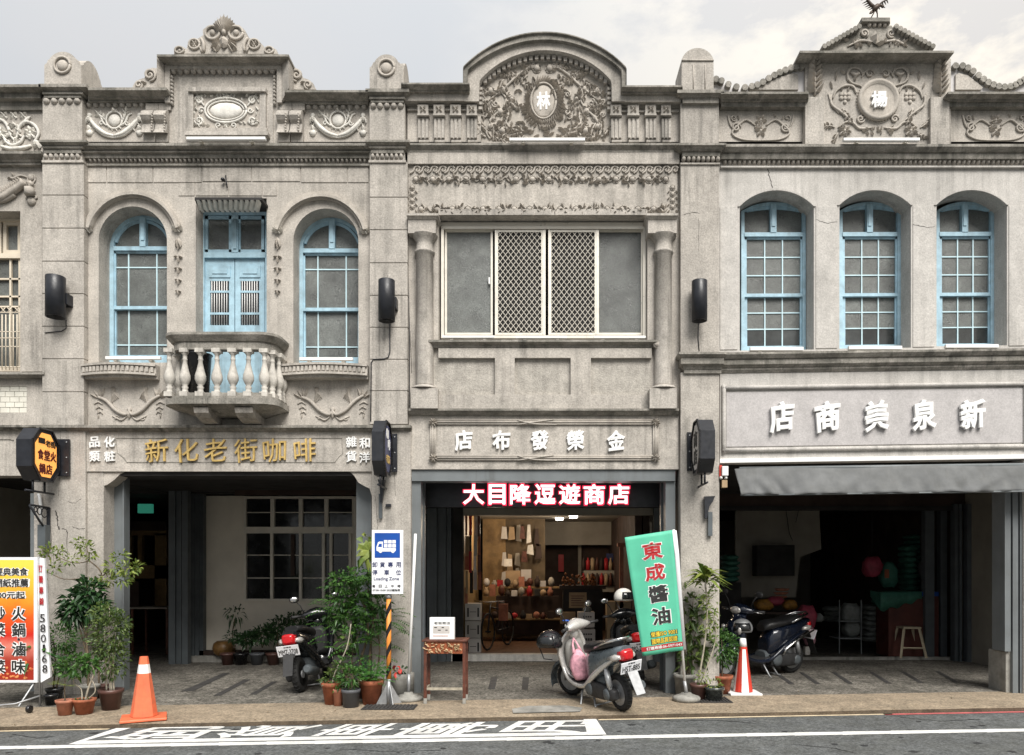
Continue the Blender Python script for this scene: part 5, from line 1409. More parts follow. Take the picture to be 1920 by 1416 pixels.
# ---- cloth shop interior
q = MB(); q.box(X(785, 3.6), X(1262, 3.6), 3.42, 3.62, 0, .12); q.build('shopfront_step', M['ornw'], BC)
M['shopfloor'] = mat('shop_floor', (.16, .085, .05), .5, .15, 4, speck=.15)
q = MB(); q.box(X(764)+.13, X(1276)-.13, 3.62, 10.9, 0, .115); q.build('shop_floor', M['shopfloor'], BC)
q = MB(); ib(q, 864, 1262, 953, 966, 3.45, .2); q.build('header_beam', M['interior'], BC)
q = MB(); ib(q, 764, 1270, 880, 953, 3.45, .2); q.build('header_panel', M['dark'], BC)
for a, b, yy in ((800, 819, 3.3), (820, 836, 3.36), (837, 846, 3.4), (848, 868, 3.42)):
    q = MB(); q.box(X(a, yy), X(b, yy), yy, yy+.15, 0, Z(953, yy)); q.build('shutter_post', M['steeld' if b != 868 else 'dark'], BC)
q = MB(); q.box(X(1225, 3.4), X(1262, 3.4), 3.35, 3.55, 0, Z(953, 3.4)); q.build('shutter_post', M['steeld'], BC)
q = MB(); q.box(X(770, 3.6), X(1262, 3.6)+.5, 3.65, 10.9, 2.72, 2.78); q.build('shop_ceiling', M['interior'], BC)
q = MB(); ib(q, 905, 948, 940, 1195, 6.95, .1); q.build('display_wall', M['woody'], BC); q = MB(); ib(q, 946, 1022, 940, 1195, 7.0, .1); q.build('display_wall', M['display'], BC)
q = MB(); ib(q, 1010, 1290, 1018, 1200, 8.6, .1); q.build('inner_wall', M['dark2'], BC)
q = MB(); ib(q, 1005, 1290, 975, 1022, 8.0, .1); q.build('bulkhead', M['interior'], BC)
q = MB(); q.box(X(870, 3.7)-.10, X(870, 3.7), 3.7, 7.0, .12, 2.72); q.build('side_wall', M['woody'], BC)
q = MB(); ib(q, 1084, 1090, 1020, 1120, 8.45, .1); q.build('door_post', M['interior'], BC)
t = thing('door_scroll', 'red paper scroll hanging on the dark back door of the cloth shop', 'scroll'); 
q = MB(); ib(q, 1047, 1057, 1040, 1072, 8.5, .02); q.build('paper', M['inkred'], t)
for i, (px, py) in enumerate(((1049, 973), (1075, 969), (1186, 968), (1188, 977))):
    d = (2.70-CZ)*F/(HY-py); q = MB(); q.lathe([(.075, -.03), (.08, .0), (.09, .01), (.09, .02)], ((px-VX)*d/F, d-D, 2.70), 16)
    tag(q.build('ceiling_lamp', M['lampglow']), 'round lit ceiling lamp in the cloth shop, '+('left one of the left pair', 'right one of the left pair', 'upper one of the right pair', 'lower one of the right pair')[i], 'ceiling lamp', 'ceiling lamps of the cloth shop')
for nm, loc, e in (('shop_light', (0.3, 5.6, 2.5), 11), ('shop_light', (-.85, 5.2, 2.4), 9)):
    ld = bpy.data.lights.new(nm, 'POINT'); ld.energy = e; ld.color = (1, .80, .58); ld.shadow_soft_size = .15
    lo = bpy.data.objects.new(nm, ld); COL.objects.link(lo); lo.location = loc
# goods
def item(name, label, cat, px0, px1, py0, py1, y, dep, m, group=None, bevel=0):
    q = MB(); ib(q, px0, px1, py0, py1, y, dep); o = q.build(name, M[m], bevel=bevel); return tag(o, label, cat, group)
rg = random.Random(30)
strips = ['terra2', 'inkred', 'ornw', 'wood', 'carton', 'dark', 'cartonw', 'terra']
for k in range(17):
    x = 872+(k % 4)*8+rg.uniform(-1, 1); y0 = 968+(k//4)*34+rg.uniform(-4, 4)
    q = MB(); ib(q, x, x+rg.uniform(4, 8), y0, y0+rg.uniform(26, 44), 3.72+.05*(k % 3), .02); tag(q.build('textile', M[strips[k % 8]]), ('pinkish', 'red', 'white', 'dark brown', 'tan', 'black', 'cream', 'terracotta')[k % 8]+' strip of cloth in the '+('first', 'second', 'third', 'fourth')[k % 4]+' column, '+('top', 'second', 'third', 'fourth', 'lowest')[k//4]+' row, left shop entrance', 'textile', 'textiles hanging by the cloth shop entrance')
for k in range(16):
    x = 940+(k % 6)*13+rg.uniform(-3, 3); y0 = 985+(k//6)*44+rg.uniform(-10, 10)
    q = MB(); w_ = rg.uniform(5, 11); h_ = rg.uniform(16, 36); yy = 6.6+.1*(k % 3)
    q.pprism([(x, y0), (x+w_, y0+rg.uniform(-3, 3)), (x+w_+2, y0+h_), (x-2, y0+h_+rg.uniform(-4, 4))], yy, yy+.03)
    tag(q.build('garment', M[['cartonw', 'carton', 'interior', 'wood', 'ornw', 'dark2'][k % 6]]), ('cream', 'tan', 'grey', 'brown', 'white', 'dark')[k % 6]+' garment hanging in the '+('top', 'middle', 'bottom')[k//6]+' row on the yellow wall, '+('first', 'second', 'third', 'fourth', 'fifth', 'sixth')[k % 6]+' from left', 'garment', 'goods hanging on the yellow wall')
for k, (a, b, c, d) in enumerate(((945, 960, 1048, 1062), (948, 976, 1070, 1092), (977, 996, 1068, 1090), (956, 974, 1097, 1108), (978, 1000, 1105, 1122))):
    item('framed_print', ('narrow pale framed print, highest on the yellow wall', 'brown framed print left of centre on the yellow wall', 'white framed print on the yellow wall beside the brown one', 'small brown framed print below the others', 'pinkish framed print, lowest on the yellow wall')[k], 'print', a, b, c, d, 6.3, .04, ['ornw', 'carton', 'cartonw', 'carton', 'terra2'][k], 'framed prints in the cloth shop')
item('shelf', 'dark low cabinet along the left side of the cloth shop', 'cabinet', 930, 1048, 1118, 1190, 6.0, .5, 'dark2')
t = thing('display_cabinet', 'dark tall cabinet with a notice in the middle of the cloth shop', 'cabinet', (X(1090, 4.8), 4.8, .12))
q = MB(); ib(q, 1056, 1130, 1104, 1212, 4.85, .5); q.build('body', M['dark'], t)
q = MB(); ib(q, 1050, 1136, 1098, 1105, 4.8, .6); q.build('top', M['dark2'], t)
t = thing('notice', 'cream notice sheet with lines of print on the dark cabinet', 'notice', P(1083, 1124, 4.83))
q = MB(); ib(q, 1067, 1100, 1111, 1140, 4.83, .01); q.build('sheet', M['carton'], t)
for k in range(5):
    q = MB(); ib(q, 1071, 1096-(k % 3)*3, 1117+k*4.3, 1118.4+k*4.3, 4.824, .004); q.build('line_of_print', M['wood'], t)
o = MB(); rgn = random.Random(2)
for k in range(60):
    c = P(rgn.uniform(1054, 1116), rgn.gauss(1090, 7), 4.9); o.ell(c, (.03, .03, .03), 5, 3)
tag(o.build('flower_arrangement', mat('orange_blossom', (.45, .16, .05), .7, .4, 30)), 'dark orange dried flower arrangement on top of the middle cabinet', 'flowers')
def carton(label, px0, px1, py0, py1, y, m, writing=True, grp=None, dep=.35):
    t = thing('carton', label, 'box', P((px0+px1)/2, py1, y), grp)
    q = MB(); ib(q, px0, px1, py0, py1, y, dep); q.build('box_body', M[m], t, bevel=.006)
    if writing:
        for k, f in enumerate((.3, .62)):
            q = MB(); x0, x1 = lerp(px0, px1, .3), lerp(px0, px1, .85); yy = lerp(py0, py1, f)
            for j in range(4): q.pbox(lerp(x0, x1, j/4), lerp(x0, x1, j/4)+(x1-x0)/5.4, yy-2.2*(.6+k*.5), yy+2.2*(.6+k*.5), y-.003, y+.001)
            q.build('print_line', M['ink'], t, kind='stuff')
    return t
carton('plain kraft box on the step of the dark cabinet', 1051, 1079, 1148, 1170, 4.7, 'carton', False, None, .3)
carton('white printed box on top of its stack in front of the dark cabinet', 1084, 1115, 1148, 1177, 4.3, 'cartonw')
carton('white printed box, lower one in front of the dark cabinet', 1084, 1116, 1180, 1211, 4.3, 'cartonw')
q = MB(); q.ell(P(1101, 1143, 4.4), (.09, .07, .06), 9, 6); tag(q.build('plastic_bag', M['sack_w']), 'crumpled clear plastic bag lying on the upper white box', 'bag')
for k in range(3):
    t = carton(('top', 'middle', 'bottom')[k]+' white carton of the stack inside the left shop entrance', 872, 901, 1132+k*32.5, 1163.5+k*32.5, 3.75, 'cartonw', False)
    q = MB()
    for x in (876, 895): q.pbox(x, x+3, 1140+k*32.5, 1157+k*32.5, 3.746, 3.751)
    q.pbox(881, 893, 1147+k*32.5, 1148+k*32.5, 3.746, 3.751); q.build('print_line', M['ink'], t, kind='stuff')
for k, (a, b) in enumerate(((1138, 1154), (1156, 1184))): carton('tall brown carton behind the beige helmet, '+('narrow left one', 'wide right one')[k], a, b, 1128, 1206, 4.2, 'carton', False)
t = thing('wooden_stand', 'bare yellow wooden upright with a crossbar left of the green banner', 'frame', (X(1165, 4.2), 4.2, .12))
q = MB(); q.box(X(1162, 4.2), X(1169, 4.2), 4.2, 4.28, .12, Z(1020, 4.2)); ib(q, 1158, 1176, 1018, 1025, 4.18, .1); q.build('upright', M['terra2'], t)
t = thing('monitor', 'grey computer screen at the back of the cloth shop', 'monitor', P(1148, 1068, 7.5))
q = MB(); ib(q, 1137, 1162, 1038, 1066, 7.5, .05); q.build('screen', M['inkblue'], t); q = MB(); ib(q, 1146, 1152, 1066, 1072, 7.52, .03); q.build('stand', M['black'], t)
item('counter', 'grey service counter at the back right of the cloth shop', 'counter', 1095, 1200, 1070, 1110, 7.3, .5, 'interior')
# bicycle standing in the shop
t = thing('bicycle', 'dark bicycle parked inside the left side of the cloth shop', 'bicycle', (X(925, 4.3), 4.3, .12))
def bwheel(cx, cy, ang):
    q = MB(); Mx = Matrix.Translation((cx, cy, .12+.34)) @ Matrix.Rotation(ang, 4, 'Z')
    n = 26; q.tube([(.33*math.cos(2*math.pi*i/n), 0, .33*math.sin(2*math.pi*i/n)) for i in range(n+1)], .018, 6)
    for i in range(12): a = math.pi*i/6; q.tube([(0, 0, 0), (.32*math.cos(a), 0, .32*math.sin(a))], .002, 3)
    q.tube([(0, -.05, 0), (0, .05, 0)], .02, 6); q.xf(Mx); q.build('wheel', M['tyre'], t)
bx, by = X(915, 4.1), 4.1; dx, dy = .32, 1.0
bwheel(bx, by, math.atan2(dy, dx)); bwheel(bx+dx*1.0, by+dy*1.0, math.atan2(dy, dx))
q = MB(); e = lambda s, z: (bx+dx*s, by+dy*s, .12+z)
for a, b in (((0, .34), (.12, .85)), ((.12, .78), (.62, .72)), ((.1, .68), (.45, .32)), ((.45, .32), (.65, .78)), ((.45, .32), (1, .34)), ((1, .34), (.62, .72))): q.tube([e(*a), e(*b)], .018, 6)
q.build('frame', M['black'], t)
q = MB(); q.tube([(bx-.26, by+.1, 1.02), (bx, by+.08, 1.0), (bx+.3, by+.05, 1.02)], .014, 6); q.build('handlebar', M['chrome'], t)
q = MB(); q.ell(e(.66, .84), (.07, .13, .035), 8, 5); q.build('saddle', M['vinyl'], t)
q = MB(); ib(q, 935, 952, 1133, 1164, 4.0, .2); tag(q.build('parcel', M['terra']), 'orange brown parcel with print strapped on the bicycle in the cloth shop', 'parcel')

# ---- general store interior
q = MB(); q.box(X(1345, 3.6), X(1800, 3.6), 3.6, 3.7, 0, .05); q.build('shopfront_step', M['concrete'], BD)
q = MB(); ib(q, 1276, 2100, 880, 950, 3.5, .2); q.build('header_beam', M['dark2'], BD)
q = MB(); ib(q, 1276, 2100, 949, 957, 3.46, .1); q.build('header_rail', M['dark'], BD)
q = MB(); q.pprism([(1380, 955), (1536, 955), (1540, 1030), (1500, 1045), (1492, 1120), (1380, 1120)], 5.6, 5.7); q.build('inner_wall', M['interior'], BD)
for a, b, yy in ((1735, 1752, 3.7), (1764, 1776, 3.8), (1790, 1796, 3.4), (1800, 1804, 3.35), (1814, 1829, 3.3), (1832, 1847, 3.3), (1849, 1852, 3.35)):
    q = MB(); q.box(X(a, yy), X(b, yy), yy, yy+.14, 0, Z(945, yy)); q.build('shutter_post', M['steeld'], BD)
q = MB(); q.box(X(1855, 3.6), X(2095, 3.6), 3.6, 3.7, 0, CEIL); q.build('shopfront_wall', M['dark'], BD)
def sack(label, cx, py, w_, h_, y, m, grp=None, rot=0, dep=.3):
    q = MB(); k = (D+y)/F; c = P(cx, py, y+dep/2)
    rings = []; n = 18; m_r = 9; ph = cx*1.7+py
    for i in range(m_r+1):
        t = i/m_r; zz = (t-.5)*h_*k; s_ = max(.16, math.sin(math.pi*(.03+.94*t)))**.30
        rings.append([(c[0]+w_*k*.5*s_*(abs(math.cos(a))**.5)*(1 if math.cos(a) > 0 else -1)*(1+.07*math.sin(3*a+i*1.3+ph)+.05*math.sin(7*a-i*2+ph)),
                       c[1]+dep*.5*s_*(abs(math.sin(a))**.6)*(1 if math.sin(a) > 0 else -1)*(1+.08*math.sin(4*a+i*1.7+ph)),
                       c[2]+zz+h_*k*.05*math.sin(3*a+ph)) for a in (2*math.pi*j/n for j in range(n))])
    q.loft(rings); return tag(q.build('sack', M[m]), label, 'sack', grp)
ORD = ('lowest', 'second', 'third', 'fourth', 'fifth', 'sixth', 'seventh', 'eighth', 'ninth', 'tenth', 'eleventh', 'topmost')
for k in range(12): sack(ORD[k]+' green sack, counted from below, in the tall stack against the right wall', 1727+rg.uniform(-2, 2), 1109-k*9.2, 62, 10.5, 5.0, 'sack_g', 'green sacks in the tall stack', dep=.5)
for k in range(7): sack(ORD[k]+' grey sack, counted from below, in the low stack left of the red counter', 1634+rg.uniform(-2, 2), 1197-k*9.6, 36, 11, 4.4, 'sack_w', 'grey sacks left of the counter', dep=.5)
for k in range(4): sack(ORD[k]+' green sack, counted from below, on the low stack beside the green cloth', 1655+rg.uniform(-2, 2), 1136-k*8, 34, 9, 4.6, 'sack_g', 'green sacks behind the counter', dep=.5)
sack('grey sack with a white label, upper one by the low shelf', 1594, 1150, 36, 36, 4.2, 'sack_w'); sack('grey sack, lower one on the low shelf', 1596, 1180, 32, 26, 4.2, 'sack_w')
sack('pale green sack with a red and yellow emblem in the middle of the store', 1665, 1078, 32, 46, 4.4, 'sack_g'); sack('pinkish grey sack hanging before the tall green stack', 1737, 1068, 26, 36, 4.7, 'sack_w')
sack('round red bag hanging in the middle of the dark store', 1635, 1063, 34, 36, 4.3, 'sack_r'); 
q = MB(); ib(q, 1659, 1667, 1068, 1084, 4.38, .01); tag(q.build('sack_label', M['terra']), 'red brown emblem on the pale green sack', 'label')
t = thing('counter', 'slanting red brown counter behind the white stool', 'counter', (X(1712, 3.75), 3.75, 0))
q = MB(); y_ = 3.78; q.pprism([(1666, 1231), (1666, 1141), (1705, 1130), (1734, 1118), (1760, 1118), (1760, 1231)], y_, y_+.5); q.build('front_panel', mat('counter_red', (.10, .028, .02), .55, .2, 4), t)
q = MB(); rr = []; nx = 18
for i in range(nx+1):
    t_ = i/nx; x = lerp(1650, 1728, t_); rr.append([(X(x, y_), y_-.02, Z(lerp(1140, 1118, t_**1.3)+5+3*math.sin(t_*19), y_)), (X(x, y_), y_-.02, Z(1112-2*t_, y_)), (X(x, y_), y_+.4, Z(1108, y_)), (X(x, y_), y_+.4, Z(1120, y_))])
q.loft(rr); tag(q.build('green_cloth', M['sack_g']), 'bright green sheet draped over the end of the red counter', 'cloth')
item('blue_folder', 'blue box lying on the red counter', 'box', 1729, 1760, 1110, 1118, y_, .3, 'signblue')
# cream stool
M['stoolm'] = mat('stool_cream', (.62, .53, .38), .6, .15, 9, moss=.15)
t = thing('stool', 'cream plastic stool in front of the red counter', 'stool', (X(1712, 3.62), 3.62, .05))
ys, k = 3.5, (D+3.5)/F; zt = Z(1176, ys); zb = .05; cx0 = X(1711, ys)
q = MB(); q.box(cx0-.16, cx0+.16, ys, ys+.3, zt-.035, zt); q.build('seat', M['stoolm'], t, bevel=.01)
for sx_ in (-1, 1):
    for sy in (0, 1):
        q = MB(); a = (cx0+sx_*.135, ys+.03+sy*.24, zt-.03); b = (cx0+sx_*.225, ys-.04+sy*.38, zb)
        q.tube([a, b], [.026, .022], 4, False); q.build('leg', M['stoolm'], t)
for sy in (0, 1):
    q = MB(); zz = lerp(zt, zb, .68); q.tube([(cx0-.195, ys-.015+sy*.33, zz), (cx0+.195, ys-.015+sy*.33, zz)], .016, 4, False); q.build('stretcher', M['stoolm'], t)
# heap of bags on a table at the left
t = thing('table', 'dark table under the coloured bags at the left of the store', 'table', (X(1450, 4.2), 4.2, .05))
q = MB(); q.box(X(1395, 4.2), X(1500, 4.2), 4.2, 4.9, Z(1148, 4.2)-.04, Z(1148, 4.2)); q.build('tabletop', M['dark2'], t)
for x in (1398, 1494): q = MB(); q.box(X(x, 4.2), X(x+4, 4.2), 4.22, 4.27, .05, Z(1148, 4.2)-.04); q.build('leg', M['dark2'], t)
M['sack_y'] = mat('bag_yellow', (.45, .22, .04), .6, .3, 12, .5, 25)
for x, py, w_, h_, m_, l in ((1432, 1134, 34, 20, 'sack_y', 'yellow orange bag on the left of the bag heap'), (1480, 1134, 26, 18, 'sack_y', 'yellow orange bag on the right of the bag heap'), (1453, 1127, 30, 16, 'sack_r', 'dark red bag in the middle of the bag heap')):
    sack(l, x, py, w_, h_, 4.2, m_)
for k in range(3):
    q = MB(); q.lathe([(.10, 0), (.135, .03), (.135, .045)], P(1462+k*2, 1122-k*7, 4.4), 14); tag(q.build('tray', M['terra2']), ('bottom', 'middle', 'top')[k]+' pinkish round tray stacked on the bag heap', 'tray', 'stacked round trays')
sack('large pink red bag hanging from the table edge beside the navy scooter', 1512, 1158, 34, 44, 3.75, 'sack_r'); sack('pink bag lying under the pink red one', 1517, 1192, 20, 34, 3.7, 'pink')
sack('small grey bag beside the pink red one', 1533, 1158, 16, 16, 3.8, 'sack_w')
item('tin_box', 'small cream tin on the threshold behind the navy scooter', 'tin', 1510, 1519, 1213, 1228, 3.66, .1, 'ornw')
for k in range(5): sack(ORD[k]+' dark green sack, counted from below, at the far left of the store', 1369+rg.uniform(-2, 2), 1086-k*10, 30, 11, 4.6, 'sack_g', 'green sacks at the far left of the store', dep=.5)
q = MB(); ib(q, 1420, 1490, 1022, 1080, 5.2, .35); tag(q.build('cabinet', M['dark']), 'black cabinet in front of the stained white wall of the store', 'cabinet')

rg = random.Random(71)
mats_ = ['carton', 'terra2', 'wood', 'dark2', 'cartonw', 'interior', 'inkred', 'dark']
names_ = ('tan', 'pinkish', 'red brown', 'dark brown', 'cream', 'grey', 'red', 'black')
for k in range(30):
    r_ = k//10; x = 912+(k % 10)*13.5+rg.uniform(-2, 2); y1 = (1118, 1160, 1100)[r_]; yy = (5.9, 5.8, 6.2)[r_]; h_ = rg.uniform(8, 22)
    q = MB(); kx = (D+yy)/F; c = P(x, y1-h_/2, yy)
    if k % 3 == 0: q.lathe([(.05, 0), (.06, h_*kx*.6), (.03, h_*kx*.8), (.03, h_*kx)], (c[0], c[1], c[2]-h_*kx/2), 10)
    elif k % 3 == 1: q.box(c[0]-.06, c[0]+.06, yy, yy+.12, c[2]-h_*kx/2, c[2]+h_*kx/2)
    else: q.ell(c, (.07, .06, h_*kx/2), 8, 5)
    tag(q.build('jar' if k % 3 == 0 else ('box' if k % 3 == 1 else 'bundle'), M[mats_[k % 8]]), names_[k % 8]+' '+('jar' if k % 3 == 0 else ('box' if k % 3 == 1 else 'bundle'))+' on the '+('cabinet', 'lower shelf', 'wall shelf')[r_]+' of the cloth shop, '+('first', 'second', 'third', 'fourth', 'fifth', 'sixth', 'seventh', 'eighth', 'ninth', 'tenth')[k % 10]+' from left', 'goods', 'small goods on the shelves of the cloth shop')
for y_ in (1100, 1160): 
    q = MB(); ib(q, 905, 1050, y_, y_+3, 5.8 if y_ > 1110 else 6.2, .3); tag(q.build('shelf_board', M['woody']), ('upper' if y_ < 1110 else 'lower')+' wooden shelf board along the left of the cloth shop', 'shelf')
for k in range(18):
    x = 1094+(k % 9)*8.5; y1 = (1069, 1098)[k//9]; q = MB(); yy = 7.4 if k < 9 else 7.25; c = P(x, y1, yy); q.lathe([(.045, 0), (.045, .16+.05*(k % 3)), (.02, .24), (.02, .28)], c, 8)
    tag(q.build('bottle', M[('dark2', 'inkred', 'carton', 'wood')[k % 4]]), ('dark brown', 'red', 'tan', 'mahogany')[k % 4]+' bottle on the back counter of the cloth shop, '+('upper', 'lower')[k//9]+' row, '+('first', 'second', 'third', 'fourth', 'fifth', 'sixth', 'seventh', 'eighth', 'ninth')[k % 9]+' from left', 'bottle', 'bottles at the back of the cloth shop')

# further stock in the dark store
rg = random.Random(55)
for k in range(9):
    x = 1560+(k % 3)*26+rg.uniform(-4, 4); sack(('left', 'middle', 'right')[k % 3]+' flat sack of the '+('bottom', 'middle', 'top')[k//3]+' layer at the back of the dark store', x, 1160-(k//3)*9, 28, 10, 5.6, ('sack_w', 'sack_g', 'sack_w')[k % 3], 'sacks at the back of the store', dep=.4)
for k in range(8): sack(ORD[k]+' green sack, counted from below, in the front column of the tall stack', 1701+rg.uniform(-2, 2), 1102-k*10.5, 26, 12, 4.75, 'sack_g', 'green sacks in the front column', dep=.4)
t = thing('wire_shelf', 'low pale metal shelf holding the two grey sacks in the store', 'shelf', (X(1594, 4.15), 4.15, .05))
for y_ in (1164, 1196): q = MB(); ib(q, 1572, 1616, y_, y_+2.5, 4.15, .45); q.build('shelf_board', M['steel'], t)
for x in (1573, 1614): q = MB(); q.box(X(x, 4.15), X(x+1.6, 4.15), 4.14, 4.17, .05, Z(1125, 4.15)); q.build('post', M['steel'], t)
q = MB(); q.box(X(1350, 4.6), X(1390, 4.6), 4.6, 5.1, .0, Z(1092, 4.6)); tag(q.build('cabinet', M['dark']), 'dark cabinet under the green sacks at the far left of the store', 'cabinet')
q = MB(); q.tube([P(1635, 1046, 4.45), (X(1635, 4.45), 4.45, CEIL)], .006, 5); tag(q.build('string', M['black']), 'thin string on which the round red bag hangs', 'string')
q = MB(); q.tube([P(1474, 958, 5.5), P(1480, 1000, 5.5), P(1486, 1014, 5.5)], .008, 5); tag(q.build('hanging_wire', M['black']), 'black wire hanging down the stained wall of the store', 'wire')
q = MB(); q.tube([P(1497, 958, 5.5), P(1492, 980, 5.5)], .006, 5); tag(q.build('hanging_wire', M['black']), 'short second wire on the stained wall of the store', 'wire')

# ================================================================== fittings on the fronts
def wall_lamp(label, px0, px1, py0, py1, y0):
    t = thing('wall_lamp', label, 'wall lamp', P((px0+px1)/2, py1, y0-.16), 'black cylinder lamps on the piers')
    r = (px1-px0)/2/S*.97; cx = X((px0+px1)/2, y0-.16); z0, z1 = Z(py1-4, y0-.16), Z(py0+3, y0-.16)
    q = MB(); q.lathe([(r*.86, z0+.05), (r*.86, z0), (r, z0), (r, z1-.004), (r*.96, z1), (.001, z1)], (cx, y0-.16, 0), 24); q.build('housing', M['black'], t)
    q = MB(); q.lathe([(.001, z0+.045), (r*.85, z0+.045)], (cx, y0-.16, 0), 20); q.build('lamp_glass', M['glass'], t)
    q = MB(); q.box(cx+r*.2, cx+r*1.1, y0-.13, y0+.002, lerp(z0, z1, .35), lerp(z0, z1, .62)); q.build('wall_plate', M['black'], t)
    return t
wall_lamp('black cylinder lamp on the pier left of the coffee house windows', 87, 121, 516, 599, -.1)
wall_lamp('black cylinder lamp on the pier between the coffee house and the cloth shop', 709.5, 740.5, 523, 606, -.1)
wall_lamp('black cylinder lamp on the pier left of the three blue windows', 1297, 1326, 524, 606, -.1)
def led(label, px0, px1, py, y0, h=5):
    t = thing('linear_light', label, 'light fitting', P((px0+px1)/2, py, y0), 'slim white linear lights under windows and emblems')
    q = MB(); q.pbox(px0, px1, py-h*.6, py+h*.5, y0-.05, y0); q.build('housing', M['white'], t, bevel=.004)
    for f in (.18, .82):
        q = MB(); x = lerp(px0, px1, f); q.pbox(x-3, x+3, py+h*.5, py+h*.5+4, y0-.03, y0+.06); q.build('bracket', M['alu'], t)
    return t
led('slim white light under the oval cartouche of the coffee house', 349, 497, 259, -.2)
led('slim white light under the round arched pediment relief', 955, 1097, 261, -.16)
led('slim white light under the round emblem of the right gable', 1582, 1725, 261, -.16)
led('slim white light at the foot of the left arched blue window', 197, 300, 671, .05)
led('slim white light at the foot of the arched blue window right of the balcony', 561, 661, 673, .05)
led('slim white light at the left foot of the wide cream window', 829, 926, 631.5, -.02, 4)
led('slim white light at the middle foot of the wide cream window', 966, 1063, 632, -.02, 4)
led('slim white light at the right foot of the wide cream window', 1113, 1211, 632, -.02, 4)
led('slim white light at the foot of the first of the three blue windows', 1407, 1507, 654, .02, 6)
led('slim white light at the foot of the middle one of the three blue windows', 1592, 1692, 652, .02, 6)
led('slim white light at the foot of the rightmost blue window', 1774, 1873, 649, .02, 6)
# projecting light boxes
def oct_(y0, y1, z0, z1, c):
    return [(y0, z0+c*1.2), (y0+c, z0), (y1-c, z0), (y1, z0+c*1.2), (y1, z1-c*1.2), (y1-c, z1), (y0+c, z1), (y0, z1-c*1.2)]
def lightbox(label, xf0, xf1, pyt, pyb, yf, yb, side, face, plate, grp='octagonal shop light boxes'):
    t = thing('lightbox_sign', label, 'sign', (X((xf0+xf1)/2, yf), (yf+yb)/2, Z(pyb, yf)), grp)
    x0, x1 = X(xf0, yf), X(xf1, yf); z0, z1 = Z(pyb, yf), Z(pyt, yf)
    o8 = oct_(yf, yb, z0, z1, .13)
    q = MB(); q.prism([(x0, y, z) for y, z in o8], (x1-x0, 0, 0)); q.build('box', M['black'], t)
    xs_ = x1 if side > 0 else x0
    i8 = oct_(yf+.05, yb-.05, z0+.05, z1-.05, .12)
    q = MB(); q.prism([(xs_+side*.004, y, z) for y, z in i8], (side*.006, 0, 0)); q.build('face', face, t)
    q = MB()
    for k in range(8):
        a, b = o8[k], o8[(k+1) % 8]; q.tube([(xs_+side*.008, a[0], a[1]), (xs_+side*.008, b[0], b[1])], .014, 5, False)
    q.build('rim', M['blacks'], t, kind='stuff')
    pa, pb = sorted((X(plate[0], -.11), X(plate[1], -.11)))
    q = MB(); q.box(pa, pb, -.13, -.10, Z(plate[3], -.11), Z(plate[2], -.11)); q.build('wall_plate', M['black'], t)
    for k in (0, 1, 2):
        q = MB(); q.ell((pb-.03 if side > 0 else pa+.03, -.133, Z(lerp(plate[2]+6, plate[3]-6, k/2), -.11)), (.01, .006, .01), 6, 4); q.build('bolt', M['galv'], t)
    q = MB(); q.tube([(x0*.5+x1*.5, yb-.02, z0*.5+z1*.5), (x0*.5+x1*.5, -.1, z0*.5+z1*.5)], .04, 6)
    for yy in (yf+.16, yb-.12): q.tube([(x0*.5+x1*.5, yy, z0+.02), (x0*.5+x1*.5, yy, z0-.13)], .014, 5)
    q.tube([(x0*.5+x1*.5, yf+.02, z0-.13), (x0*.5+x1*.5, -.1, z0-.13)], .014, 5); q.build('arm', M['black'], t)
    return t, xs_, z0, z1
t, xs_, z0, z1 = lightbox('black octagonal light box with orange face and dark red lettering', 30, 60, 799, 898, -.66, -.16, 1, M['orglow'], (108, 131, 824, 893))
M['lbred'] = mat('lettering_dark_red', (.10, .006, .006), .6, .1, 6); M['lbblack'] = mat('lettering_black', (.012, .01, .008), .6, .1, 6)
def sidetext(t, ch, xs_, side, yc, zc, wy, hz, m):
    q = MB(); put_text(q, ch, (xs_+side*.014, yc, zc), (0, side*wy, 0), (0, 0, hz), .006, .03); q.build('character', m, t)
zc = (z0+z1)/2
sidetext(t, '一', xs_, 1, -.50, zc+.17, .12, .07, M['lbblack']); sidetext(t, '老街', xs_, 1, -.33, zc+.15, .2, .085, M['lbblack'])
for ch, yy in zip('食堂火', (-.52, -.40, -.28)): sidetext(t, ch, xs_, 1, yy, zc+.0, .11, .13, M['lbred'])
for ch, yy in zip('鍋店', (-.49, -.36)): sidetext(t, ch, xs_, 1, yy, zc-.17, .12, .13, M['lbred'])
t, xs_, z0, z1 = lightbox('black octagonal light box with dark blue face on the pier right of the gilt sign', 697, 719, 785, 888, -.62, -.16, 1, M['bluebox'], (735, 745, 814, 885)); zc = (z0+z1)/2
sidetext(t, '咖', xs_, 1, -.44, zc+.18, .13, .13, M['white']); sidetext(t, '啡', xs_, 1, -.34, zc+.06, .13, .13, M['white']); sidetext(t, '老街', xs_, 1, -.40, zc-.13, .24, .10, M['gold'])
t, xs_, z0, z1 = lightbox('black octagonal light box seen edge-on beside the lavender sign board', 1313, 1341, 783, 884, -.62, -.16, -1, M['cartonw'], (1288, 1297, 811, 883)); zc = (z0+z1)/2
sidetext(t, '商', xs_, -1, -.40, zc+.1, .2, .2, M['ink']); sidetext(t, '店', xs_, -1, -.40, zc-.12, .2, .2, M['ink'])
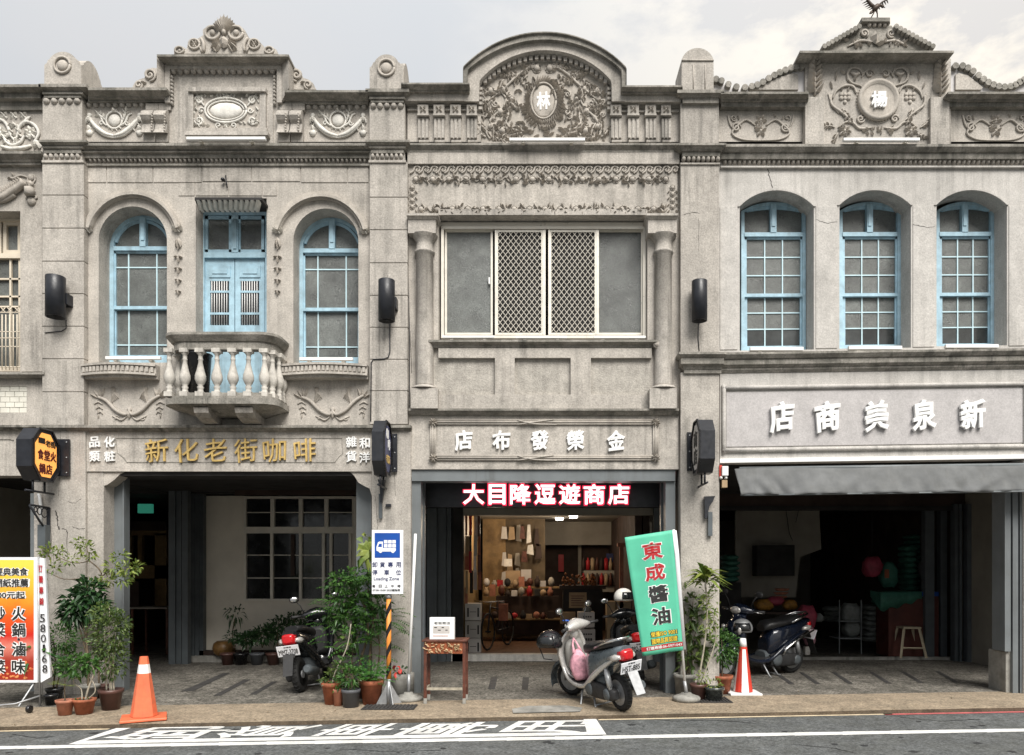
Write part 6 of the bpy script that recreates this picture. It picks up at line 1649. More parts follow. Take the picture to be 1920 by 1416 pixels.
# iron brackets below
def iron(label, pxw, pxo, py0, py1, y0, y1, bar):
    """old iron bracket standing out from the pier: triangular plate with scrolls"""
    t = thing('iron_bracket', label, 'bracket', P(pxw, py1, y0))
    x = X(pxw, y0)
    q = MB(); q.box(x-.02, x+.02, y0-.02, y0, Z(bar[1], y0), Z(bar[0], y0)); q.build('wall_bar', M['black'], t)
    q = MB(); zt, zb = Z(py0, y1), Z(py1, y1)
    q.tube([(x, y0, zt), (x, y1, zt+.01)], .014, 5); q.tube([(x, y0, zb-.05), (x, lerp(y0, y1, .5), lerp(zb, zt, .35)), (x, y1, zt)], .014, 5)
    for f, r in ((.25, .06), (.5, .045), (.7, .03)):
        q.tube([(x, lerp(y0, y1, f)+r*math.cos(a*.7), zt-.01-r-r*math.sin(a*.7)) for a in range(10)], .008, 4)
    q.build('scroll_arm', M['black'], t); return t
iron('scrolled black iron bracket on the left pier under the orange light box', 92, 60, 948, 990, -.08, -.45, (952, 996))
t = thing('down_lamp', 'grey box lamp hanging beside the iron bracket left of the plants', 'lamp', P(76, 1028, -.2))
q = MB(); q.pbox(70, 85, 984, 1028, -.2, -.1); q.build('housing', M['steeld'], t)
q = MB(); q.tube([P(77, 984, -.15), P(77, 950, -.15), P(74, 930, -.12), (X(72, -.05), -.05, Z(928, -.05))], .02, 6); q.build('conduit', M['white'], t)
def stub(label, pts, y0, bar):
    t = thing('sign_bracket', label, 'bracket', P(pts[0][0], pts[-1][1], y0), 'empty sign brackets on the piers')
    q = MB(); q.pprism(pts, y0-.06, y0); q.build('fin', M['black'], t)
    q = MB(); q.pbox(bar[0], bar[1], bar[2], bar[3], y0-.04, y0); q.build('strap', M['steeld'], t)
stub('black fin bracket with strap on the pier above the loading sign', [(708, 899), (722, 900), (720, 912), (716, 942), (713, 942), (712, 914)], -.10, (710, 716, 926, 972))
stub('black fin bracket with strap on the pier above the dracaena', [(1321, 931), (1341, 930), (1337, 940), (1330, 950), (1326, 972), (1322, 972)], -.12, (1328, 1336, 960, 1005))
q = MB(); q.pbox(723, 733, 945, 950, -.12, -.09); tag(q.build('small_bracket', M['black']), 'tiny black metal clip on the pier above the loading sign', 'clip')
# cables
def cable(label, pts, y0, r=.008, m='black'):
    q = MB(); q.tube([P(x, y_, y0) for x, y_ in pts], r, 5); return tag(q.build('cable', M[m]), label, 'cable')
cable('thin cable from the lamp down the pier left of the cream window', [(731, 606), (731, 660), (728, 670), (720, 673), (700, 674), (696, 680), (695, 790)], -.108)
cable('short cable below the lamp on the leftmost pier', [(124, 600), (124, 616), (116, 621), (84, 624)], -.108, .006)
cable('thin cable below the lamp on the pier left of the three blue windows', [(1310, 606), (1309, 634), (1311, 658)], -.108, .006)
cable('thin dark wire running down the joint left of the arched window', [(155, 330), (157, 480), (158, 660), (161, 680)], -.02, .006)
cable('thin wire beside the joint at the left of the cloth shop front', [(763, 290), (765, 500), (768, 640), (768, 800), (771, 900)], -.015, .006)
t = thing('wall_spotlight', 'tiny black spotlight hanging above the balcony door', 'spotlight', P(420, 345, 0))
q = MB(); q.ell(P(418, 337, -.06), (.028, .04, .022), 7, 5); q.tube([P(423, 329, -.02), P(424, 340, -.03), P(426, 352, -.03)], .008, 5); q.build('housing', M['black'], t)
# eagle on the gable
eg = thing('eagle_statue', 'dark bronze eagle with raised wings on the top of the right gable', 'statue', (X(1642), .05, Z(35)))
M['bronze'] = mat('bronze', (.09, .065, .05), .55, .3, 20, .3, 40, metal=.3)
q = MB(); pt_ = lambda x, y_, y=.05: P(x, y_, y)
q.tube([pt_(1637, 21), pt_(1640, 17), pt_(1645, 12), pt_(1650, 10), pt_(1654, 12)], [.018, .036, .034, .018, .012], 8)
q.ell(pt_(1655, 12.5), (.022, .018, .018), 7, 5); q.tube([pt_(1656, 13), pt_(1660, 15)], [.010, .002], 5); q.tube([pt_(1638, 20), pt_(1633, 24), pt_(1630, 26)], [.018, .02, .006], 6, flat=.4)
q.build('body', M['bronze'], eg)
for pts, r_ in (([(1641, 15), (1633, 9), (1627, 1), (1621, -14)], .022), ([(1645, 13), (1653, 5), (1663, -1), (1672, -10)], .011)):
    q = MB(); sp = [pt_(x, y_) for x, y_ in pts]; q.tube(sp, [r_, r_, r_*.8, r_*.3], 6)
    for k in range(7 if r_ > .02 else 5):
        t_ = (k+.5)/7*(len(sp)-1.01); i = int(t_); p = Vector(sp[i]).lerp(Vector(sp[i+1]), t_-i)
        e_ = p+(Vector((-.055, .05, .0)) if r_ > .02 else Vector((.045, .05, -.015))); q.tube([p, (p+e_)/2, e_], [.010, .009, .002], 4)
    q.build('wing', M['bronze'], eg)
for a_, b_ in (((1640, 19), (1633, 34)), ((1643, 18), (1645, 34))):
    q = MB(); q.tube([pt_(*a_), pt_(lerp(a_[0], b_[0], .5)+1, 26), pt_(*b_)], [.015, .008, .007], 6); q.tube([pt_(b_[0]-3, 34), pt_(b_[0]+3, 34, .0)], .007, 4); q.build('leg', M['bronze'], eg)

# ================================================================== loading sign on its striped post
def flatbox(q, x0, x1, z0, z1, y, d=.002): q.box(x0, x1, y-d, y, z0, z1)
base = G(729, 1320); ps = base[1]; k = (D+ps)/F
t = thing('traffic_sign', 'white and blue loading zone sign on an orange and black striped post', 'sign', base)
def SX(px): return X(px, ps)
def SZ(py): return Z(py, ps)
q = MB(); q.pbox(697, 756, 994, 1114, ps-.06, ps-.045); q.build('sign_plate', M['whitebd'], t, bevel=.003)
yS = ps-.0615
q = MB(); q.pbox(702.5, 750, 999.5, 1046, yS-.001, yS); q.build('blue_field', M['signblue'], t)
q = MB(); yT = yS-.0025
q.prism([(SX(a), yT, SZ(b)) for a, b in ((708, 1033), (708, 1026), (711, 1017), (714, 1016), (720, 1016), (720, 1028), (744, 1028), (744, 1033), (742, 1034.5), (740, 1037), (737, 1037), (735, 1034.5), (719, 1034.5), (717, 1037), (714, 1037), (712, 1034.5))], (0, .001, 0))
for c in range(3):
    for r_ in range(2): flatbox(q, SX(722+c*7.7), SX(728.6+c*7.7), SZ(1027-r_*7.5), SZ(1020.7-r_*7.5), yT+.001, .001)
q.build('lorry_symbol', M['white'], t)
q = MB(); q.prism([(SX(a), yT-.002, SZ(b)) for a, b in ((711, 1026), (713, 1020), (718, 1020), (718, 1026))], (0, .001, 0)); q.build('lorry_window', M['signblue'], t)
def sg_text(body, px, py, w_, h_, m, b=.015):
    q = MB(); put_text(q, body, (SX(px), yS-.001, SZ(py)), (w_*k, 0, 0), (0, 0, h_*k), .002, b); q.build('lettering', M[m], t)
for ch, x in zip('卸貨專用', (705, 719, 734, 749)): sg_text(ch, x, 1059, 9.5, 10, 'inkblue')
for ch, x in zip('停車位', (705, 727, 749)): sg_text(ch, x, 1073.5, 9.5, 10, 'inkblue')
sg_text('Loading Zone', 726.5, 1086, 47, 8, 'inkblue', .01)
for ch, x in zip('每日上午時', (703, 715, 726, 738, 750)): sg_text(ch, x, 1099, 5.5, 5.5, 'ink')
sg_text('07:00-10:00 20分鐘為限', 726.5, 1106.5, 51, 4.6, 'ink')
q = MB(); r = 4.6*k; zb = SZ(1273); zt = SZ(1122); n = 10
q.lathe([(r, zb), (r, zt)], (SX(729), ps, 0), 14); q.build('post', M['pole_or'], t)
q = MB(); stp = 4
for i in range(stp):      # black helical stripes wrapped round the post
    zc_ = lerp(zb, zt, (i+.42)/stp); hh = (zt-zb)/stp*.42; ring0, ring1 = [], []
    nn = 24; rr = r*1.03
    vs = []; 
    for j in range(nn+1):
        a = 2*math.pi*j/nn; off_ = math.cos(a)*(-.065)
        ring0.append((SX(729)+rr*math.cos(a), ps+rr*math.sin(a), zc_-hh/2-off_)); ring1.append((SX(729)+rr*math.cos(a), ps+rr*math.sin(a), zc_+hh/2-off_))
    q.loft([ring0, ring1], True, False, False)
q.build('black_stripe', M['blacks'], t, kind='stuff')
q = MB(); q.lathe([(r*.95, 0), (r*.95, zb)], (SX(729), ps, 0), 10)
for a in range(4):
    c, s_ = math.cos(a*math.pi/2+.5), math.sin(a*math.pi/2+.5)
    q.prism([(SX(729)+c*r, ps+s_*r, SZ(1283)), (SX(729)+c*.16, ps+s_*.16, 0), (SX(729)+c*r, ps+s_*r, 0)], (-s_*.006, c*.006, 0))
q.build('foot', M['galv'], t)
q = MB(); q.lathe([(r*1.3, 0), (r*1.3, .05)], (SX(729), ps, SZ(1122)), 10); q.tube([(SX(729), ps, SZ(1118)), (SX(729), ps, SZ(1000))], r*.8, 8); q.build('clamp', M['galv'], t)

# ================================================================== flag poles
def pole_base(t, b, tiers):
    q = MB(); q.lathe(tiers, b, 24); q.build('base', M['concrete'], t)
b = G(766, 1313); t = thing('flag_pole', 'leaning white flag pole without banner on a round stone base', 'pole', b)
pole_base(t, b, [(.17, 0), (.175, .03), (.16, .045), (.11, .05), (.11, .07), (.06, .08), (.055, .10), (.001, .10)])
top = P(779, 1001, b[1]-.02)
q = MB(); q.tube([(b[0], b[1], .08), (b[0]+.005, b[1], .32)], .022, 10); q.build('socket', M['galv'], t)
q = MB(); q.tube([(b[0]+.004, b[1], .3), top], .0175, 8); q.build('pole', M['white'], t)
b = G(1287, 1314); t = thing('banner_flag', 'green vertical banner with red and black characters on a white pole', 'banner', b)
pole_base(t, b, [(.165, 0), (.17, .04), (.15, .06), (.07, .085), (.06, .10), (.001, .10)])
yb_ = b[1]-.01; kb_ = (D+yb_)/F
q = MB(); q.tube([(b[0], yb_, .08), P(1283.5, 1277, yb_)], .022, 10); q.build('socket', M['galv'], t)
q = MB(); q.tube([P(1284, 1280, yb_), P(1263, 993, yb_)], .016, 8); q.build('pole', M['white'], t)
q = MB(); q.tube([P(1264, 995, yb_-.005), P(1269, 1040, yb_-.01), P(1282, 1218, yb_-.01)], .030, 8, flat=.5); q.build('sleeve', M['whitebd'], t)
C4 = ((1171, 1008), (1260, 994), (1280, 1219), (1204, 1230))
def bq(u, v):   # u across, v down
    a = (lerp(C4[0][0], C4[1][0], u), lerp(C4[0][1], C4[1][1], u)); c = (lerp(C4[3][0], C4[2][0], u), lerp(C4[3][1], C4[2][1], u))
    return lerp(a[0], c[0], v), lerp(a[1], c[1], v)
def bp(u, v, d=0): 
    x, y_ = bq(u, v); w_ = .022*math.sin(v*5+u*3)*(1-u)+.01*math.sin(u*9+v*2)
    return (X(x, yb_), yb_-.02-d+w_, Z(y_, yb_))
q = MB(); nx, ny = 14, 30
for j in range(ny+1):
    for i in range(nx+1): q.v.append(bp(i/nx, j/ny))
for j in range(ny):
    for i in range(nx): a = j*(nx+1)+i; q.f.append([a, a+1, a+nx+2, a+nx+1]); q.s.append(True)
o_ = q.build('banner_cloth', M['green'], t); sm_ = o_.modifiers.new('thickness', 'SOLIDIFY'); sm_.thickness = .002
def btext(body, u, v, wu, hv, m, d=.005, bold=.02, nm='lettering'):
    vs, fs = glyph_data(body, bold, 2); q = MB(); o2 = []
    for a, c, e in vs:
        p = Vector(bp(u+a*wu, v-c*hv, d+e*.0015)); o2.append(p)
    q.add(o2, fs); q.build(nm, M[m], t)
for ch, v, m_ in (('東', .145, 'inkred'), ('成', .325, 'inkred'), ('醬', .505, 'ink'), ('油', .69, 'ink')):
    btext(ch, .54+(.0 if v < .4 else .02), v, .49, .152, 'white', .004, .055); btext(ch, .54+(.0 if v < .4 else .02), v, .44, .14, m_, .009, .028)
for bd, v in (('榮獲ISO 9001', .835), ('國際品質認證', .893)):
    btext(bd, .58, v, .66, .053, 'ink', .004, .07); btext(bd, .58, v, .62, .044, 'yellow', .009, .01)
q = MB(); n = 12; ra = [bp(i/n, .927, .004) for i in range(n+1)]; rb = [bp(i/n, .965, .004) for i in range(n+1)]
q.loft([ra, rb], False, False, False); q.build('red_band', M['inkred'], t)
btext('訂購專線:06-5971043', .55, .946, .86, .027, 'white', .008, .01)

# ================================================================== cones
def cone(label, cx, by, wb, hpx, m, band=None, lean=0, stripes=False):
    b = G(cx, by); k = (D+b[1])/F; t = thing('traffic_cone', label, 'traffic cone', b)
    h = hpx*k; r0 = wb*.28*k; n = 8 if not stripes else 16
    a0 = math.pi/8
    def ring(f, z): return [(b[0]+f*math.cos(a0+2*math.pi*j/n), b[1]+f*math.sin(a0+2*math.pi*j/n), z) for j in range(n)]
    rt = r0*.30; z_ = lambda f: .035+f*(h-.035)
    segs = [(0, 1)] if not band else [(0, band[0]), band, (band[1], 1)]
    for i, (f0, f1) in enumerate(segs):
        q = MB()
        if not stripes:
            q.loft([ring(lerp(r0, rt, f0), z_(f0)), ring(lerp(r0, rt, f1), z_(f1))], False, i == len(segs)-1)
            q.build('cone_body' if i != 1 or not band else 'reflective_band', m if i != 1 else M['white'], t)
    if stripes:
        for par, mm_, nm in ((0, m, 'red_stripe'), (1, M['white'], 'white_stripe')):
            q = MB()
            for j in range(n):
                if (j//2) % 2 == par:
                    A_, B_ = ring(r0, z_(0)), ring(lerp(r0, rt, .84), z_(.84)); j2 = (j+1) % n
                    q.add([A_[j], A_[j2], B_[j2], B_[j]], [(0, 1, 2, 3)])
            q.build(nm, mm_, t, kind='stuff')
        q = MB(); q.loft([ring(lerp(r0, rt, .84), z_(.84)), ring(rt, z_(1))], True, True); q.build('tip', M['white'], t)
        q = MB(); q.loft([ring(lerp(r0, rt, .80)*1.01, z_(.80)), ring(lerp(r0, rt, .845)*1.01, z_(.845))], True, False); q.build('collar', m, t)
    bw = wb*.46*k; q = MB(); q.box(b[0]-bw, b[0]+bw, b[1]-bw*.9, b[1]+bw*.9, 0, .03)
    if not stripes: q.xf(Matrix.Translation(Vector(b)) @ Matrix.Rotation(.45, 4, 'Z') @ Matrix.Translation(-Vector(b)))
    q.build('base', m if not stripes else M['white'], t, bevel=.01)
    return t
cone('faded orange traffic cone with white band in front of the left pier', 270, 1348, 84, 117, M['cone'], (.72, .87))
cone('red and white striped cone in front of the navy scooter', 1393, 1301, 64, 104, M['conered'], None, 0, True)

# ================================================================== red table with its notice box
bL, bR = G(797, 1320), G(872, 1318); yF_ = bL[1]; k = (D+yF_)/F
t = thing('altar_table', 'small red brown table with carved gilt apron and worn feet', 'table', (X(834, yF_), yF_, 0))
x0, x1 = X(791, yF_), X(876, yF_); zt = Z(1200, yF_); dp = .34
q = MB(); q.box(x0, x1, yF_-.01, yF_+dp, zt-.022, zt); q.build('tabletop', M['wood'], t, bevel=.004)
q = MB(); q.box(x0+.03, x1-.03, yF_+.015, yF_+.03, Z(1226, yF_), zt-.022); q.build('apron', mat('apron_red', (.35, .10, .04), .5, .3, 30), t)
M['carve'] = mat('gilt_carving', (.62, .45, .27), .5, .2, 30)
o = Orn(yF_+.014); rg = random.Random(77)
for i in range(46): 
    x_, y_ = rg.uniform(797, 866), rg.uniform(1207, 1222); a = rg.uniform(0, 6.28)
    o.leaf(x_, y_, a, rg.uniform(5, 9), rg.uniform(2.5, 4), 2.)
o.build('carving', M['carve'], t, kind='stuff')
for x_ in (x0+.02, x1-.055):
    for yy in (yF_, yF_+dp-.05):
        q = MB(); q.box(x_, x_+.035, yy+.008, yy+.043, .06, zt-.02); q.build('leg', M['wood'], t)
        q = MB(); q.box(x_-.001, x_+.036, yy+.007, yy+.044, 0, .065); q.build('foot', M['concrete'], t)
q = MB(); zr = .16; q.box(x0+.05, x1-.05, yF_+.02, yF_+.035, zr, zr+.03); q.build('stretcher', M['barkp'], t)
q = MB(); q.box(x0+.04, x0+.055, yF_+.04, yF_+dp-.05, zr, zr+.03); q.build('stretcher', M['barkp'], t); q = MB(); q.box(x1-.055, x1-.04, yF_+.04, yF_+dp-.05, zr, zr+.03); q.build('stretcher', M['barkp'], t)
t = thing('notice_box', 'white notice box with a small printed map on the red table', 'box', (X(828, yF_), yF_+.12, zt))
yN = yF_+.10
q = MB(); q.pbox(805.5, 852, 1158, 1200, yN, yN+.08); q.build('box_body', M['white'], t, bevel=.003)
q = MB(); ptext(q, '老街商店', 829, 1168.5, 30, 5, yN-.002, .002, .0); q.build('lettering', M['ink'], t)
q = MB(); q.pbox(812, 843, 1174, 1188, yN-.001, yN+.002); q.build('map', M['cartonw'], t)
q = MB()
for i in range(14): x_ = 814+(i*7) % 27; y_ = 1176+(i*5) % 10; q.pbox(x_, x_+2.4, y_, y_+1.4, yN-.003, yN)
q.build('map_print', M['ink'], t, kind='stuff')
q = MB(); q.pbox(812, 840, 1192, 1193, yN-.003, yN); q.build('print_line', M['terra2'], t)

# ================================================================== hot pot advertising stand
b = G(60, 1325); yA = b[1]; t = thing('advertising_stand', 'yellow to red hot pot advertising light box on a wheeled stand', 'sign', (X(20, yA), yA, 0))
k = (D+yA)/F
q = MB(); q.pbox(-40, 70, 1045, 1280, yA, yA+.06); q.build('frame', M['whitebd'], t)
def grad():
    m = bpy.data.materials.new('hotpot_print'); m.use_nodes = True; nt = m.node_tree; p = nt.nodes['Principled BSDF']; N = nt.nodes.new; L = nt.links.new
    g = N('ShaderNodeNewGeometry'); s_ = N('ShaderNodeSeparateXYZ'); L(g.outputs[0], s_.inputs[0])
    mr = N('ShaderNodeMapRange'); mr.inputs[1].default_value = Z(1275, yA); mr.inputs[2].default_value = Z(1050, yA); L(s_.outputs[2], mr.inputs[0])
    n = N('ShaderNodeTexNoise'); n.inputs['Scale'].default_value = 6; L(g.outputs[0], n.inputs[0])
    ad = N('ShaderNodeMath'); ad.operation = 'MULTIPLY_ADD'; L(n.outputs[0], ad.inputs[0]); ad.inputs[1].default_value = .10; L(mr.outputs[0], ad.inputs[2])
    r = N('ShaderNodeValToRGB'); e = r.color_ramp.elements; e[0].position = 0.; e[0].color = (.30, .02, .01, 1); e[1].position = 1.; e[1].color = (.85, .62, .08, 1)
    for ps_, c in ((.22, (.32, .03, .015)), (.33, (.62, .20, .15)), (.42, (.55, .02, .01)), (.58, (.68, .10, .01)), (.72, (.78, .28, .02)), (.88, (.85, .50, .05))):
        x_ = e.new(ps_); x_.color = (*c, 1)
    L(ad.outputs[0], r.inputs[0]); L(r.outputs[0], p.inputs[0]); p.inputs['Roughness'].default_value = .35; return m
q = MB(); q.pbox(-38, 63, 1050, 1275, yA-.003, yA); q.build('printed_face', grad(), t)
def at(body, px, py, w_, h_, outline=True, m='ink', mo='white', b_=.02):
    if outline: q = MB(); ptext(q, body, px, py, w_*1.10, h_*1.10, yA-.005, .002, .10); q.build('lettering_outline', M[mo], t)
    q = MB(); ptext(q, body, px, py, w_, h_, yA-.008, .002, b_); q.build('lettering', M[m], t)
at('經典美食', 21, 1072, 62, 15); at('網紙推薦', 21, 1093, 64, 16); at('100元起', 18, 1116, 58, 14)
for ch, y_ in zip('火鍋滷味', (1151, 1181, 1217, 1250)): at(ch, 35, y_, 26, 26)
for ch, y_ in zip('炒菜合菜', (1151, 1181, 1217, 1250)): at(ch, -2, y_, 24, 26)
at('·', 35, 1199, 5, 5)
q = MB(); rg = random.Random(3)
for i in range(46): q.ell(P(rg.uniform(-36, 60), rg.uniform(1240, 1272), yA-.003), (.02, .002, .014), 6, 4)
q.build('food_picture', mat('food_print', (.42, .05, .015), .4, .4, 40, col2=(.75, .35, .12)), t, kind='stuff')
q = MB(); q.tube([P(66, 1278, yA+.03), P(35, 1325, yA+.03), P(20, 1335, yA-.1)], .012, 6); q.tube([P(72, 1044, yA+.03), (X(72, yA), yA+.03, .0)], .012, 6); q.tube([P(-30, 1278, yA+.03), (X(-30, yA), yA+.03, .0)], .012, 6)
q.tube([(X(-30, yA), yA-.22, .02), (X(40, yA), yA-.1, .05), (X(72, yA), yA+.03, .12)], .012, 6); q.build('stand', M['galv'], t)
q = MB(); c = G(55, 1337); q.lathe([(.04, -.02), (.045, 0), (.04, .02)], (c[0], c[1], .045), 12, 'x'); q.build('caster', M['blacks'], t)
t = thing('phone_sign', 'narrow white upright sign with red characters and telephone digits', 'sign', P(77, 1278, yA+.02))
yP = yA+.03
q = MB(); q.add([P(69, 1046, yP), P(83, 1047, yP+.01), P(94, 1270, yP+.02), P(75, 1281, yP)]+[(p[0], p[1]+.03, p[2]) for p in (P(69, 1046, yP), P(83, 1047, yP+.01), P(94, 1270, yP+.02), P(75, 1281, yP))], [(0, 1, 2, 3), (7, 6, 5, 4), (0, 4, 5, 1), (1, 5, 6, 2), (2, 6, 7, 3), (3, 7, 4, 0)]); q.build('board', M['whitebd'], t)
for i, ch in enumerate('訂購專線'):
    q = MB(); ptext(q, ch, 75.5+i*.8, 1066+i*20.5, 8, 14, yP-.006, .003, .02); q.build('lettering', M['inkred'], t)
for i, ch in enumerate('580168'):
    q = MB(); ptext(q, ch, 79.5+i*.9, 1159+i*19, 4.5 if ch == '1' else 9.5, 15, yP-.006, .003, .0); q.build('digit', M['ink'], t)

# cracks and scars on the lower piers
M['crack'] = mat('crack_dirt', (.06, .055, .05), .95, .2, 9)  # dark dirt colour of the cracks
def crack(parent, pts, y0, r=.004):
    rgc = random.Random(len(pts)*7+int(pts[0][0])); o_ = []
    for (x0_, y0_), (x1_, y1_) in zip(pts, pts[1:]):
        for k in range(5): t_ = k/5; o_.append((lerp(x0_, x1_, t_)+rgc.uniform(-1, 1)*1.2, lerp(y0_, y1_, t_)+rgc.uniform(-1, 1)))
    o_.append(pts[-1]); q = MB(); q.tube([(X(x, y0), y0+.0005, Z(y_, y0)) for x, y_ in o_], [r*rgc.uniform(.5, 1.3) for _ in o_], 4, False); q.build('crack', M['crack'], parent)
crack(BB, [(104, 958), (109, 975), (107, 985), (112, 993)], -.08, .008); crack(BB, [(117, 992), (124, 993), (126, 1000)], -.08, .006); crack(BB, [(136, 988), (148, 992), (159, 991)], -.08)
crack(BB, [(126, 1000), (127, 1045)], -.08, .004); crack(BB, [(96, 1000), (96, 1060)], -.08, .003); crack(BB, [(126, 941), (141, 944), (152, 936)], -.08, .003); crack(BB, [(112, 800), (116, 850), (110, 930)], -.08, .0025)
crack(BD, [(1440, 318), (1443, 334), (1449, 352)], -.004, .004); crack(BD, [(1530, 412), (1550, 419), (1570, 416)], -.012, .0025); crack(BD, [(1712, 420), (1735, 426), (1752, 425)], -.012, .0025)
crack(BD, [(1282, 402), (1298, 398), (1312, 400)], -.102, .0025); crack(BC, [(770, 620), (772, 700)], -.002, .003); crack(BD, [(1318, 1068), (1322, 1110), (1318, 1150)], -.102, .002); crack(BB, [(704, 930), (708, 985), (706, 1010)], -.082, .002)
crack(BD, [(1250+60, 410), (1310, 470)], -.102, .0018); crack(BB, [(740, 870), (742, 930)], -.082, .002)

# ================================================================== scooters
def xfm(t_, loc, rz, lean=0, s=1): return Matrix.Translation(loc) @ Matrix.Rotation(rz, 4, 'Z') @ Matrix.Rotation(lean, 4, 'X') @ Matrix.Scale(s, 4)
M['sgrey2'] = mat('scooter_inner_grey', (.24, .235, .22), .5, .1, 9)
def shell(q, secs, n=14, p=.55):
    rings = []
    for x, zb, zt, hw in secs:
        zc, hh = (zb+zt)/2, (zt-zb)/2; r_ = []
        for j in range(n):
            a = 2*math.pi*j/n; c, s_ = math.cos(a), math.sin(a)
            r_.append((x, hw*abs(c)**p*(1 if c > 0 else -1), zc+hh*abs(s_)**p*(1 if s_ > 0 else -1)))
        rings.append(r_)
    return q.loft(rings)
def scooter(label, loc, rz, lean, body, accent, plate, steer=.0, s=1., grab=True, extras=()):
    t = thing('scooter', label, 'scooter', loc, 'motor scooters parked at the arcade')
    Mx = xfm(t, (0, 0, 0), rz, lean, s)
    def bd(q, nm, m, par=None, **kw): q.xf(Matrix.Translation(Vector(loc)) @ Mx); return q.build(nm, m, par or t, **kw)
    def wheel(x, st=0., nm='wheel'):
        r = .215
        q = MB(); q.lathe([(r-.065, -.035), (r-.03, -.047), (r-.008, -.033), (r, 0), (r-.008, .033), (r-.03, .047), (r-.065, .035), (r-.065, -.035)], (0, 0, 0), 24, 'y')
        for i in range(24):
            a = 2*math.pi*i/24; c, s_ = math.cos(a), math.sin(a)
            q.tube([((r-.004)*c, -.03, (r-.004)*s_), ((r+.003)*math.cos(a+.06), 0, (r+.003)*math.sin(a+.06)), ((r-.004)*c, .03, (r-.004)*s_)], .005, 3, False)
        q.xf(Matrix.Translation((x, 0, .218)) @ Matrix.Rotation(st, 4, 'Z')); w_ = bd(q, 'wheel', M['tyre'])
        q = MB(); q.lathe([(r-.062, -.032), (r-.075, -.02), (r-.075, .02), (r-.062, .032)], (0, 0, 0), 20, 'y'); q.lathe([(.05, -.05), (.05, .05)], (0, 0, 0), 12, 'y')
        for i in range(3):
            a = 2*math.pi*i/3+.4; q.tube([(0, 0, 0), ((r-.07)*math.cos(a), 0, (r-.07)*math.sin(a))], .02, 5)
        q.lathe([(.085, .034), (.085, .038)], (0, 0, 0), 16, 'y')
        q.xf(Matrix.Translation((x, 0, .218)) @ Matrix.Rotation(st, 4, 'Z')); bd(q, 'rim', M['galv'], w_)
    wheel(.60, steer); wheel(-.60)
    # front end turns with the bars
    St = Matrix.Translation((.48, 0, 0)) @ Matrix.Rotation(steer, 4, 'Z') @ Matrix.Translation((-.48, 0, 0))
    q = MB(); rings = []
    for i in range(11):
        a = math.radians(-20+i*20); r = .255
        rings.append([(.60+r*math.cos(a)*(1.03), yy, .22+r*math.sin(a)-dz) for yy, dz in ((-.06, .03), (-.045, -.005), (0, -.015), (.045, -.005), (.06, .03))])
    q.loft(rings, True, False, False); q.xf(St); o_ = bd(q, 'front_mudguard', accent); o_.modifiers.new('t', 'SOLIDIFY').thickness = .006
    q = MB()
    for sg in (-1, 1): q.tube([(.60, sg*.06, .22), (.50, sg*.06, .50)], .018, 6)
    q.xf(St); bd(q, 'fork', M['galv'])
    # leg shield
    prof = [(.30, .26, .10), (.40, .33, .15), (.46, .45, .19), (.475, .58, .205), (.45, .70, .19), (.41, .79, .14), (.37, .86, .09)]
    q = MB(); f_, b_ = [], []
    for x, z, w_ in prof:
        f_.append([(x+.07*(1-(k/4)**2), w_*k/4, z+.01*(1-abs(k/4))) for k in range(-4, 5)]); b_.append([(x-.035+.03*(1-(k/4)**2), w_*.93*k/4, z) for k in range(-4, 5)])
    q.loft([f_[i]+b_[i][::-1] for i in range(len(prof))]); bd(q, 'leg_shield', body)
    q = MB(); shell(q, [(.41, .36, .74, .13), (.37, .34, .76, .13), (.335, .42, .70, .10)]); bd(q, 'inner_panel', M['plastic'] if body is not M['silver'] else M['sgrey2'])
    q = MB(); shell(q, [(.57, .46, .70, .07), (.535, .42, .74, .11), (.49, .40, .78, .13)]); bd(q, 'front_cowl', body)
    for sg in (-1, 1):
        q = MB(); q.ell((.515, sg*.155, .66), (.03, .035, .055), 8, 5); bd(q, 'turn_signal', M['lens_clear'])
    # floorboard and side skirts (the sweeping line from shield to tail)
    q = MB(); shell(q, [(.34, .24, .30, .12), (.22, .21, .27, .16), (.0, .20, .26, .165), (-.12, .21, .30, .15)]); bd(q, 'floorboard', M['plastic'])
    for sg in (-1, 1):
        q = MB(); rings = []
        sk = catmull([(.455, .69, .015), (.475, .60, .03), (.455, .46, .04), (.37, .31, .05), (.24, .245, .055), (.05, .23, .055), (-.10, .265, .06), (-.28, .38, .075), (-.48, .50, .07), (-.68, .60, .045), (-.80, .655, .02)], 3)
        for i, (x, z, h_) in enumerate(sk):
            a_ = sk[max(i-1, 0)]; b_ = sk[min(i+1, len(sk)-1)]; tx, tz = b_[0]-a_[0], b_[1]-a_[1]; l_ = math.hypot(tx, tz); nx_, nz_ = tz/l_, -tx/l_
            if x > .3 or True: nx_, nz_ = (nx_, nz_)
            yb2 = sg*(.155 if x > -.3 else lerp(.155, .10, (-.3-x)/.5)); yo = yb2+sg*.022
            rings.append([(x-nx_*h_*.5, yb2, z-nz_*h_*.5), (x-nx_*h_*.4, yo, z-nz_*h_*.4), (x, yo+sg*.010, z), (x+nx_*h_*.4, yo, z+nz_*h_*.4), (x+nx_*h_*.5, yb2, z+nz_*h_*.5)])
        q.loft(rings)
        bd(q, 'side_skirt', body)
    # tail body, seat
    q = MB(); shell(q, [(-.06, .26, .52, .10), (-.14, .27, .66, .14), (-.26, .32, .69, .155), (-.42, .42, .71, .155), (-.58, .52, .735, .14), (-.72, .58, .76, .11), (-.86, .66, .775, .07)]); bd(q, 'rear_body', accent)
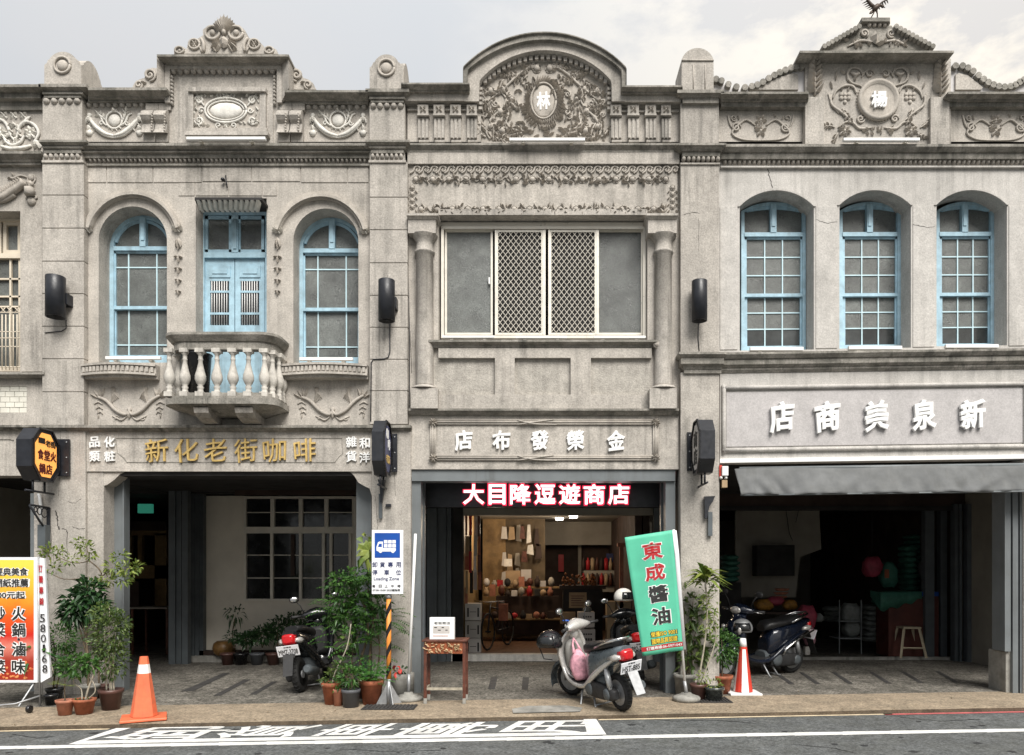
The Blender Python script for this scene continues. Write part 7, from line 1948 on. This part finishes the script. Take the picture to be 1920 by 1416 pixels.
    q = MB(); shell(q, [(-.0, .61, .70, .075), (-.08, .63, .755, .12), (-.22, .66, .775, .135), (-.34, .68, .775, .14), (-.46, .70, .815, .14), (-.60, .73, .825, .12), (-.70, .755, .82, .08)], 16, .7); bd(q, 'seat', M['vinyl'])
    if grab:
        q = MB()
        q.tube([(-.42, .15, .74), (-.60, .15, .80), (-.76, .11, .845), (-.84, .0, .86), (-.76, -.11, .845), (-.60, -.15, .80), (-.42, -.15, .74)], .013, 7)
        q.tube([(-.48, .12, .76), (-.72, .08, .83), (-.78, 0, .84), (-.72, -.08, .83), (-.48, -.12, .76)], .011, 7); bd(q, 'grab_rail', M['chrome'])
    # lights and plate at the tail
    q = MB(); shell(q, [(-.80, .60, .745, .09), (-.87, .61, .74, .08), (-.905, .64, .72, .05)]); bd(q, 'tail_light', M['lens_red'])
    for sg in (-1, 1):
        q = MB(); q.tube([(-.66, sg*.125, .64), (-.78, sg*.11, .65), (-.86, sg*.085, .66)], [.02, .042, .02], 8); bd(q, 'turn_signal', M['lens_clear'])
    q = MB(); q.prism([(-.83, -.09, .60), (-.83, .09, .60), (-.93, .07, .46), (-.93, -.07, .46)], (.02, 0, .01)); bd(q, 'plate_holder', M['plastic'])
    q = MB(); q.prism([(-.93, -.062, .50), (-.93, .062, .50), (-1.05, .055, .26), (-1.05, -.055, .26)], (.008, 0, .004)); bd(q, 'rear_mudguard', M['galv'] if body is M['silver'] else M['plastic'])
    pt = Matrix.Translation((-.915, 0, .545)) @ Matrix.Rotation(math.radians(-22), 4, 'Y')
    q = MB(); q.box(-.004, .004, -.13, .13, -.068, .068); q.xf(pt); pl = bd(q, 'number_plate', M['whitebd'])
    q = MB(); put_text(q, plate, (-.0055, 0, -.012), (0, -.225, 0), (0, 0, .068), .002, .012); q.xf(pt); bd(q, 'lettering', M['ink'], pl)
    q = MB(); put_text(q, '台灣省', (-.0055, 0, .05), (0, -.09, 0), (0, 0, .018), .002, .0); q.xf(pt); bd(q, 'lettering', M['ink'], pl)
    # engine, variator case, silencer, shocks, stands
    q = MB(); shell(q, [(-.08, .15, .30, .06), (-.2, .13, .34, .075), (-.45, .13, .31, .07), (-.62, .14, .29, .06), (-.70, .17, .26, .03)]); q.xf(Matrix.Translation((0, .10, 0))); bd(q, 'variator_case', M['plastic'])
    q = MB(); q.lathe([(.085, .165), (.08, .18), (.03, .185)], (-.18, 0, .235), 14, 'y'); q.lathe([(.07, .15), (.065, .165), (.02, .17)], (-.56, 0, .215), 14, 'y'); bd(q, 'case_cover', M['steeld'])
    q = MB(); shell(q, [(-.02, .18, .34, .10), (-.25, .16, .42, .12), (-.45, .22, .40, .09)]); bd(q, 'engine', M['steeld'])
    q = MB(); q.tube([(-.15, -.08, .16), (-.28, -.13, .17), (-.38, -.15, .20), (-.42, -.155, .22), (-.80, -.165, .29), (-.84, -.165, .295)], [.018, .018, .02, .055, .06, .035], 10); bd(q, 'silencer', M['steeld'])
    q = MB(); q.tube([(-.62, .125, .25), (-.55, .12, .54)], .026, 8); q.tube([(-.61, .125, .30), (-.565, .12, .48)], .034, 8); bd(q, 'shock_absorber', M['galv'])
    q = MB()
    for sg in (-1, 1): q.tube([(-.12, sg*.08, .20), (-.22, sg*.14, .03), (-.26, sg*.15, .02)], .013, 5)
    q.tube([(-.22, -.14, .03), (-.22, .14, .03)], .012, 5); q.tube([(.06, .12, .22), (.0, .21, .04), (-.03, .24, .0)], .012, 5); bd(q, 'stand', M['galv'])
    # handlebar cowl
    q = MB(); rings = []
    for yy, h_, d_ in ((-.20, .028, .03), (-.15, .045, .05), (-.08, .07, .085), (0, .08, .10), (.08, .07, .085), (.15, .045, .05), (.20, .028, .03)):
        rings.append([(.36-.05*abs(yy)/.2+d_*math.cos(a), yy, .925-.02*abs(yy)/.2+h_*math.sin(a)) for a in (2*math.pi*j/12 for j in range(12))])
    q.loft(rings); q.tube([(.40, 0, .86), (.41, 0, .74)], [.07, .055], 8); q.xf(St); bd(q, 'handlebar_cowl', body)
    q = MB(); q.ell((.455, 0, .915), (.03, .085, .05), 12, 7); q.xf(St); bd(q, 'headlight', M['lens_clear'])
    for sg in (-1, 1):
        q = MB(); q.tube([(.315, sg*.19, .905), (.27, sg*.33, .905)], .019, 8); q.xf(St); bd(q, 'grip', M['plastic'])
        q = MB(); q.tube([(.345, sg*.17, .905), (.335, sg*.24, .90), (.29, sg*.31, .89)], .007, 5); q.xf(St); bd(q, 'brake_lever', M['chrome'])
        q = MB(); q.tube([(.34, sg*.16, .94), (.35, sg*.20, 1.05), (.345, sg*.25, 1.11)], .007, 5)
        q.ell((.335, sg*.27, 1.135), (.018, .065, .045), 12, 6); q.xf(St); mr_ = bd(q, 'mirror', M['plastic'])
        q = MB(); q.ell((.322, sg*.27, 1.135), (.008, .055, .036), 12, 6); q.xf(St); bd(q, 'mirror_glass', M['chrome'], mr_)
    q = MB(); shell(q, [(-.30, .60, .66, .157), (-.42, .62, .67, .157)]); 
    return t, Matrix.Translation(Vector(loc)) @ Mx
def place(front, rear):   # front & rear tyre contact points -> centre, heading
    a, b = Vector(G(*front)), Vector(G(*rear)); c = (a+b)/2; d = a-b
    return c, math.atan2(d.y, d.x), d.length/1.2
c, rz, s_ = place((1075, 1303), (1168, 1333))
t1, M1 = scooter('silver and grey scooter with a pink bag, rear plate H5T-885, standing by the white bay', c, rz, math.radians(-9), M['silver'], M['sgrey'], 'H5T-885', .35, 1.0)
q = MB(); q.ell(M1 @ Vector((.415, .05, .985)), (.05, .05, .012), 10, 5); q.build('blue_emblem', M['signblue'], t1)
# helmet and bag carried by it
def helmet(label, c, r, m, visor=True, rz=0):
    t = thing('helmet', label, 'helmet', c)
    q = MB(); rings = []
    for i in range(9):
        th = math.pi*.62*i/8
        rings.append([(c[0]+r*math.sin(th+.02)*math.cos(a)*1.1, c[1]+r*math.sin(th+.02)*math.sin(a), c[2]+r*math.cos(th)*1.05) for a in (2*math.pi*j/16 for j in range(16))])
    q.loft(rings, True, False); o_ = q.build('shell', m, t); o_.modifiers.new('t', 'SOLIDIFY').thickness = .012
    q = MB(); rings = []
    for i in range(5):
        th = math.pi*(.30+.26*i/4); rings.append([(c[0]+r*1.04*math.sin(th)*math.cos(a)*1.1, c[1]+r*1.04*math.sin(th)*math.sin(a), c[2]+r*1.04*math.cos(th)) for a in (rz-.9+1.8*j/8 for j in range(9))])
    q.loft(rings, True, False, False); o_ = q.build('visor', M['glassd'], t); o_.modifiers.new('t', 'SOLIDIFY').thickness = .003
    q = MB(); q.tube([(c[0]-r*.9, c[1], c[2]-.05), (c[0]-r*.5, c[1]-r*.4, c[2]-r*1.3), (c[0]+r*.2, c[1]-r*.3, c[2]-r*1.4)], .008, 5); q.build('strap', M['vinyl'], t); return t
helmet('black open face helmet hanging at the front of the silver scooter', tuple(M1 @ Vector((.52, .26, .74))), .15, M['sblack'], rz=-2.2)
t = thing('shopping_bag', 'pink plastic bag hanging from the hook of the silver scooter', 'bag', tuple(M1 @ Vector((.16, .04, .28))))
rg = random.Random(12)
q = MB(); rings = []
for i in range(10):
    f = i/9; z = .285+.36*f; r_ = (.125*math.sin(math.pi*min(1, .22+f*.80))**.7)*(1 if f < .75 else 1)+.012
    rings.append([tuple(M1 @ Vector((.17+.05*f+r_*math.cos(a)*(1+.13*math.sin(3*a+i*.9)+.06*math.sin(7*a-i)+rg.uniform(-.06, .06)), .05+r_*1.0*math.sin(a)*(1+.08*math.sin(4*a)), z+rg.uniform(-.006, .006)))) for a in (2*math.pi*j/16 for j in range(16))])
q.loft(rings); q.build('bag_body', M['pink'], t)
q = MB()
for sg in (-1, 1): q.tube([M1 @ Vector((.22, .05+sg*.05, .60)), M1 @ Vector((.28, .04+sg*.03, .70)), M1 @ Vector((.32, .03, .77))], [.022, .012, .01], 6)
q.build('handle', M['pink'], t)
c, rz, s_ = place((592, 1272), (567, 1297)); c = Vector(G(567, 1297))+Vector((-.02, 1, 0)).normalized()*.6
scooter('black scooter with clear tail lenses parked left of the potted plants, plate MMZ-3708', c, math.atan2(1, -.02), math.radians(-7), M['sblack'], M['sblack'], 'MMZ-3708', .3, 1.06, False)
c = Vector(G(1200, 1284))+Vector((-.04, 1, 0))*.62
scooter('dark scooter half hidden behind the green banner, plate ending 2959', c, math.atan2(1, -.04), math.radians(-6), M['sblack'], M['sblack'], '892-2959', .1, 1.02, False)
a, b_ = Vector(G(1402, 1268)), Vector(G(1478, 1262)); d = Vector((-1, -.52, 0)).normalized(); c = Vector(G(1476, 1262))+d*.60
t4, M4 = scooter('dark navy scooter with silver side trim parked in front of the dark store', c, math.atan2(d.y, d.x), math.radians(-4), M['snavy'], M['snavy'], 'MQA-5120', .25, 1.1)
q = MB(); q.tube([M4 @ Vector((-.84, .165, .62)), M4 @ Vector((-.5, .19, .50)), M4 @ Vector((-.3, .19, .38)), M4 @ Vector((-.26, .185, .30))], [.012, .022, .022, .01], 8); q.build('trim_strip', M['chrome'], t4)
helmet('grey metallic helmet hanging in front of the navy scooter', (X(1383, c.y-.1), c.y-.35, Z(1178, c.y-.3)), .14, M['galv'], rz=-1.8)
helmet('beige helmet with open visor above the dark scooter left of the green banner', (X(1169, .6), .6, Z(1120, .6)), .12, M['ornw'], rz=-.9)

# ================================================================== potted plants
M['lf_deep'] = leafmat('leaf_deep_green', (.012, .035, .012), (.03, .08, .02), .15)  # deep green foliage of the wall row
def leafblade(q, p, d, up, ln, wd, droop=.25):
    d = d.normalized(); s_ = d.cross(up)
    if s_.length < 1e-4: s_ = Vector((1, 0, 0))
    s_.normalize(); n = s_.cross(d).normalized()
    m = p+d*ln*.5+n*ln*.06; t = p+d*ln-Vector((0, 0, 1))*ln*droop
    q.add([p, m+s_*wd*.5-n*wd*.12, t, m-s_*wd*.5-n*wd*.12, m], [(0, 1, 4), (1, 2, 4), (2, 3, 4), (3, 0, 4)])
def rnd(rg): 
    v = Vector((rg.gauss(0, 1), rg.gauss(0, 1), rg.gauss(0, 1))); return v.normalized()
def clump(q, c, r, n, ln, wd, rg, upb=.4, droop=.3):
    c = Vector(c)
    for i in range(n):
        v = rnd(rg); p = c+Vector((v.x*r[0], v.y*r[1], v.z*r[2]))*rg.uniform(.25, 1)**.6
        d = (v+Vector((0, 0, upb))+rnd(rg)*.5); leafblade(q, p, d, rnd(rg)+Vector((0, 0, 1)), ln*rg.uniform(.45, 1.4), wd*rg.uniform(.7, 1.2), droop)
def frond(q, base, d, ln, n, lw, rg, bend=.5):
    p = Vector(base); d = Vector(d).normalized(); pts = [p.copy()]
    for i in range(n):
        p = p+d*(ln/n); d = (d+Vector((0, 0, -bend/n))).normalized(); pts.append(p.copy()); s_ = d.cross(Vector((0, 0, 1)))
        if s_.length < .01: s_ = Vector((1, 0, 0))
        s_.normalize(); f = math.sin(math.pi*(i+1)/(n+1))**.6
        for sg in (-1, 1): leafblade(q, p, (s_*sg+d*.45+Vector((0, 0, rg.uniform(-.15, .1)))), Vector((0, 0, 1)), lw*f*rg.uniform(.85, 1.1), lw*.30, .15)
    return pts
def pot(t, b, r0, r1, h, m, rim=True, square=False, n=18):
    q = MB(); n = 4 if square else n
    pr = [(r0, 0), (lerp(r0, r1, .8), h*.80), (lerp(r0, r1, .8)*(1.10 if rim else 1), h*.82), (r1*(1.08 if rim else 1), h), (r1*.93, h), (r1*.88, h*.86)]
    q.lathe(pr, b, n, 'z', not square)
    if square: q.xf(Matrix.Translation(Vector(b)) @ Matrix.Rotation(math.pi/4+.1, 4, 'Z') @ Matrix.Translation(-Vector(b)))
    q.build('pot', m, t)
    q = MB(); q.lathe([(.001, h*.87), (r1*.88, h*.88)], b, 12); q.build('soil', M['soil'], t)
def branch(q, pts, r0, r1):
    pts = catmull([tuple(p) for p in pts], 4); n = len(pts); q.tube(pts, [lerp(r0, r1, i/(n-1)) for i in range(n)], 6)
def plant(label, px, py, wtop, hpx, m, fol, kind='plant', rim=True, square=False, taper=.72, yoff=0, name='potted_plant'):
    """fol(q_leaf, q_stem, base, scale k, to_world, rng)"""
    b = Vector(G(px, py)); b.y += yoff; k = (D+b.y)/F
    t = thing(name, label, 'potted plant', b)
    pot(t, b, wtop/2*taper*k, wtop/2*k, hpx*k, m, rim, square)
    ql, qs = MB(), MB(); rg = random.Random(int(px*7+py))
    W_ = lambda x, y_, dy=0: Vector((X(x, b.y), b.y+dy, Z(y_, b.y)))
    lm, sm = fol(ql, qs, b, k, W_, rg)
    if qs.v: qs.build('stem', M[sm], t)
    if ql.v: ql.build('foliage', M[lm], t, kind='stuff')
    return t
# --- left cluster
def f1(ql, qs, b, k, W, rg):
    branch(qs, [W(122, 1315), W(121, 1295), W(122, 1270)], .008, .004)
    for i in range(9): a = i*.72; frond(ql, W(122, 1276+i*1.5), (math.cos(a), math.sin(a)*.8, .45), .16, 8, .035, rg, .7)
    return 'lf_yel', 'bark'
plant('small pale terracotta pot with yellow green fronds, leftmost of the two small pots', 122, 1340, 31, 28, M['terra2'], f1, square=False)
def f2(ql, qs, b, k, W, rg):
    branch(qs, [W(160, 1313), W(166, 1290), W(176, 1262), W(172, 1248)], .012, .008); branch(qs, [W(162, 1313), W(178, 1298), W(176, 1282), W(168, 1270)], .007, .004); branch(qs, [W(154, 1313), W(152, 1292), W(138, 1280), W(140, 1262)], .009, .004)
    clump(ql, W(142, 1248), (.20, .13, .12), 220, .07, .035, rg); clump(ql, W(166, 1243), (.12, .10, .06), 80, .08, .04, rg); clump(ql, W(158, 1312), (.1, .1, .012), 50, .03, .012, rg)
    for i in range(6): frond(ql, W(150-i*2, 1262), (-.6+i*.28, -.6, .1), .2, 9, .04, rg, .5)
    return 'lf_mid', 'barkp'
plant('terracotta bowl with a twisting pale stem in front of the left pier', 158, 1338, 39, 28, M['terra'], f2)
def f3(ql, qs, b, k, W, rg):
    for x0, x1, yt in ((200, 196, 1180), (207, 205, 1140), (214, 218, 1170), (210, 226, 1200)): branch(qs, [W(x0, 1296), W(x0-2, 1250), W(x1, yt)], .011, .004)
    clump(ql, W(205, 1185), (.22, .18, .32), 900, .055, .028, rg); clump(ql, W(210, 1235), (.19, .15, .24), 520, .05, .026, rg); clump(ql, W(190, 1150), (.12, .1, .12), 160, .055, .028, rg); clump(ql, W(222, 1170), (.12, .1, .16), 160, .05, .024, rg)
    return 'lf_olive', 'barkp'
plant('brown round pot with a tall bushy yellow green shrub by the steel guide', 208, 1330, 42, 38, M['brownpot'], f3)
def f4(ql, qs, b, k, W, rg):
    branch(qs, [W(166, 1300), W(165, 1240), W(160, 1190), W(152, 1160)], .018, .010); branch(qs, [W(164, 1235), W(150, 1180), W(138, 1150)], .01, .006); branch(qs, [W(161, 1195), W(168, 1140), W(162, 1090)], .01, .005)
    for c, r_ in ((W(150, 1130), (.19, .16, .16)), (W(168, 1110), (.14, .12, .15)), (W(140, 1150), (.12, .12, .10)), (W(178, 1140), (.14, .12, .12))): clump(ql, c, r_, 150, .13, .055, rg, .3, .35)
    return 'lf_dark', 'bark'
plant('tall plant with dark glossy oval leaves before the left pier', 168, 1312, 34, 28, M['concrete'], f4)
def f5(ql, qs, b, k, W, rg):
    branch(qs, [W(186, 1296), W(184, 1200), W(186, 1120), W(190, 1075), W(168, 1052)], .014, .007)
    branch(qs, [W(168, 1052), W(140, 1056), W(112, 1046), W(98, 1038)], .007, .003); branch(qs, [W(168, 1052), W(166, 1040), W(162, 1024)], .006, .003); branch(qs, [W(160, 1084), W(120, 1086), W(90, 1074), W(76, 1078)], .007, .003); branch(qs, [W(188, 1085), W(200, 1074), W(224, 1066), W(246, 1066)], .007, .003)
    for x, y_, n, r_ in ((130, 1050, 26, .08), (205, 1085, 40, .1), (228, 1085, 40, .1), (96, 1034, 42, .11), (86, 1040, 20, .06), (112, 1032, 22, .06), (152, 1018, 30, .09), (164, 1030, 34, .09), (172, 1042, 20, .05), (100, 1066, 20, .07), (74, 1078, 14, .05), (215, 1062, 46, .12), (240, 1068, 50, .12), (255, 1062, 24, .07), (222, 1044, 34, .1), (185, 1096, 36, .1), (172, 1092, 26, .08)):
        clump(ql, W(x, y_), (r_*1.1, r_*.8, r_*.7), int(n*1.4), .065, .026, rg, .1, .2)
    return 'lf_yel', 'bark'
plant('slender tree with sparse branches of light leaves reaching over the left pier', 186, 1308, 30, 24, M['brownpot'], f5)
def f6(ql, qs, b, k, W, rg):
    branch(qs, [W(100, 1290), W(104, 1240), W(100, 1200)], .01, .005); branch(qs, [W(106, 1290), W(118, 1240), W(126, 1200)], .01, .005)
    for i in range(46):
        a = rg.uniform(0, 6.28); frond(ql, W(rg.uniform(92, 140), rg.uniform(1186, 1262)), (math.cos(a), math.sin(a)*.8-.2, rg.uniform(.1, .7)), rg.uniform(.16, .28), 9, .05, rg, .6)
    clump(ql, W(115, 1195), (.20, .15, .20), 420, .05, .022, rg); clump(ql, W(115, 1238), (.22, .15, .18), 380, .055, .024, rg)
    return 'lf_mid', 'bark'
plant('feathery green shrub spreading beside the telephone sign', 103, 1316, 30, 26, M['blacks'], f6)
def f7(ql, qs, b, k, W, rg):
    branch(qs, [W(100, 1262), W(92, 1230), W(82, 1214)], .006, .003)
    for x, y_, a, l_ in ((78, 1214, -.1, .2), (70, 1222, -.6, .16), (64, 1240, -1.2, .14), (74, 1230, -1.6, .17), (88, 1216, .2, .18)):
        for j in (0, 1): leafblade(ql, W(82, 1216), Vector((x-84, -6, 1216-y_)), Vector((0, -.5, 1)), l_, .05, .1)
    clump(ql, W(70, 1228), (.12, .08, .08), 20, .14, .04, rg, 0, .4)
    return 'lf_fern', 'barkp'
plant('low plant with long narrow leaves overlapping the telephone sign', 96, 1322, 24, 20, M['blacks'], f7)
# --- middle cluster
def g1(ql, qs, b, k, W, rg):
    branch(qs, [W(622, 1290), W(628, 1262), W(650, 1215), W(658, 1170)], .011, .006); clump(ql, W(622, 1272), (.11, .1, .09), 90, .07, .03, rg); clump(ql, W(634, 1255), (.09, .08, .08), 60, .06, .025, rg)
    return 'lf_olive', 'barkp'
plant('terracotta pot at the left of the middle group, with a leaning bare stem', 622, 1320, 37, 41, M['terra'], g1, taper=.66)
def g2(ql, qs, b, k, W, rg):
    clump(ql, W(634, 1284), (.07, .06, .07), 60, .06, .022, rg); return 'lf_mid', 'bark'
plant('small pale terracotta pot squeezed beside the grey pot', 634, 1323, 18, 31, M['terra2'], g2, taper=.85)
def g3(ql, qs, b, k, W, rg):
    for i in range(8): branch(qs, [W(657, 1295), W(657+rg.uniform(-8, 8), 1275), W(657+rg.uniform(-18, 18), 1252)], .005, .003)
    clump(ql, W(656, 1268), (.13, .12, .12), 200, .08, .028, rg); clump(ql, W(645, 1245), (.08, .08, .08), 60, .07, .026, rg)
    return 'lf_mid', 'bark'
plant('dark grey plastic pot with upright green foliage', 658, 1325, 33, 33, M['greypot'], g3, taper=.88)
def g4(ql, qs, b, k, W, rg):
    for i in range(34):
        a = i*2.4; frond(ql, W(696+rg.uniform(-8, 8), 1278+rg.uniform(-8, 6)), (math.cos(a), math.sin(a)*.9, rg.uniform(.4, 1.5)), rg.uniform(.22, .36), 12, .055, rg, 1.1)
    clump(ql, W(700, 1255), (.20, .14, .10), 200, .05, .02, rg)
    return 'lf_fern', 'bark'
plant('large terracotta pot with a bright green fern', 697, 1320, 43, 45, M['terra'], g4, taper=.75)
def g5(ql, qs, b, k, W, rg):
    branch(qs, [W(672, 1300), W(676, 1240), W(690, 1190), W(684, 1140), W(668, 1100)], .022, .008); branch(qs, [W(690, 1300), W(694, 1220), W(700, 1160), W(690, 1110)], .02, .007)
    branch(qs, [W(664, 1300), W(660, 1230), W(676, 1180)], .012, .006); branch(qs, [W(686, 1140), W(668, 1098), W(634, 1090)], .008, .004); branch(qs, [W(700, 1300), W(712, 1220), W(704, 1170)], .014, .007)
    for i in range(150):
        x_, y_ = rg.uniform(606, 742), rg.uniform(1070, 1240)
        if (x_-675)**2/70**2+(y_-1150)**2/88**2 > 1: continue
        a = rg.uniform(0, 6.28); frond(ql, W(x_, y_, rg.uniform(-.25, .15)), (math.cos(a), math.sin(a)*.7-.2, rg.uniform(-.1, .7)), rg.uniform(.2, .34), 9, .075, rg, .8)
    for x_, y_, n in ((640, 1090, 90), (668, 1082, 90), (690, 1100, 90), (640, 1125, 110), (676, 1140, 140), (710, 1130, 90), (650, 1165, 90), (700, 1165, 80), (632, 1150, 50), (660, 1195, 50)):
        clump(ql, W(x_, y_), (.17, .16, .13), int(n*1.4), .085, .038, rg, .2, .35)
    return 'lf_mid', 'bark'
plant('tall dense shrub of feathery compound leaves behind the loading sign', 684, 1308, 44, 30, M['brownpot'], g5)
def g5b(ql, qs, b, k, W, rg):
    branch(qs, [W(690, 1300), W(696, 1200), W(690, 1100), W(690, 1050)], .012, .006)
    for x_, y_, l_ in ((686, 1012, .17), (680, 1024, .19), (676, 1040, .18), (692, 1036, .2), (684, 1050, .16), (696, 1020, .18), (690, 1006, .14)):
        leafblade(ql, W(692, 1032), Vector((x_-692, rg.uniform(-12, 2), 1032-y_+3)), Vector((.2, -1, .3)), l_, .10, .2)
    clump(ql, W(686, 1030), (.09, .08, .16), 16, .14, .08, rg, 0, .5)
    for x_, y_ in ((652, 1192), (662, 1204), (668, 1184)): leafblade(ql, W(x_, y_, -.25), Vector((.3, -1, .4)), Vector((0, 0, 1)), .09, .08, .5)
    return 'lf_yel', 'bark'
plant('climber with broad yellow green leaves at the top of the middle group', 690, 1306, 30, 24, M['brownpot'], g5b)
def g6(ql, qs, b, k, W, rg):
    clump(ql, W(752, 1256), (.09, .06, .04), 26, .06, .03, rg, .1); return 'lf_dark', 'bark'
t = plant('grey concrete tub with wilted red leaves behind the leaning white pole', 755, 1306, 44, 44, M['concrete'], g6, rim=False, taper=.95)
q = MB(); rg = random.Random(5); b_ = Vector(t.location)
for i in range(10): leafblade(q, Vector((X(747+rg.uniform(-5, 8), b_.y), b_.y-.1, Z(1252+rg.uniform(-2, 6), b_.y))), rnd(rg)+Vector((.3, -.5, 0)), Vector((0, 0, 1)), .09, .05, .3)
q.build('red_leaves', mat('leaf_red', (.55, .05, .04), .5, .2, 20), t, kind='stuff')
# --- right cluster
def h1(ql, qs, b, k, W, rg):
    for x0, x1, yt in ((1284, 1282, 1130), (1292, 1300, 1120), (1298, 1312, 1160), (1288, 1274, 1170)): branch(qs, [W(x0, 1268), W(x0+1, 1210), W(x1, yt)], .009, .004)
    for x_, y_, n in ((1284, 1112, 12), (1300, 1130, 12), (1290, 1160, 18), (1312, 1150, 14), (1300, 1190, 22), (1322, 1200, 18), (1285, 1215, 20), (1310, 1225, 22), (1295, 1240, 16), (1276, 1186, 12)):
        clump(ql, W(x_, y_), (.09, .09, .08), n*2, .15, .06, rg, .3, .35)
    return 'lf_olive', 'bark'
plant('pale concrete pot with a broad leaved shrub behind the banner base', 1284, 1303, 40, 40, M['concrete'], h1, rim=True, taper=.85)
def h2(ql, qs, b, k, W, rg):
    branch(qs, [W(1308, 1285), W(1322, 1200), W(1326, 1140), W(1322, 1085)], .013, .007); branch(qs, [W(1312, 1285), W(1342, 1200), W(1336, 1150)], .008, .005)
    for i in range(54):
        a = rg.uniform(0, 6.28); leafblade(ql, W(1322+rg.uniform(-3, 3), 1084+rg.uniform(-6, 10)), Vector((math.cos(a)*1.1, math.sin(a)*.7, rg.uniform(-.1, .9))), Vector((0, 0, 1)), rg.uniform(.24, .36), .07, .28)
    for i in range(40): clump(ql, W(rg.uniform(1318, 1350), rg.uniform(1095, 1190)), (.04, .04, .04), 5, .08, .022, rg)
    return 'lf_yel', 'barkp'
plant('dracaena with a crown of long yellow green leaves before the right pier', 1310, 1312, 32, 30, M['brownpot'], h2)
def h3(ql, qs, b, k, W, rg):
    clump(ql, W(1336, 1284), (.12, .08, .06), 70, .05, .022, rg); clump(ql, W(1318, 1270), (.07, .06, .09), 50, .05, .02, rg); return 'lf_yel', 'bark'
plant('dark glazed relief pot with small yellowish leaves', 1339, 1314, 36, 26, mat('glazed_black_pot', (.07, .085, .085), .25, .4, 30, coat=.6), h3, taper=.8)
def h4(ql, qs, b, k, W, rg):
    branch(qs, [W(1354, 1270), W(1354, 1240), W(1353, 1200)], .01, .005)
    clump(ql, W(1354, 1212), (.20, .16, .22), 620, .06, .028, rg, .4); clump(ql, W(1358, 1232), (.17, .15, .12), 200, .06, .028, rg)
    return 'lf_mid', 'bark'
plant('terracotta pot with a dense round leafy bush beside the striped cone', 1353, 1300, 40, 34, M['terra'], h4)
# --- dark row along the coffee house wall
xs_ = [(438, 1160, 26, 'thin plant with a bare stem at the left end of the wall row'), (462, 1190, 34, 'low dark shrub second in the wall row'), (492, 1175, 34, 'dark shrub third in the wall row'),
       (522, 1160, 36, 'taller dark shrub in the middle of the wall row'), (552, 1150, 36, 'tall dark shrub left of the black scooter in the wall row'), (585, 1165, 34, 'dark shrub behind the black scooter in the wall row'), (615, 1155, 34, 'dark shrub at the right end of the wall row')]
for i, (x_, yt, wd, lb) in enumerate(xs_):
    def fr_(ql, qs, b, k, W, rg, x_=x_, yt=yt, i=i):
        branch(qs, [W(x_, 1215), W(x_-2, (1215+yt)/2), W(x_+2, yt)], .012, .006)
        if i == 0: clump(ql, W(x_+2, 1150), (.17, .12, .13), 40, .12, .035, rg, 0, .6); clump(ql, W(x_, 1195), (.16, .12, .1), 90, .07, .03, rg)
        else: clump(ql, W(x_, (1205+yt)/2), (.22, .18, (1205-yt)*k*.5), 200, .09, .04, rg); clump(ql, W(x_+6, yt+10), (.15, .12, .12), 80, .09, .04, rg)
        return 'lf_deep', 'bark'
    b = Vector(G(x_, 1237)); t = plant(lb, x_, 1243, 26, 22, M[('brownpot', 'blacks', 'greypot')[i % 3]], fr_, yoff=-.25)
t = thing('jar', 'squat ochre glazed jar on the step at the foot of the pale wall', 'jar', (X(417, 3.3), 3.3, .11))
q = MB(); q.lathe([(.10, 0), (.17, .05), (.19, .14), (.17, .22), (.13, .25), (.12, .26)], (X(417, 3.2), 3.42-.15, .11), 18); q.build('jar_body', mat('ochre_glaze', (.22, .12, .04), .4, .3, 8), t)
